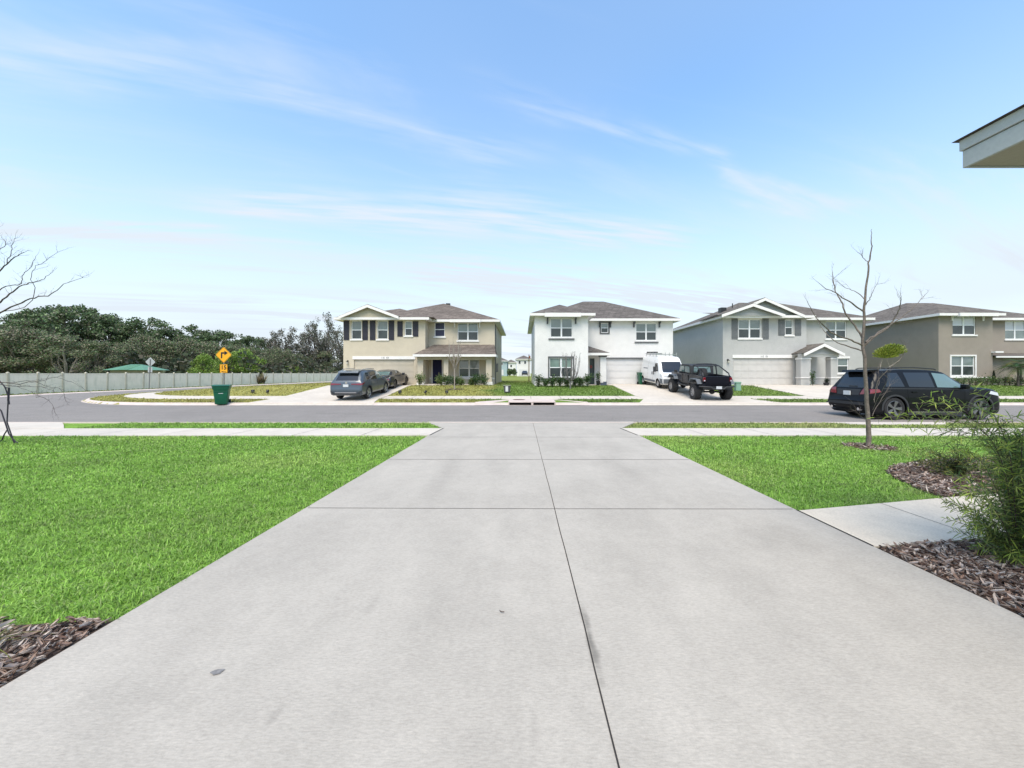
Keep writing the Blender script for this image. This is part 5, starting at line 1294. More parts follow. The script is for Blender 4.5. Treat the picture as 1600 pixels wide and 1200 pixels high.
# --- lifted black pickup seen from behind
t = thing('parked_truck', 'lifted black pickup with huge knobbly tyres and a bed roll bar', 'pickup truck', (11.32, 21.95, .16), 0)
t.rotation_euler = (R(4.2), 0, R(-.3)); t.scale = (1.04, .97, 1.0)
def part(name, m, fn, **k):
    mb = MB(); fn(mb); return mb.build(name, m, t, **k)
RW = .47
for s_ in (1, -1):
    for y in (.82, 4.31): wheel(t, s_ * .88, y, RW, .34, .26, 8, m_rimface, s_, style='single', tread=True)
b0 = .98
def tub(mb):
    mb.box(-.80, .80, .06, 1.98, .88, 1.00)                          # bed floor
    mb.box(-.80, -.72, .10, 1.98, 1.0, 1.46); mb.box(.72, .80, .10, 1.98, 1.0, 1.46); mb.box(-.72, .72, 1.90, 1.98, 1.0, 1.46)
part('bed', m_pjeep, tub, bevel=.012)
tg = part('tailgate', m_pjeep, lambda mb: mb.box(-.66, .66, .03, .095, .96, 1.45), bevel=.012)
mb = MB(); mb.box(-.58, .58, .018, .029, 1.04, 1.36); mb.build('tailgate_panel', m_pjeep, tg, bevel=.004)
part('cab', m_pjeep, lambda mb: (mb.box(-.78, .78, 2.02, 4.0, .82, 1.45), mb.prism([(4.0, .86), (5.25, .90), (5.25, 1.38), (4.0, 1.46)], 'x', -.68, .68)), bevel=.02)
part('cab_top', m_plastic, lambda mb: mb.prism([(1.98, 1.46), (3.95, 1.46), (3.62, 1.98), (3.4, 2.02), (2.25, 2.03), (2.08, 1.98)], 'x', -.69, .69), bevel=.03)
for s_ in (1, -1):
    xs_ = s_ * .692
    for q in ([(2.16, 1.52), (2.86, 1.52), (2.86, 1.90), (2.24, 1.90)], [(2.98, 1.52), (3.78, 1.52), (3.60, 1.90), (2.98, 1.90)]):
        part('side_window', m_cglass2, lambda mb: mb.prism(q, 'x', min(xs_, xs_ + s_ * .012), max(xs_, xs_ + s_ * .012)))
    for y0, y1 in ((2.10, 2.90), (2.96, 3.86)):
        d_ = part('door', m_pjeep, lambda mb: mb.box(min(s_ * .782, s_ * .80), max(s_ * .782, s_ * .80), y0, y1, .90, 1.43), bevel=.006)
        mb = MB(); mb.box(min(s_ * .80, s_ * .83), max(s_ * .80, s_ * .83), y0 + .08, y0 + .24, 1.28, 1.32); mb.build('door_handle', m_plastic, d_)
    for y in (.82, 4.31):      # flat flared fenders
        part('fender_flare', m_gplastic, lambda mb: mb.prism([(y - .68, 1.00), (y - .62, 1.04), (y - .40, 1.26), (y + .40, 1.26), (y + .62, 1.04), (y + .68, 1.00), (y + .60, .98), (y + .36, 1.20), (y - .36, 1.20), (y - .60, .98)], 'x', min(s_ * .70, s_ * 1.04), max(s_ * .70, s_ * 1.04)), bevel=.008)
    part('side_step', m_plastic, lambda mb: mb.tube([(s_ * .86, 1.75, .78), (s_ * .92, 1.95, .72), (s_ * .92, 3.3, .72), (s_ * .86, 3.5, .78)], .045, 8), smooth=40)
    tl = part('tail_light', m_red, lambda mb: mb.box(min(s_ * .67, s_ * .80), max(s_ * .67, s_ * .80), .0, .10, 1.16, 1.40), bevel=.015)
    mb = MB(); mb.box(min(s_ * .70, s_ * .77), max(s_ * .70, s_ * .77), -.008, .0, 1.17, 1.24); mb.build('reversing_lamp', m_hl, tl)
    part('side_mirror', m_plastic, lambda mb: (mb.box(min(s_ * .86, s_ * 1.04), max(s_ * .86, s_ * 1.04), 3.70, 3.80, 1.42, 1.62), mb.box(min(s_ * .78, s_ * .88), max(s_ * .78, s_ * .88), 3.74, 3.78, 1.46, 1.50)), bevel=.015)
part('rear_window', m_cglass2, lambda mb: mb.prism([(-.52, 1.56), (.52, 1.56), (.50, 1.88), (-.50, 1.88)], 'y', 2.02, 2.05) if False else mb.add([(-.52, 1.992, 1.55), (.52, 1.992, 1.55), (.48, 2.06, 1.90), (-.48, 2.06, 1.90), (-.52, 2.03, 1.55), (.52, 2.03, 1.55), (.48, 2.1, 1.90), (-.48, 2.1, 1.90)], [(0, 1, 2, 3), (0, 4, 5, 1), (1, 5, 6, 2), (2, 6, 7, 3), (3, 7, 4, 0)]))
def roll(mb):
    for s_ in (1, -1):
        mb.tube([(s_ * .74, .18, 1.46), (s_ * .73, .30, 1.62), (s_ * .66, 1.30, 2.00), (s_ * .64, 1.72, 2.06)], .038, 8)
        mb.tube([(s_ * .74, 1.70, 1.46), (s_ * .68, 1.72, 1.92), (s_ * .60, 1.72, 2.05), (s_ * .40, 1.72, 2.09), (0, 1.72, 2.10)], .038, 8)
    mb.tube([(-.66, 1.30, 2.0), (.66, 1.30, 2.0)], .03, 8)
part('roll_bar', m_plastic, roll, smooth=40)
# spare tyre standing in the bed
wheel(t, -.30, 1.30, .43, .28, .24, 8, m_rimface, -1, z=1.42, style='single', tread=True).name = 'spare_wheel'
def bump(mb):
    mb.tube([(-.98, .10, .86), (-.80, -.10, .86), (-.42, -.14, .84), (-.30, -.14, .74), (.30, -.14, .74), (.42, -.14, .84), (.80, -.10, .86), (.98, .10, .86)], .045, 8)
    mb.box(-.78, .78, -.10, .06, .72, .86)
part('rear_bumper', m_plastic, bump, smooth=40)
part('number_plate', m_plate, lambda mb: mb.box(-.155, .155, -.20, -.185, .74, .895))
part('axle', m_plastic, lambda mb: (mb.tube([(-.75, .82, .47), (.75, .82, .47)], .055, 8), mb.lathe([(0, -.17), (.13, -.1), (.16, 0), (.13, .1), (0, .17)], 14, axis='y', c=(.08, .82, .47), cap=False), mb.box(-.5, .5, .3, 3.9, .62, .80)), smooth=40)
for s_ in (1, -1):
    part('spring', m_gplastic, lambda mb: (mb.tube([(s_ * .46, .74, .48), (s_ * .48, .78, .92)], .05, 8), mb.tube([(s_ * .56, .60, .46), (s_ * .52, .52, .96)], .028, 8)), smooth=40)

# --- far dark car by the distant white house
rows = [(0, .36, .60, .66, .74, .76, .70), (.06, .28, .86, .92, .88, .88, .80), (.6, .24, .95, 1.1, .90, .88, .74), (1.1, .24, .95, 1.42, .90, .88, .62), (2.2, .24, .95, 1.46, .90, .88, .62), (3.0, .24, .92, 1.05, .90, .88, .72), (4.2, .26, .76, .86, .88, .82, .70), (4.5, .34, .56, .62, .76, .72, .58)]
t, B = suv('distant dark car parked in front of the far white house', (WX(820, 112), 112, 1.07), 0, m_psed, rows, .9, 3.5, .34, .22, .24, 5, m_alloy, [((1.0, 1.0), (2.8, .98), (2.3, 1.36), (1.2, 1.36))], cladding=False)
patch('rear', B, ((-.56, 1.0), (.56, 1.0), (.48, 1.35), (-.48, 1.35)), m_cglass, 'rear_window', t)
# ------------------------------------------------------------------ fence
def fence_stain(t, pos, cur, b):
    # faint green-grey drips on the vinyl
    mp = t.nodes.new('ShaderNodeMapping'); mp.inputs['Scale'].default_value = (2.2, 2.2, .5)
    nz = t.nodes.new('ShaderNodeTexNoise'); nz.inputs['Scale'].default_value = 1.3; nz.inputs['Detail'].default_value = 6
    t.links.new(pos, mp.inputs[0]); t.links.new(mp.outputs[0], nz.inputs['Vector'])
    mr = t.nodes.new('ShaderNodeMapRange'); mr.inputs[1].default_value = .5; mr.inputs[2].default_value = .75; mr.inputs[4].default_value = .55; t.links.new(nz.outputs['Fac'], mr.inputs[0])
    mx = t.nodes.new('ShaderNodeMix'); mx.data_type = 'RGBA'; t.links.new(mr.outputs[0], mx.inputs[0]); t.links.new(cur, mx.inputs[6]); mx.inputs[7].default_value = (.56, .55, .41, 1)
    return mx.outputs[2]
m_fence = mat('fence_vinyl', (.84, .76, .61), .6, noise=[(2, .05)], extra=fence_stain); m_fpost = mat('fence_post_vinyl', (.50, .46, .35), .6, noise=[(3, .12)])
FX = -42.0
def fence(label, ys, z1, lean_seed, post_m, w=.13):
    h = thing('privacy_fence', label, 'fence'); r = random.Random(lean_seed)
    mb = MB()
    for a, b in zip(ys, ys[1:]):
        n = 6; s_ = (b - a) / n
        for k in range(n): mb.box(FX - .02, FX + .02, a + k * s_ + .004, a + (k + 1) * s_ - .004, .10, z1 - .10)
        mb.box(FX - .035, FX + .035, a, b, z1 - .10, z1 - .02); mb.box(FX - .035, FX + .035, a, b, .04, .16)
    mb.build('panels', m_fence, h)
    for y in ys:
        mb = MB(); l = r.uniform(-.06, .06); x0, x1 = FX - w / 2, FX + w / 2
        mb.add([(x0, y - w/2, 0), (x1, y - w/2, 0), (x1, y + w/2, 0), (x0, y + w/2, 0), (x0, y - w/2 + l, z1 + .02), (x1, y - w/2 + l, z1 + .02), (x1, y + w/2 + l, z1 + .02), (x0, y + w/2 + l, z1 + .02), ],
               [(0,1,5,4),(1,2,6,5),(2,3,7,6),(3,0,4,7)])
        mb.add([(x0 - .02, y - w/2 - .02 + l, z1 + .02), (x1 + .02, y - w/2 - .02 + l, z1 + .02), (x1 + .02, y + w/2 + .02 + l, z1 + .02), (x0 - .02, y + w/2 + .02 + l, z1 + .02), (FX, y + l, z1 + .12)], [(0,1,4),(1,2,4),(2,3,4),(3,0,4),(3,2,1,0)])
        mb.build('post', post_m, h)
fence('long pale vinyl privacy fence with stained panels beside the side road', [19.9 + 1.83 * k for k in range(23)], 1.80, 3, m_fpost)
fence('cleaner far stretch of pale vinyl fence beyond the dry palm', [61.3 + 2.44 * k for k in range(17)], 1.80, 4, m_fpost)

# ------------------------------------------------------------------ shed with green roof behind the fence
h = thing('shed', 'low shed with a green metal roof showing over the fence', 'shed')
d = 49; sx0, sx1 = WX(172, d), WX(262, d + 3) - .3
MB().box(sx0, sx1, d, d + 2.6, 0, WZ(578.5, d)).build('wall', mat('shed_wall', (.30, .26, .20), .9, noise=[(2, .1)]), h)
mb = MB(); z0, z1 = WZ(578.2, d), WZ(569.5, d + 1.4)
mb.add([(sx0 - .5, d - .5, z0), (sx1 + .6, d - .5, z0), (sx1 - 1.6, d + 1.4, z1), (sx0 + 1.2, d + 1.4, z1), (sx0 - .5, d + 3.1, z0), (sx1 + .6, d + 3.1, z0)], [(0, 1, 2, 3), (1, 5, 2), (3, 2, 5, 4), (0, 3, 4), (0, 4, 5, 1)])
for k in range(20): 
    xx = lerp(sx0 + 1.3, sx1 - 1.7, k / 19); mb.add([(xx, d - .52, z0 + .012), (xx + .05, d - .52, z0 + .012), (xx + .05, d + 1.4, z1 + .03), (xx, d + 1.4, z1 + .03)], [(0, 1, 2, 3)])
mb.build('roof', mat('green_metal', (.10, .25, .12), .35, metal=.2, noise=[(1, .1)]), h)

# ------------------------------------------------------------------ signs
m_post = mat('galvanised', (.20, .20, .195), .5, metal=.5); m_yel = mat('sign_yellow', (.78, .36, .006), .45); m_blk = mat('sign_black', (.010, .008, .008), .5)
m_signback = mat('sign_back', (.46, .47, .47), .45, metal=.4)
def text_mesh(txt, size, m, name, parent, loc, bold=.0):
    cu = bpy.data.curves.new(name, 'FONT'); cu.body = txt; cu.size = size; cu.align_x = 'CENTER'; cu.align_y = 'CENTER'; cu.extrude = .002; cu.offset = bold
    o = bpy.data.objects.new(name, cu); S.collection.objects.link(o)
    me = bpy.data.meshes.new_from_object(o.evaluated_get(bpy.context.evaluated_depsgraph_get())); bpy.data.objects.remove(o)
    me.materials.clear(); me.materials.append(m)
    o = bpy.data.objects.new(name, me); S.collection.objects.link(o); o.parent = parent; o.location = loc; o.rotation_euler = (R(90), 0, 0)
    return o
d = 26.4; sx = WX(349.5, d); zc = WZ(554.5, d); gz_ = ground(sx, d)
h = thing('turn_sign', 'yellow diamond right-turn sign with a 15 plaque behind the green bin', 'road sign', (sx, d, 0))
MB().box(-.03, .03, 0, .05, gz_ - .1, zc + .45).build('post', m_post, h)
q = .40
def diamond(r_, y0, y1, z): 
    c = .07; pts = []
    for a, b in (((0, -1), (1, 0)), ((1, 0), (0, 1)), ((0, 1), (-1, 0)), ((-1, 0), (0, -1))):
        pts.append((r_ * lerp(a[0], b[0], c), z + r_ * lerp(a[1], b[1], c))); pts.append((r_ * lerp(a[0], b[0], 1 - c), z + r_ * lerp(a[1], b[1], 1 - c)))
    return MB().prism(pts, 'y', y0, y1)
r_ = .575
p_ = diamond(r_, -.006, 0, zc).build('panel', m_yel, h)
mb = MB(); o_, i_ = r_ * .955, r_ * .92
for k in range(4):
    a, b = PI / 2 * k - PI / 2, PI / 2 * (k + 1) - PI / 2
    P = lambda rr, an: (rr * math.cos(an), -.009, zc + rr * math.sin(an))
    mb.add([P(o_, a), P(o_, b), P(i_, b), P(i_, a)], [(0, 1, 2, 3)])
mb.build('border', m_blk, p_)
mb = MB(); mb.prism([(-.19, zc - .24), (-.09, zc - .24), (-.09, zc + .08), (.06, zc + .08), (.06, zc - .03), (.30, zc + .13), (.06, zc + .30), (.06, zc + .185), (-.19, zc + .185)], 'y', -.011, -.0065)
mb.build('arrow', m_blk, p_)
zp = WZ(575.8, d); p2 = MB().box(-.265, .265, -.006, 0, zp - .30, zp + .30).build('speed_plaque', m_yel, h)
mb = MB()
for a, b, c, e in ((-.25, .25, .277, .290), (-.25, .25, -.290, -.277), (-.25, -.237, -.277, .277), (.237, .25, -.277, .277)): mb.box(a, b, -.009, -.0065, zp + c, zp + e)
mb.build('border', m_blk, p2)
text_mesh('15', .40, m_blk, 'speed_digits', p2, (0, -.009, zp + .06), .012); text_mesh('M P H', .11, m_blk, 'speed_unit', p2, (0, -.009, zp - .215), .003)
d = 41.5; sx = WX(233.5, d); zc = WZ(565.5, d)
h = thing('road_sign_back', 'grey back of a diamond road sign on a leaning post in front of the fence', 'road sign', (sx, d, 0), R(4)); h.rotation_euler[1] = R(1.8)
MB().box(-.03, .03, -.06, -.01, -.2, zc + .3).build('post', m_post, h)
diamond(.53, -.005, 0, zc).build('panel', m_signback, h); MB().box(-.23, .23, -.005, 0, zc - 1.15, zc - .56).build('plaque', m_signback, h)

# ------------------------------------------------------------------ wheelie bins
m_bin = mat('bin_green', (.004, .105, .050), .45, noise=[(8, .08)], spec=.4); m_binlid = mat('bin_lid_green', (.004, .085, .042), .4, spec=.45)
m_white = MATS['stucco_white']; m_label = mat('label_white', (.6, .6, .6), .6)
def bin_(label, loc, rz, s=1.0, mb_=None, md=None):
    h = thing('wheeled_bin', label, 'bin', loc, rz); h.scale = (s, s, s)
    mb = MB(); secs = [(.02, .24, .25), (.10, .265, .28), (.60, .315, .345), (.80, .325, .365), (.86, .36, .40), (.98, .375, .41)]
    vs = []
    for z, a, b in secs:
        c = .05
        vs += [(-a + c, -b, z), (a - c, -b, z), (a, -b + c, z), (a, b - c, z), (a - c, b, z), (-a + c, b, z), (-a, b - c, z), (-a, -b + c, z)]
    fs = [(i * 8 + k, i * 8 + (k + 1) % 8, (i + 1) * 8 + (k + 1) % 8, (i + 1) * 8 + k) for i in range(len(secs) - 1) for k in range(8)] + [tuple(range(8))[::-1], tuple(range(40, 48))]
    mb.add(vs, fs); mb.build('body', mb_ or m_bin, h, smooth=25, bevel=.006)
    mb = MB(); mb.prism([(-.44, .985), (.40, .985), (.43, 1.03), (.30, 1.075), (-.36, 1.05), (-.45, 1.01)], 'x', -.385, .385); l = mb.build('lid', md or m_binlid, h, bevel=.01, smooth=30)
    mb = MB(); mb.tube([(-.25, .44, .96), (.25, .44, .96)], .02, 8); mb.box(-.28, -.24, .38, .45, .93, .99); mb.box(.24, .28, .38, .45, .93, .99); mb.build('handle', m_plastic, h)
    for s_ in (-1, 1): MB().lathe([(0, -.04), (.13, -.04), (.13, .04), (0, .04)], 20, axis='x', c=(s_ * .30, .30, .13), cap=False).build('wheel', m_tyre, h)
    MB().box(-.10, .10, -.352, -.335, .60, .625).build('label_strip', m_label, h)
    mb = MB(); mb.box(-.30, .30, -.375, -.335, .70, .74); mb.build('lift_bar', md or m_binlid, h, bevel=.01)
    return h
bin_('green wheelie bin standing alone at the kerb by the road sign', (WX(349, 21.3), 21.2, .04), R(30), 1.04)
bin_('green wheelie bin beside the garage of the white house', (WX(1005.5, 32.0) - .05, 32.15, .80), 0, 1.0)

# ------------------------------------------------------------------ small utility things
h = thing('utility_pedestal', 'pale green utility pedestal on the grass right of the lifted pickup', 'utility box', (WX(1152.5, 26.9), 26.9, ground(13.5, 26.9)))
m_ped = mat('pedestal_green', (.22, .36, .27), .6); MB().prism([(-.18, 0), (.18, 0), (.16, .55), (-.16, .55)], 'y', -.14, .14).build('body', m_ped, h, bevel=.01)
MB().prism([(-.20, .552), (.20, .552), (.16, .64), (-.16, .64)], 'y', -.17, .17).build('cap', m_ped, h, bevel=.012)
h = thing('lawn_sign', 'small boxy yard sign with a pale label standing on the lawn between the houses', 'yard sign', (WX(792.5, 25.9), 25.9, ground(-1, 25.9)), R(-12))
MB().prism([(-.19, .05), (.19, .05), (.23, .50), (-.23, .50)], 'y', -.10, .10).build('panel', mat('box_dark', (.06, .065, .06), .7), h)
MB().box(-.09, .09, -.115, -.103, .10, .46).build('label_panel', m_label, h); MB().box(-.26, .26, -.14, .12, .502, .54).build('cap', mat('box_cap', (.30, .32, .22), .7), h)
mb = MB(); mb.box(-.16, -.14, -.01, .01, -.1, .05); mb.box(.14, .16, -.01, .01, -.1, .05); mb.build('stake', m_post, h)
h = thing('utility_cover', 'flat concrete utility cover at the kerb by the far fence', 'cover', (WX(426, 66), 66, .05)); MB().box(-.9, .9, -1.2, 1.2, 0, .22).build('cover_slab', m_kerb, h, bevel=.03); MB().box(-.8, .8, -1.19, -1.205, .03, .17).build('opening', m_dark, h)
# stake spotlights along the far pavement
proto = None
for k, (px, dd, lb) in enumerate(((395, 25.3, 'leftmost small dark garden spotlight on a stake, beyond the green bin'), (418, 25.3, 'small dark garden spotlight between the leftmost one and the driveway'),
        (625, 25.0, 'small dark garden spotlight at the pavement edge nearest the parked cars'), (665, 25.0, 'small dark garden spotlight in the middle of the beige house lawn'), (698, 25.0, 'small dark garden spotlight in front of the little bare tree'))):
    gx = WX(px, dd)
    if proto is None:
        o = proto = thing('garden_spotlight', lb, 'garden light', (0, 0, 0), 0, 'stake spotlights along the far pavement')
        MB().tube([(0, 0, -.05), (0, 0, .14)], .012, 6).build('stake', m_lamp, o)
        mb = MB(); mb.lathe([(.03, -.10), (.055, -.02), (.065, .07), (.05, .07), (0, .05)], 14, axis='y', cap=False); hd = mb.build('lamp_head', m_lamp, o, smooth=40); hd.location = (0, 0, .19); hd.rotation_euler = (R(35), 0, 0)
        mb = MB(); mb.box(-.09, -.06, -.02, .02, .10, .26); mb.box(.06, .09, -.02, .02, .10, .26); mb.box(-.09, .09, -.02, .02, .09, .12); mb.build('bracket', m_lamp, o)
    else: o = copy_tree(proto, None, lb)
    o.location = (gx, dd, ground(gx, dd)); o.scale = (1.15,) * 3; o.rotation_euler = (0, 0, R((40, -20, 10, -60, 30)[k]))
# pots, boxes at the white house entry
m_pot = mat('pot_dark', (.018, .018, .022), .5)
def pot(label, x, y, z, h_, r0, kind):
    h = thing('plant_pot', label, 'plant pot', (x, y, z))
    MB().lathe([(r0 * .7, 0), (r0, h_), (r0 * 1.08, h_), (r0 * 1.08, h_ + .03), (r0 * .9, h_ + .03), (r0 * .85, h_ - .05), (0, h_ - .05)], 20).build('pot', m_pot, h, smooth=40)
    return h
POTS = [pot('tall dark pot with a leafy plant beside the dark green door', WX(934.5, 30.6), 30.6, .80, .36, .17, 0),
        pot('low dark pot with a round plant inside the porch of the grey house', WX(1291, 29.7), 29.7, .80, .22, .20, 1)]
for k, (px, wd, ht, lb) in enumerate(((941.5, .30, .22, 'left blue-grey box stacked on the entry slab of the white house'), (945.5, .22, .30, 'right blue-grey box on the entry slab of the white house'))):
    h = thing('storage_box', lb, 'box', (WX(px, 30.3), 30.3 + .05 * k, .80)); m_ = mat('box_blue', (.07, .085, .12), .6)
    MB().box(-wd / 2, wd / 2, -.14, .14, 0, ht - .03).build('body', m_, h, bevel=.008); MB().box(-wd / 2 - .012, wd / 2 + .012, -.152, .152, ht - .028, ht + .01).build('lid', m_, h, bevel=.006)

# brown timber pole with an orange marker beyond the white house corner
d = 44; x = WX(826.5, d); h = thing('utility_pole', 'thin brown timber pole behind the left corner of the white house', 'pole', (x, d, .88))
MB().tube([(0, 0, -.2), (0, 0, WZ(554, d) - .88)], [.055, .045], 8).build('pole', mat('timber_brown', (.12, .065, .04), .85, noise=[(12, .3)]), h, smooth=60)
MB().box(.05, .17, -.03, .03, WZ(560, d) - .88, WZ(556, d) - .88).build('marker', mat('marker_orange', (.45, .14, .05), .6), h)
# ------------------------------------------------------------------ foliage tools
def leaf_mat(name, trans=.3, rough=.6, spec=.3): return mat(name, (.1, .15, .05), rough, attr=True, trans=trans, spec=spec)
m_oak = leaf_mat('oak_leaves', .2); m_shrub = leaf_mat('shrub_leaves', .3, .45); m_needle = leaf_mat('needle_leaves', .5, .45)
m_bark = mat('oak_bark', (.115, .098, .085), .95, noise=[(6, .3), (25, .25)], spec=.1, bump=(20, .8, .03)); m_bark_pale = mat('pale_bark', (.29, .255, .21), .9, noise=[(9, .28), (40, .25), ((30, 30, 4), .2)], spec=.15, bump=(40, .8, .01))
m_twig = mat('dark_twig', (.085, .065, .060), .85, noise=[(12, .3)], spec=.15)
def leaves(name, C, size, cols, seed, m, parent=None, aspect=1.0, up_bias=.0, jitter=(.55, 1.4), D=None):
    """C (n,3) centres -> one four-sided leaf (cluster) each, randomly turned; D optional (n,3) leaf direction"""
    rg_ = np.random.default_rng(seed); n = len(C)
    nv = rg_.normal(size=(n, 3)); nv[:, 2] += up_bias; nv /= np.linalg.norm(nv, axis=1)[:, None]
    a = rg_.normal(size=(n, 3)) if D is None else D
    u = a - (a * nv).sum(1)[:, None] * nv if D is None else D / np.linalg.norm(D, axis=1)[:, None]
    u /= np.linalg.norm(u, axis=1)[:, None]
    v = np.cross(nv, u); v /= (np.linalg.norm(v, axis=1)[:, None] + 1e-9)
    s = (size * rg_.uniform(.6, 1.35, n))[:, None]
    P = [C - u * s * .5, C - v * s * .5 * aspect + u * s * .05, C + u * s * .5, C + v * s * .5 * aspect + u * s * .05]
    V = np.concatenate(P, 0); i = np.arange(n); FQ = np.column_stack([i, i + n, i + 2 * n, i + 3 * n])
    cols = np.array(cols); c = cols[rg_.integers(0, len(cols), n)] * rg_.uniform(*jitter, n)[:, None]
    return np_mesh(name, V, FQ, m, parent, col=c)

def tree_proto(name, label, cat, seed, H, Wd, blobs, per, leaf, cols, group, base=.30, blobr=(.09, .16), sparse=1.0, m=None, bark=None, flat=.75, droop=0, trunk_r=None, limbs=14, z_low=.12):
    """tree of height H (base at the origin): forked trunk, limbs reaching into clumps of leaves"""
    r = random.Random(seed); rg_ = np.random.default_rng(seed); t = thing(name, label, cat, (0, 0, 0), 0, group)
    tr = trunk_r or H * .032; bl = []
    for k in range(blobs):
        a = r.uniform(0, 2 * PI); f = r.random() ** .55; el = r.random()
        zz = lerp(z_low, 1.0, el); 
        prof = math.sqrt(max(0, 1 - ((zz - .48) / .54) ** 2)); rad = Wd / 2 * prof * f * r.uniform(.75, 1.12)
        bl.append((rad * math.cos(a), rad * math.sin(a), H * (zz * .93) * r.uniform(.94, 1.04), H * r.uniform(*blobr)))
    Cs, Ds = [], []
    for (x, y, z, br) in bl:
        n = int(per * (br / (H * sum(blobr) / 2)) ** 2 * sparse * r.uniform(.6, 1.3))
        q = rg_.normal(size=(n, 3)); q /= np.linalg.norm(q, axis=1)[:, None]; q *= (br * rg_.random(n) ** .45)[:, None]; q[:, 2] *= flat
        if droop: q[:, 2] -= rg_.random(n) ** 2 * droop * br
        Cs.append(q + np.array([x, y, z]))
    C = np.concatenate(Cs, 0); C[:, 2] = np.maximum(C[:, 2], .3)
    leaves('crown', C, leaf, cols, seed, m or m_oak, t, aspect=.8)
    mb = MB(); fork = H * base
    lean = (r.uniform(-.05, .05) * H, r.uniform(-.05, .05) * H)
    top = Vector((lean[0], lean[1], fork)); mb.tube([(0, 0, -.3), (lean[0] * .4, lean[1] * .4, fork * .5), top], [tr * 1.25, tr, tr * .85], 8)
    tg_ = sorted(bl, key=lambda b: -b[3])[:limbs] + r.sample(bl, min(limbs, len(bl)))
    for (x, y, z, br) in tg_:
        e = Vector((x, y, z)); m1 = top.lerp(e, .4) + Vector((r.uniform(-.06, .06) * H, r.uniform(-.06, .06) * H, r.uniform(-.02, .07) * H)); m2 = top.lerp(e, .75) + Vector((r.uniform(-.04, .04) * H,) * 2 + (r.uniform(-.02, .05) * H,))
        mb.tube([top - Vector((0, 0, fork * .15)), m1, m2, e], [tr * .5, tr * .30, tr * .16, tr * .05], 5, cap=False)
    mb.build('trunk', bark or m_bark, t, smooth=60)
    return t
# colours: dark live oak, grey-brown bare scrub, mossy oak, bright shrub trees
OAK = [(0.089, 0.142, 0.059), (0.125, 0.191, 0.077), (0.072, 0.113, 0.053), (0.162, 0.222, 0.102), (0.178, 0.172, 0.119)]
SCRUB = [(0.241, 0.218, 0.134), (0.183, 0.189, 0.105), (0.277, 0.254, 0.175), (0.139, 0.157, 0.084), (0.204, 0.175, 0.128), (0.102, 0.163, 0.068), (0.144, 0.22, 0.089), (0.083, 0.13, 0.061)]
MOSS = [(0.144, 0.139, 0.105), (0.084, 0.1, 0.063), (0.204, 0.187, 0.153), (0.067, 0.081, 0.048), (0.263, 0.239, 0.204)]
BRIGHT = [(0.189, 0.312, 0.053), (0.265, 0.378, 0.076), (0.142, 0.246, 0.049), (0.321, 0.397, 0.104)]
GT = 'trees in the dark wood behind the pale fence'
protos = {
 'oak': [tree_proto('oak_tree', 'x', 'tree', 101 + k, 10, 13, 120, 75, .27, OAK, GT, blobr=(.045, .11), flat=.6) for k in range(3)],
 'scrub': [tree_proto('scrub_tree', 'x', 'tree', 201 + k, 8, 10, 80, 165, .19, SCRUB, GT, base=.15, blobr=(.08, .13), bark=m_bark_pale, sparse=.9, z_low=.02) for k in range(2)],
 'moss': [tree_proto('moss_oak', 'x', 'tree', 301 + k, 13, 13, 80, 80, .30, MOSS, GT, base=.22, blobr=(.045, .085), sparse=.9, droop=1.6, limbs=34, flat=.7, trunk_r=.42) for k in range(2)],
 'bush': [tree_proto('bushy_tree', 'x', 'tree', 401, 5, 6, 46, 130, .22, BRIGHT, GT, base=.12, blobr=(.10, .18), m=m_shrub, z_low=.05)],
}
used = set(); prr = random.Random(77)
def place(kind, px, top, d, label, wscale=1.0, tone=None):
    k = prr.randrange(len(protos[kind])); p = protos[kind][k]; H0 = {'oak': 10, 'scrub': 8, 'moss': 13, 'bush': 5}[kind]
    o = p if p.name not in used else copy_tree(p); used.add(p.name)
    hgt = EYE + (PY - top) * d / F; s = hgt / H0
    o['label'] = label; o.location = (WX(px, d), d, 0); o.scale = (s * wscale, s * wscale, s); o.rotation_euler = (0, 0, prr.uniform(0, 6.28))
    return o
ob = [(-75, 476, 70), (-35, 480, 66), (8, 484, 72), (48, 480, 74), (80, 473, 70), (112, 474, 76), (150, 487, 74), (178, 493, 80), (212, 494, 78), (245, 506, 80), (282, 506, 84), (312, 509, 88), (340, 514, 90), (372, 518, 92), (398, 524, 96)]
names = ['tall', 'broad', 'dark', 'round-topped', 'ragged', 'spreading', 'high', 'lower', 'dense', 'leaning', 'full', 'stocky', 'fine-leaved', 'thinning', 'small']
for k, (px, top, d) in enumerate(ob):
    nx = 'out at the left edge' if px < 20 else ('left of the green shed roof' if px < 165 else ('above the green shed roof' if px < 265 else 'left of the yellow sign' if px < 345 else 'right of the yellow sign'))
    place('oak', px, top + prr.uniform(-7, 10), d, f'{names[k]} dark green oak in the back row, number {k + 1} from the left, {nx}'.replace(f', number {k + 1} from the left', ''), prr.uniform(.85, 1.1))
sc = [(-60, 520, 52), (-15, 512, 50), (30, 508, 52), (72, 515, 54), (110, 522, 53), (150, 528, 56), (190, 535, 62), (232, 522, 66), (268, 530, 68), (300, 528, 70), (335, 533, 74), (375, 535, 76), (410, 545, 80), (432, 540, 84), (465, 552, 92), (505, 548, 100)]
sn = ['brownest', 'twiggy', 'grey-brown', 'tangled', 'wide', 'olive', 'low', 'feathery', 'pale-limbed', 'dusky', 'matted', 'thin', 'brown', 'rough', 'short', 'dull']
for k, (px, top, d) in enumerate(sc):
    nx = 'behind the fence at the far left' if px < 80 else ('beside the green shed' if px < 270 else ('near the yellow sign' if px < 400 else 'under the mossy oaks'))
    place('scrub', px, top, d, f'{sn[k]} grey-brown scrub tree {nx}', prr.uniform(1.0, 1.25))
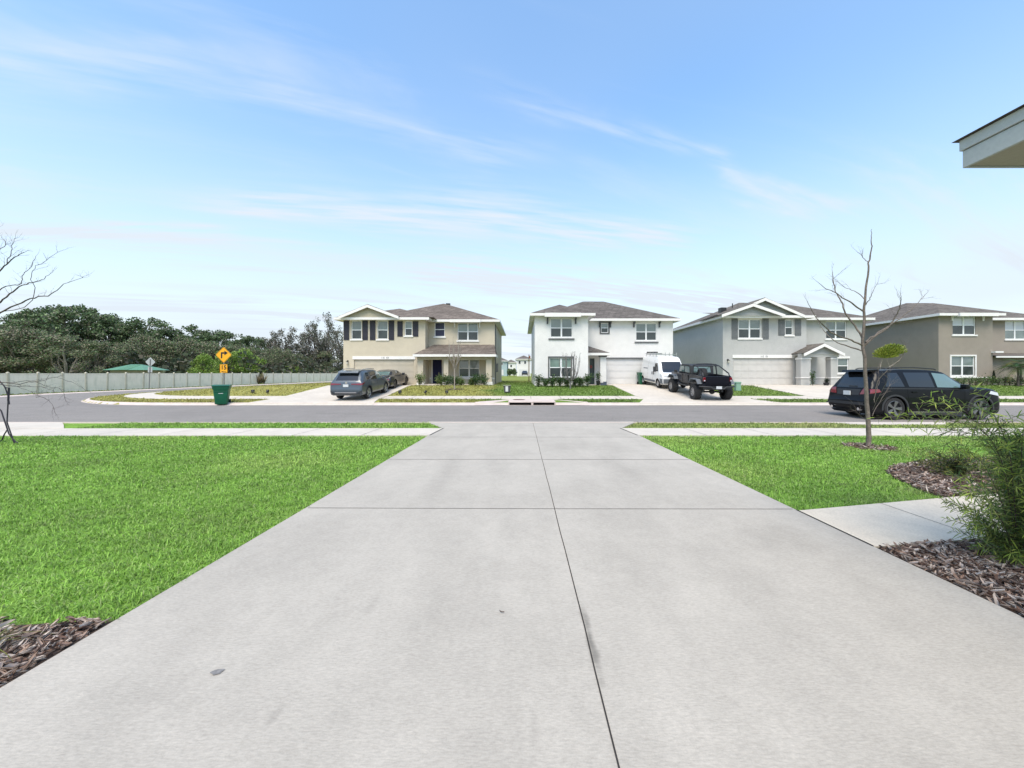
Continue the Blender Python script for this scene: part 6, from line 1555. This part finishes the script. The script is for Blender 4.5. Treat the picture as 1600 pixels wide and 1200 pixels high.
for px, top, d, lb, ws in ((445, 505, 96, 'mossy oak with twisted limbs right of the yellow sign', .85), (482, 512, 100, 'lower mossy oak between the two tallest mossy oaks', .9), (505, 484, 102, 'tallest open-crowned mossy oak left of the beige house', .62), (540, 498, 112, 'mossy oak half hidden by the beige house', .85), (420, 522, 98, 'small mossy oak at the edge of the mossy group', .8), (585, 505, 108, 'mossy oak wholly behind the beige house', .8)):
    if px < 560: place('moss', px, top, d, lb, ws)
for px, top, d, lb, ws in ((322, 553, 59, 'bright green bushy tree left of the yellow sign', .8), (352, 548, 62, 'bright green bushy tree directly behind the yellow sign', .8), (384, 546, 66, 'bright green bushy tree right of the yellow sign', .95), (449, 572, 80, 'low bright green shrub left of the other one behind the far fence', .6), (466, 571, 83, 'low bright green shrub right of the other one behind the far fence', .5)): place('bush', px, top, d, lb, ws)
# low dark growth behind the fence so that no ground shows between the trees
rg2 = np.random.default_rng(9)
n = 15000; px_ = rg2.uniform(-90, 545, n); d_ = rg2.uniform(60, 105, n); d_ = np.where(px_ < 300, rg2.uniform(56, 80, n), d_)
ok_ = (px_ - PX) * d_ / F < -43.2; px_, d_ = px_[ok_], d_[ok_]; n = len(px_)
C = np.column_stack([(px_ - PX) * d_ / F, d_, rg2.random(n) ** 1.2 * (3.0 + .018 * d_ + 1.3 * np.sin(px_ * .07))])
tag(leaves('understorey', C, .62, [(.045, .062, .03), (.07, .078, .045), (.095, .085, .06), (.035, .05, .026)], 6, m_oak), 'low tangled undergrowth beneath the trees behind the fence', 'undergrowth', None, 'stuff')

# ------------------------------------------------------------------ shrubs, small plants
def shrub(name, label, cat, loc, w, h_, n, size, cols, seed, group=None, aspect=.5, stems=5, parent=None, shape=1.0):
    t = parent or thing(name, label, cat, loc, 0, group); rg_ = np.random.default_rng(seed); r = random.Random(seed)
    mb = MB(); C = []; Dv = []
    for k in range(stems):
        a = r.uniform(0, 2 * PI); q = r.uniform(.1, .5) * w * .9; e = Vector((q * math.cos(a), q * math.sin(a), h_ * r.uniform(.7, 1.0)))
        m_ = e * .5 + Vector((0, 0, h_ * .08)); mb.tube([(0, 0, -.03), m_, e], [.018, .012, .006], 5, cap=False)
        for j in range(n // stems):
            u = .12 + .88 * r.random() ** .85; p = Vector((0, 0, 0)).lerp(m_, u * 2) if u < .5 else m_.lerp(e, u * 2 - 1)
            off = Vector((r.gauss(0, 1), r.gauss(0, 1), r.gauss(0, .8))) * w * .16 * shape; C.append(p + off); Dv.append(off + Vector((0, 0, .02)))
    leaves('foliage', np.array([tuple(c) for c in C]), size, cols, seed, m_shrub, t, aspect=aspect, D=np.array([tuple(c) for c in Dv]))
    mb.build('stems', m_twig, t)
    return t
DG = [(0.053, 0.112, 0.038), (0.075, 0.15, 0.045), (0.042, 0.075, 0.033), (0.12, 0.18, 0.06)]
LG = [(0.117, 0.208, 0.052), (0.169, 0.247, 0.078), (0.078, 0.13, 0.039), (0.26, 0.26, 0.13)]
for k, (px, d, w_, hh, cl, lb) in enumerate(((656, 30.2, .75, .95, LG, 'sparse shrub beside the garage end post of the beige house'), (689, 30.2, .9, .85, LG, 'light green shrub at the foot of the middle porch post'), (699, 30.1, .8, .75, DG, 'dark shrub right of the light green one by the middle post'),
        (712, 30.2, .8, .72, DG, 'shrub behind the little bare tree trunk'), (721, 30.2, .7, .6, LG, 'small pale shrub under the left pane of the porch window'), (736, 30.2, .6, .6, LG, 'small pale shrub under the right pane of the porch window'), (743, 30.1, .75, .95, DG, 'tallest dark shrub under the porch window'), (757, 30.2, .85, .85, DG, 'broad shrub beside the right porch post'))):
    x = WX(px, d); shrub('front_shrub', lb, 'shrub', (x, d, ground(x, d)), w_ * 1.1, hh, 620, .11, cl, 500 + k, 'shrubs along the porch of the beige house')
for k, (px, hh, lb) in enumerate(((841, .95, 'leftmost leafy shrub at the corner of the white house'), (852, .62, 'low shrub second from the left under the white house window'), (863, .85, 'shrub under the left pane of the white house window'), (875, .80, 'shrub under the middle of the white house window'),
        (886, .72, 'shrub left of the little bare tree at the white house'), (897, .78, 'shrub right of the little bare tree at the white house'), (907, .70, 'low shrub near the right end of the white house row'), (918, 1.0, 'tallest shrub beside the entry of the white house'))):
    d = 28.9; x = WX(px, d); shrub('front_shrub', lb, 'shrub', (x, d, ground(x, d)),   .66, hh, 560, .11, DG, 520 + k, 'shrubs along the front of the white house', stems=4)
for k in range(13):
    d = 29.6; px = 1497 + k * 9.0; x = WX(px, d); lb = ['first', 'second', 'third', 'fourth', 'fifth', 'sixth', 'seventh', 'eighth', 'ninth', 'tenth', 'eleventh', 'twelfth', 'thirteenth'][k]
    shrub('hedge_shrub', f'{lb} low hedge shrub counted from the black SUV bonnet rightwards', 'shrub', (x, d, ground(x, d)), .62, .62 + .08 * ((k * 7) % 3), 260, .09, LG + DG, 540 + k, 'low hedge in front of the brown house', stems=5)
shrub('', '', '', None, .45, .75, 260, .10, DG, 561, parent=POTS[0]); 
for ch in list(children(POTS[0])):
    if ch.name.startswith(('foliage', 'stems')): ch.location.z = .36
shrub('', '', '', None, .45, .32, 300, .08, [(.02, .03, .02), (.03, .045, .025)], 562, parent=POTS[1])
for ch in list(children(POTS[1])):
    if ch.name.startswith(('foliage', 'stems')): ch.location.z = .22
x = WX(1270, 29.6); shrub('climbing_plant', 'upright leafy plant at the porch column of the grey house', 'plant', (x, 29.6, .79), .45, 1.25, 300, .10, DG, 563)
x = WX(1553, 29.9); t = thing('conical_cypress', 'small dark conical cypress in front of the brown house', 'cypress', (x, 29.9, .79))
rgc = np.random.default_rng(5); n = 700; zz = rgc.random(n) ** 1.3; rr = (1 - zz) * .17 * np.sqrt(rgc.random(n)) + .01; aa = rgc.uniform(0, 6.28, n)
leaves('foliage', np.column_stack([rr * np.cos(aa), rr * np.sin(aa), .25 + zz * .95]), .07, [(.022, .035, .018), (.035, .05, .025)], 5, m_shrub, t)
MB().tube([(0, 0, 0), (0, 0, .5)], .03, 6).build('trunk', m_bark, t)
MB().lathe([(.10, 0), (.14, .2), (.12, .2), (0, .17)], 14).build('pot', m_trim, t)
# grass-like plant at the near left corner
def tuft(name, label, cat, loc, n, L, wd, cols, seed, spread=1.0):
    r = random.Random(seed); mb_v, mb_f, cc_ = [], [], []
    for k in range(n):
        a = r.uniform(0, 2 * PI); l = L * r.uniform(.6, 1.15); s_ = r.uniform(.3, 1.0) * spread; w_ = wd * r.uniform(.7, 1.2); b0 = len(mb_v); c = r.choice(cols); j = r.uniform(.7, 1.3)
        sx_, sy_ = -math.sin(a) * w_, math.cos(a) * w_
        for i in range(6):
            u = i / 5; rad = l * s_ * u; z = l * (1.1 * u - 1.0 * s_ * u * u * .9); q = 1 - u * .92
            x_, y_ = loc[0] + math.cos(a) * rad, loc[1] + math.sin(a) * rad
            mb_v += [(x_ - sx_ * q, y_ - sy_ * q, loc[2] + z), (x_ + sx_ * q, y_ + sy_ * q, loc[2] + z)]
            if i: mb_f.append((b0 + 2 * i - 2, b0 + 2 * i - 1, b0 + 2 * i + 1, b0 + 2 * i)); cc_.append([v * j for v in c])
    o = np_mesh(name, np.array(mb_v), np.array(mb_f), m_needle, col=np.array(cc_, np.float32)); return tag(o, label, cat)
tuft('liriope_clump', 'yellow-green strappy grass plant in the mulch at the near left edge', 'plant', (-2.92, 2.02, drv(2.0)), 60, .26, .005, [(.30, .33, .07), (.20, .27, .05), (.36, .33, .12)], 8, 1.1)
tuft('dead_palm_fronds', 'brown dried palm fronds hanging in front of the fence', 'palm', (WX(404, 60), 60, .1), 60, 2.6, .05, [(.26, .19, .11), (.36, .29, .19), (.16, .12, .07)], 12, .8)
tuft('dead_palm_fronds', 'second clump of dried palm fronds, right of the first by the fence', 'palm', (WX(415, 61), 60.6, .1), 46, 2.2, .05, [(.24, .18, .11), (.34, .28, .18), (.12, .12, .05)], 13, .7)
# palms at the right edge
def palm(label, x, y, z, hgt, seed, nf=20, L=1.5):
    r = random.Random(seed); t = thing('palm_tree', label, 'palm', (x, y, z), 0, 'palms in front of the brown house')
    MB().tube([(0, 0, -.1), (.03, 0, hgt * .5), (0, 0, hgt)], [.085, .06, .05], 8).build('trunk', m_bark, t, smooth=60)
    V, Fq, cl = [], [], []
    for k in range(nf):
        a = 2 * PI * k / nf + r.uniform(-.2, .2); el = r.uniform(-.1, 1.1); l = L * r.uniform(.8, 1.1)
        P = lambda u: Vector((math.cos(a) * l * u * math.cos(el * (1 - .3 * u)), math.sin(a) * l * u * math.cos(el * (1 - .3 * u)), hgt + l * (math.sin(el) * u - .75 * u * u)))
        sd_ = Vector((-math.sin(a), math.cos(a), 0)); c0 = r.choice([(.05, .10, .03), (.08, .13, .035), (.035, .07, .025), (.16, .15, .05)])
        for i in range(18):
            u = .12 + .88 * i / 17; p = P(u); d1 = (P(min(1, u + .05)) - p).normalized()
            for s_ in (-1, 1):
                ll = .38 * math.sin(PI * (.15 + .8 * u)) * r.uniform(.8, 1.1); dirv = (sd_ * s_ * .85 + d1 * .6 + Vector((0, 0, -.25))).normalized(); b0 = len(V)
                V += [tuple(p - d1 * .02), tuple(p + d1 * .02), tuple(p + dirv * ll * .6 + d1 * .018), tuple(p + dirv * ll)]; Fq.append((b0, b0 + 1, b0 + 2, b0 + 3)); cl.append([v * r.uniform(.7, 1.3) for v in c0])
    np_mesh('fronds', np.array(V), np.array(Fq), m_shrub, t, col=np.array(cl, np.float32))
palm('left of two small palms in front of the brown house', WX(1590.5, 29.2), 29.2, .80, 1.45, 3)
palm('right of two small palms cut by the right edge of the picture', WX(1600, 29.3), 29.5, .80, 1.75, 4)

# ------------------------------------------------------------------ bare trees
m_branch = mat('branch_bark', (.17, .14, .118), .9, noise=[(9, .28), (40, .25), ((30, 30, 4), .2)], spec=.12, bump=(40, .8, .01))
def bare_tree(label, loc, trunk, branches, m, seed, twigs=3, fine=1.0, name='bare_tree', group=None, jag=1.0):
    """trunk / branches: lists of (points, r0, r1) in metres relative to loc; twigs sprout from the branches"""
    r = random.Random(seed); t = thing(name, label, 'tree', loc, 0, group)
    def smooth(pts, n=4):
        out = []; P = [Vector(p) for p in pts]
        for i in range(len(P) - 1):
            a, b, c, d = P[max(0, i - 1)], P[i], P[i + 1], P[min(len(P) - 1, i + 2)]
            for k in range(n):
                u = k / n; out.append(.5 * ((2 * b) + (c - a) * u + (2 * a - 5 * b + 4 * c - d) * u * u + (-a + 3 * b - 3 * c + d) * u ** 3) + Vector([r.gauss(0, .006 * jag) for _ in range(3)]))
        return out + [P[-1]]
    mb = MB(); p = smooth(trunk[0]); n = len(p); mb.tube(p, [lerp(trunk[1], trunk[2], (i / (n - 1)) ** .62) * (1.35 if i == 0 else 1) for i in range(n)], 10); mb.build('trunk', m, t, smooth=60)
    mb = MB()
    def twig(p0, d_, l, rad, dep):
        pts = [p0]; dd = d_.normalized()
        for i in range(4):
            dd = (dd + Vector((r.gauss(0, .18), r.gauss(0, .18), r.gauss(.06, .16)))).normalized(); pts.append(pts[-1] + dd * l / 4)
        mb.tube(pts, [rad * (1 - .2 * i) for i in range(5)], 4, cap=False)
        if dep > 0:
            for i in (1, 2, 3):
                if r.random() < .75: twig(pts[i], (dd + Vector((r.gauss(0, .7), r.gauss(0, .7), r.gauss(.1, .5)))), l * .5, rad * .55, dep - 1)
    for pts, r0, r1 in branches:
        p = smooth(pts); n = len(p); mb.tube(p, [lerp(r0, r1, i / (n - 1)) for i in range(n)], 6, cap=False)
        for k in range(twigs):
            i = r.randrange(n // 3, n - 1); dd = (p[i + 1] - p[i]).normalized() + Vector((r.gauss(0, .55), r.gauss(0, .55), r.gauss(.15, .45)))
            twig(p[i], dd, r.uniform(.2, .5) * fine, max(r1 * .8, .0028), 1)
        twig(p[-1], (p[-1] - p[-3]), .3 * fine, max(r1 * .9, .0025), 1)
    mb.build('branches', m, t, smooth=60)
    return t
def rel(pts, d0, px0, py0, dj=None):
    """picture-measured heights and spreads turned into metres at the tree's own distance; dj gives each point its own depth offset"""
    out = []
    for k, q in enumerate(pts):
        dd = d0 + (dj[k] if dj else 0)
        out.append((WX(q[0], dd) - WX(px0, d0), dd - d0, WZ(q[1], dd)))
    return out
d = 8.5; bx = WX(1357.5, d)
def br(pts, r0, r1, dp): return (rel(pts, d, 1357.5, 0, [dp * k / (len(pts) - 1) for k in range(len(pts))]), r0, r1)
BR = [br([(1349, 532), (1340, 515), (1322, 490), (1315, 470), (1306, 456), (1302, 440), (1301, 425)], .022, .006, .5), br([(1348, 486), (1332, 474), (1316, 465), (1305, 457), (1290, 451), (1278, 441)], .018, .004, -.5),
      br([(1347, 540), (1330, 531), (1308, 524), (1290, 512), (1278, 500), (1268, 485), (1262, 472)], .020, .004, -.6), br([(1346, 548), (1325, 541), (1305, 533), (1290, 520), (1280, 505)], .018, .004, .7),
      br([(1351, 541), (1368, 525), (1388, 512), (1402, 490), (1407, 475), (1408, 463)], .022, .005, -.5), br([(1352, 534), (1372, 520), (1395, 505), (1418, 488), (1435, 472), (1448, 458)], .018, .004, .6),
      br([(1353, 476), (1358, 468), (1362, 460), (1372, 440)], .010, .003, -.2), br([(1350, 467), (1338, 456), (1322, 450), (1306, 438)], .010, .003, .3), br([(1357, 410), (1348, 402), (1338, 392)], .008, .003, .2),
      br([(1366, 628), (1370, 600), (1378, 588), (1390, 575), (1404, 565), (1414, 548), (1412, 540)], .008, .003, -.5), br([(1364, 640), (1374, 618), (1384, 600), (1388, 586)], .006, .002, -.6), br([(1364, 625), (1372, 605), (1374, 590), (1372, 578)], .006, .002, .3),
      br([(1356, 660), (1340, 645), (1330, 640)], .005, .002, -.3), br([(1362, 650), (1378, 622), (1392, 600)], .006, .002, .2)]
bare_tree('slender bare tree with mottled trunk in the right lawn before the black SUV', (bx, d, 0),
          (rel([(1357.5, 702), (1357, 660), (1353, 600), (1349, 545), (1350, 500), (1351, 470), (1355, 430), (1359, 405), (1362, 385), (1361, 372), (1362, 358)], d, 1357.5, 0), .055, .004), BR, m_branch, 5, twigs=4, fine=.8)
# tie on the trunk
# left bare tree: trunk just outside the left edge
d = 8.8; px0 = -42
def bl(pts, r0, r1, dp): return (rel(pts, d, px0, 0, [dp * k / (len(pts) - 1) for k in range(len(pts))]), r0, r1)
BL = [bl([(-40, 520), (-15, 500), (8, 485), (40, 470), (55, 465), (80, 460), (100, 445), (130, 432)], .022, .003, -.5), bl([(-40, 500), (-10, 480), (10, 464), (30, 448), (50, 441), (65, 437), (78, 428)], .020, .004, .4),
      bl([(-40, 470), (-15, 440), (2, 420), (18, 406), (30, 398), (39, 394)], .018, .004, -.4), bl([(2, 420), (16, 400), (19, 385), (24, 372)], .009, .003, .2), bl([(-38, 455), (-20, 415), (-5, 395), (8, 382), (3, 370)], .012, .003, .4),
      bl([(-40, 490), (-12, 470), (4, 450), (20, 445), (32, 443), (36, 428), (48, 418), (56, 400)], .013, .003, .5), bl([(-40, 515), (-18, 508), (4, 488), (40, 480), (54, 455), (48, 432), (58, 415), (85, 398), (102, 390)], .010, .002, -.2),
      bl([(-40, 540), (-15, 530), (10, 520), (40, 508), (60, 505)], .012, .003, .5), bl([(-38, 560), (-10, 540), (12, 528), (30, 524)], .010, .003, -.5), bl([(-36, 470), (-30, 420), (-20, 380), (-8, 350)], .014, .003, .3), bl([(-44, 470), (-60, 430), (-80, 400), (-95, 380)], .016, .004, .3), bl([(-44, 500), (-70, 470), (-100, 455)], .016, .004, -.3),
      bl([(-38, 600), (0, 598), (30, 600), (55, 597), (75, 604), (95, 609), (102, 622)], .010, .002, .4), bl([(-38, 590), (10, 603), (40, 603), (70, 606), (85, 612)], .009, .002, -.4), bl([(0, 598), (40, 596), (66, 594), (90, 590), (118, 600), (136, 610)], .006, .002, .2), bl([(55, 620), (70, 622), (82, 632), (86, 645)], .005, .0015, -.1), bl([(20, 602), (48, 612), (60, 618)], .005, .002, -.3)]
bare_tree('dark bare tree whose branches reach in from the left edge', (WX(px0, d), d, 0),
          (rel([(px0, 705), (px0, 640), (-41, 580), (-40, 520), (-38, 470), (-36, 420), (-30, 370), (-26, 330)], d, px0, 0), .075, .010), BL, m_twig, 15, twigs=7, fine=.75, jag=1.5)
h = thing('tree_strap', 'dark straps and stakes holding the bare tree at the left edge', 'tree stake', (0, 0, 0))
dd = 9.0
def st(pts, r_): 
    mb = MB(); mb.tube([(WX(a, dd), dd, WZ(b, dd)) for a, b in pts], r_, 6); return mb
m_strap = mat('strap_dark', (.018, .014, .025), .6)
mb = st([(-6, 590), (2, 598), (8, 605), (13, 620), (12, 640), (11, 660), (18, 680), (26, 703)], .012); mb.build('strap', m_strap, h, smooth=50)
mb = st([(-8, 632), (2, 642), (8, 660), (14, 678), (24, 690), (37, 697)], .013); mb.build('strap', m_strap, h, smooth=50)
mb = st([(8, 606), (14, 606), (13, 625), (14, 632)], .018); mb.build('buckle', m_strap, h, smooth=50)
mb = st([(11, 672), (6, 680), (3, 688), (-2, 690)], .012); mb.build('strap', m_strap, h, smooth=50)
# small bare trees at the houses
def wee(label, px, d, top, base, spread, seed, m, n=9, yfork=.35):
    r = random.Random(seed); x = WX(px, d); zb = ground(x, d); zt = WZ(top, d); H = zt - zb; B = []
    for k in range(n):
        a = 2 * PI * k / n + r.uniform(-.3, .3); s_ = spread * r.uniform(.4, 1.0); e = (s_ * math.cos(a), s_ * math.sin(a) * .8, zb + H * r.uniform(.82, 1.0))
        B.append(([(0, 0, zb + H * yfork * r.uniform(.85, 1.0)), (e[0] * .62, e[1] * .62, zb + H * (yfork + .12)), (e[0] * .95, e[1] * .95, zb + H * .66), e], .030, .012))
    bare_tree(label, (x, d, 0), ([(0, 0, zb), (.01, 0, zb + H * .2), (0, 0, zb + H * yfork)], .05, .04), B, m, seed, twigs=5, fine=1.0, name='young_bare_tree')
wee('small vase-shaped bare tree in front of the beige house porch', 710, 27.6, 531, 606, .72, 31, mat('pale_branch', (.30, .26, .22), .9), 11, .44)
wee('small spreading bare tree in front of the white house window', 891, 27.9, 553, 603, .85, 32, mat('grey_branch', (.16, .15, .14), .9), 16, .22)
for (px, d, lb) in ((710, 27.6, 'mulch ring of the little tree at the beige house'),):
    x = WX(px, d); pts = [(x + .75 * math.cos(2 * PI * k / 20), d + .35 * math.sin(2 * PI * k / 20)) for k in range(20)]; bed(pts, 'bed_soil', lb)
# pruned tree with a rounded tuft of green, right of the grey house
d = 27.8; x = WX(1376, d)
t = thing('pompom_tree', 'small tree with a single rounded yellow-green tuft, in front of the brown house wall', 'tree', (x, d, 0))
mb = MB()
def ptx(a, b): return (WX(a, d) - x, 0, WZ(b, d))
mb.tube([(0, 0, ground(x, d)), ptx(1374, 585), ptx(1376, 570), ptx(1380, 556)], [.05, .035, .03, .02], 6)
mb.tube([ptx(1374, 588), ptx(1390, 573), ptx(1405, 563), ptx(1412, 551), ptx(1409, 545)], [.04, .035, .03, .025, .015], 6)
mb.tube([ptx(1390, 573), ptx(1387, 565), ptx(1384, 558)], [.02, .015, .01], 5); mb.tube([ptx(1396, 569), ptx(1394, 562)], [.015, .01], 5)
mb.build('trunk', m_bark_pale, t, smooth=60)
rgp = np.random.default_rng(3); n = 3200; q = rgp.normal(size=(n, 3)); q /= np.linalg.norm(q, axis=1)[:, None]; q *= (rgp.random(n) ** .35)[:, None]
q[:, 2] = np.where(q[:, 2] < -.35, -.35 + (q[:, 2] + .35) * .3, q[:, 2])
half = n // 2; C = q * np.array([.82, .55, .50]); C[:half, 0] += .28; C[:half, 2] += .16; C[half:, 0] -= .28; C[half:, 2] -= .10
c0 = ptx(1390, 551)
Dn = q * np.array([1, 1, .3]) + np.array([0, 0, .5]) 
leaves('crown', C + np.array([c0[0], 0, c0[2]]), .17, [(.30, .36, .05), (.22, .30, .045), (.38, .40, .09), (.13, .19, .035)], 4, m_shrub, t, aspect=.28, D=Dn)

# ------------------------------------------------------------------ feathery shrub in the near right bed
def feather(label, base, targets, seed, L=.080, wd=.0072, name='feathery_shrub', cols=None, tipcols=None, leaf_step=.0088, m=m_needle):
    r = random.Random(seed); t = thing(name, label, 'shrub', base)
    st_ = MB(); V, Fq, cl = [], [], []
    cols = cols or [(.09, .15, .055), (.13, .20, .06), (.18, .24, .065), (.24, .28, .08)]; tipcols = tipcols or [(.30, .40, .07), (.38, .44, .10), (.24, .35, .06)]
    def leaf(p, dirv, l, c):
        side = dirv.cross(Vector((r.gauss(0, 1), r.gauss(0, 1), r.gauss(0, 1)))).normalized() * wd * r.uniform(.8, 1.3) * .5
        droop = Vector((0, 0, -l * r.uniform(.03, .22))); mdl = p + dirv * l * .5; tip = p + dirv * l + droop; b0 = len(V)
        V.extend([tuple(p - side * .5), tuple(p + side * .5), tuple(mdl + side), tuple(mdl - side), tuple(tip + side * .15), tuple(tip - side * .15)])
        Fq.append((b0, b0 + 1, b0 + 2, b0 + 3)); Fq.append((b0 + 3, b0 + 2, b0 + 4, b0 + 5)); j = r.uniform(.6, 1.4); cl.append([v * j for v in c]); cl.append([v * j for v in c])
    def branch(pts, r0, dens=1.0, tip=.8, dep=1):
        P = [Vector(p) for p in pts]; Q = []
        for i in range(len(P) - 1):
            a, b, c, d_ = P[max(0, i - 1)], P[i], P[i + 1], P[min(len(P) - 1, i + 2)]
            for k in range(6):
                u = k / 6; Q.append(.5 * ((2 * b) + (c - a) * u + (2 * a - 5 * b + 4 * c - d_) * u * u + (-a + 3 * b - 3 * c + d_) * u ** 3))
        Q.append(P[-1]); n = len(Q); st_.tube(Q, [max(.0012, r0 * (1 - .85 * i / (n - 1))) for i in range(n)], 4, cap=False)
        ln = [0]
        for a, b in zip(Q, Q[1:]): ln.append(ln[-1] + (b - a).length)
        tot = ln[-1]; s_ = tot * .15; ang = 0
        while s_ < tot:
            i = max(k for k in range(n) if ln[k] <= s_); i = min(i, n - 2); u = (s_ - ln[i]) / max(1e-6, ln[i + 1] - ln[i]); p = Q[i].lerp(Q[i + 1], u); dv = (Q[i + 1] - Q[i]).normalized()
            ang += 2.4; a1 = dv.cross(Vector((0, 0, 1)) if abs(dv.z) < .95 else Vector((1, 0, 0))).normalized(); a2 = dv.cross(a1)
            f = s_ / tot; o_ = a1 * math.cos(ang) + a2 * math.sin(ang); dirv = (dv * r.uniform(.35, .9) + o_).normalized()
            c = r.choice(tipcols) if f > tip and r.random() < .65 else r.choice(cols)
            leaf(p, dirv, L * r.uniform(.6, 1.15) * (1 - .35 * max(0, f - .85) / .15), c)
            s_ += leaf_step / dens * r.uniform(.6, 1.4)
            if dep and r.random() < .045 and f < .85:
                l2 = tot * r.uniform(.12, .28); e = p + (dv * .8 + o_ * .7).normalized() * l2; branch([p, p.lerp(e, .5) + Vector((0, 0, l2 * .08)), e], r0 * .4, dens, tip=.6, dep=0)
    for pts, r0, dn in targets: branch(pts, r0, dn)
    np_mesh('foliage', np.array(V), np.array(Fq), m, t, col=np.array(cl, np.float32)); st_.build('stems', m_twig, t)
    return t
BX, BY = 4.08, 3.12; BZ = drv(BY)
rb = random.Random(2)
def tb(px, py, d): return (WX(px, d) - BX, d - BY, WZ(py, d) - BZ)
def arch(px, py, d, lift=.25, r0=.006, dens=1.0, mid=None):
    e = Vector(tb(px, py, d)); m1 = Vector((e.x * .22, e.y * .25, e.z * .42)); m2 = Vector((e.x * .6, e.y * .6, e.z * .86 + lift * .35)); return ([(0, 0, 0), tuple(m1), tuple(m2), tuple(e)], r0, dens)
def arch2(px, py, d, r0=.005, dens=.42):      # rises near the middle of the bush, then leans far out to the left
    e = Vector(tb(px, py, d)); return ([(0, 0, 0), (e.x * .06, e.y * .1, e.z * .45), (e.x * .26, e.y * .35, e.z * .86), (e.x * .62, e.y * .7, e.z * .98), tuple(e)], r0, dens)
T = [arch2(1366, 652, 2.75), arch2(1395, 645, 2.8), arch2(1430, 630, 2.7), arch2(1420, 668, 3.0), arch2(1485, 668, 2.9), arch(1496, 705, 2.8, .05, .004), arch(1486, 742, 2.9, .03, .004, .8),
     arch2(1530, 662, 2.9, .006, .7), arch(1560, 665, 3.1), arch(1585, 668, 3.0), arch(1605, 670, 2.9), arch(1630, 660, 3.1), arch(1540, 695, 3.3), arch(1570, 700, 2.8), arch(1600, 705, 3.2), arch(1510, 775, 2.85, .05, .004), arch(1500, 795, 2.9, .02, .003, .8),
     arch(1525, 725, 3.3), arch(1555, 735, 2.9), arch(1590, 745, 3.1), arch(1620, 750, 3.0), arch(1650, 700, 3.0), arch(1565, 760, 3.2), arch(1670, 760, 3.1)]
for k in range(36):     # dense skirt of short shoots at the base
    a = rb.uniform(0, 2 * PI); l = rb.uniform(.22, .42); z = rb.uniform(.05, .42); T.append(([(0, 0, .02), (l * .5 * math.cos(a), l * .5 * math.sin(a), z * .8), (l * math.cos(a), l * math.sin(a), z)], .004, 1.25))
for k in range(13):
    px, py, d = rb.uniform(1540, 1680), rb.uniform(670, 810), rb.uniform(2.8, 3.4); T.append(arch(px, py, d, .15, .004, 1.1))
feather('tall feathery green shrub arching over the mulch at the right edge', (BX, BY, BZ), T, 3)
# second, lower and darker shrub in the kidney bed, with yellowing tips
bx2, by2 = WX(1492, 5.9), 5.9
T = []
for k in range(90):
    a = rb.uniform(0, 2 * PI); l = rb.uniform(.1, .62); z = rb.uniform(.15, .52) * (1.1 - l * .8); T.append(([(0, 0, .02), (l * .5 * math.cos(a), l * .5 * math.sin(a), z * .8), (l * math.cos(a), l * math.sin(a), z)], .004, .8))
feather('low rounded dark shrub in the far mulch bed behind the feathery shrub', (bx2, by2, drv(by2)), T, 7, L=.075, wd=.010, name='low_shrub', cols=[(.045, .085, .03), (.07, .11, .035), (.19, .20, .05)], tipcols=[(.30, .28, .07), (.12, .17, .04)], leaf_step=.018)

for k, (px, lb) in enumerate(((796.5, 'left of two distant dark bushy trees in front of the far houses'), (803.5, 'right of two distant dark bushy trees in front of the far houses'))):
    d = 104; x = WX(px, d); t = thing('distant_bush', lb, 'bush', (x, d, 1.0)); rgb = np.random.default_rng(60 + k); n = 500
    q = rgb.normal(size=(n, 3)); q /= np.linalg.norm(q, axis=1)[:, None]; q *= (rgb.random(n) ** .4)[:, None]
    leaves('crown', q * np.array([.75, .75, .95]) + np.array([0, 0, 1.15]), .3, OAK, 70 + k, m_shrub, t); MB().tube([(0, 0, -.1), (0, 0, 1.0)], .07, 6).build('trunk', m_bark, t)
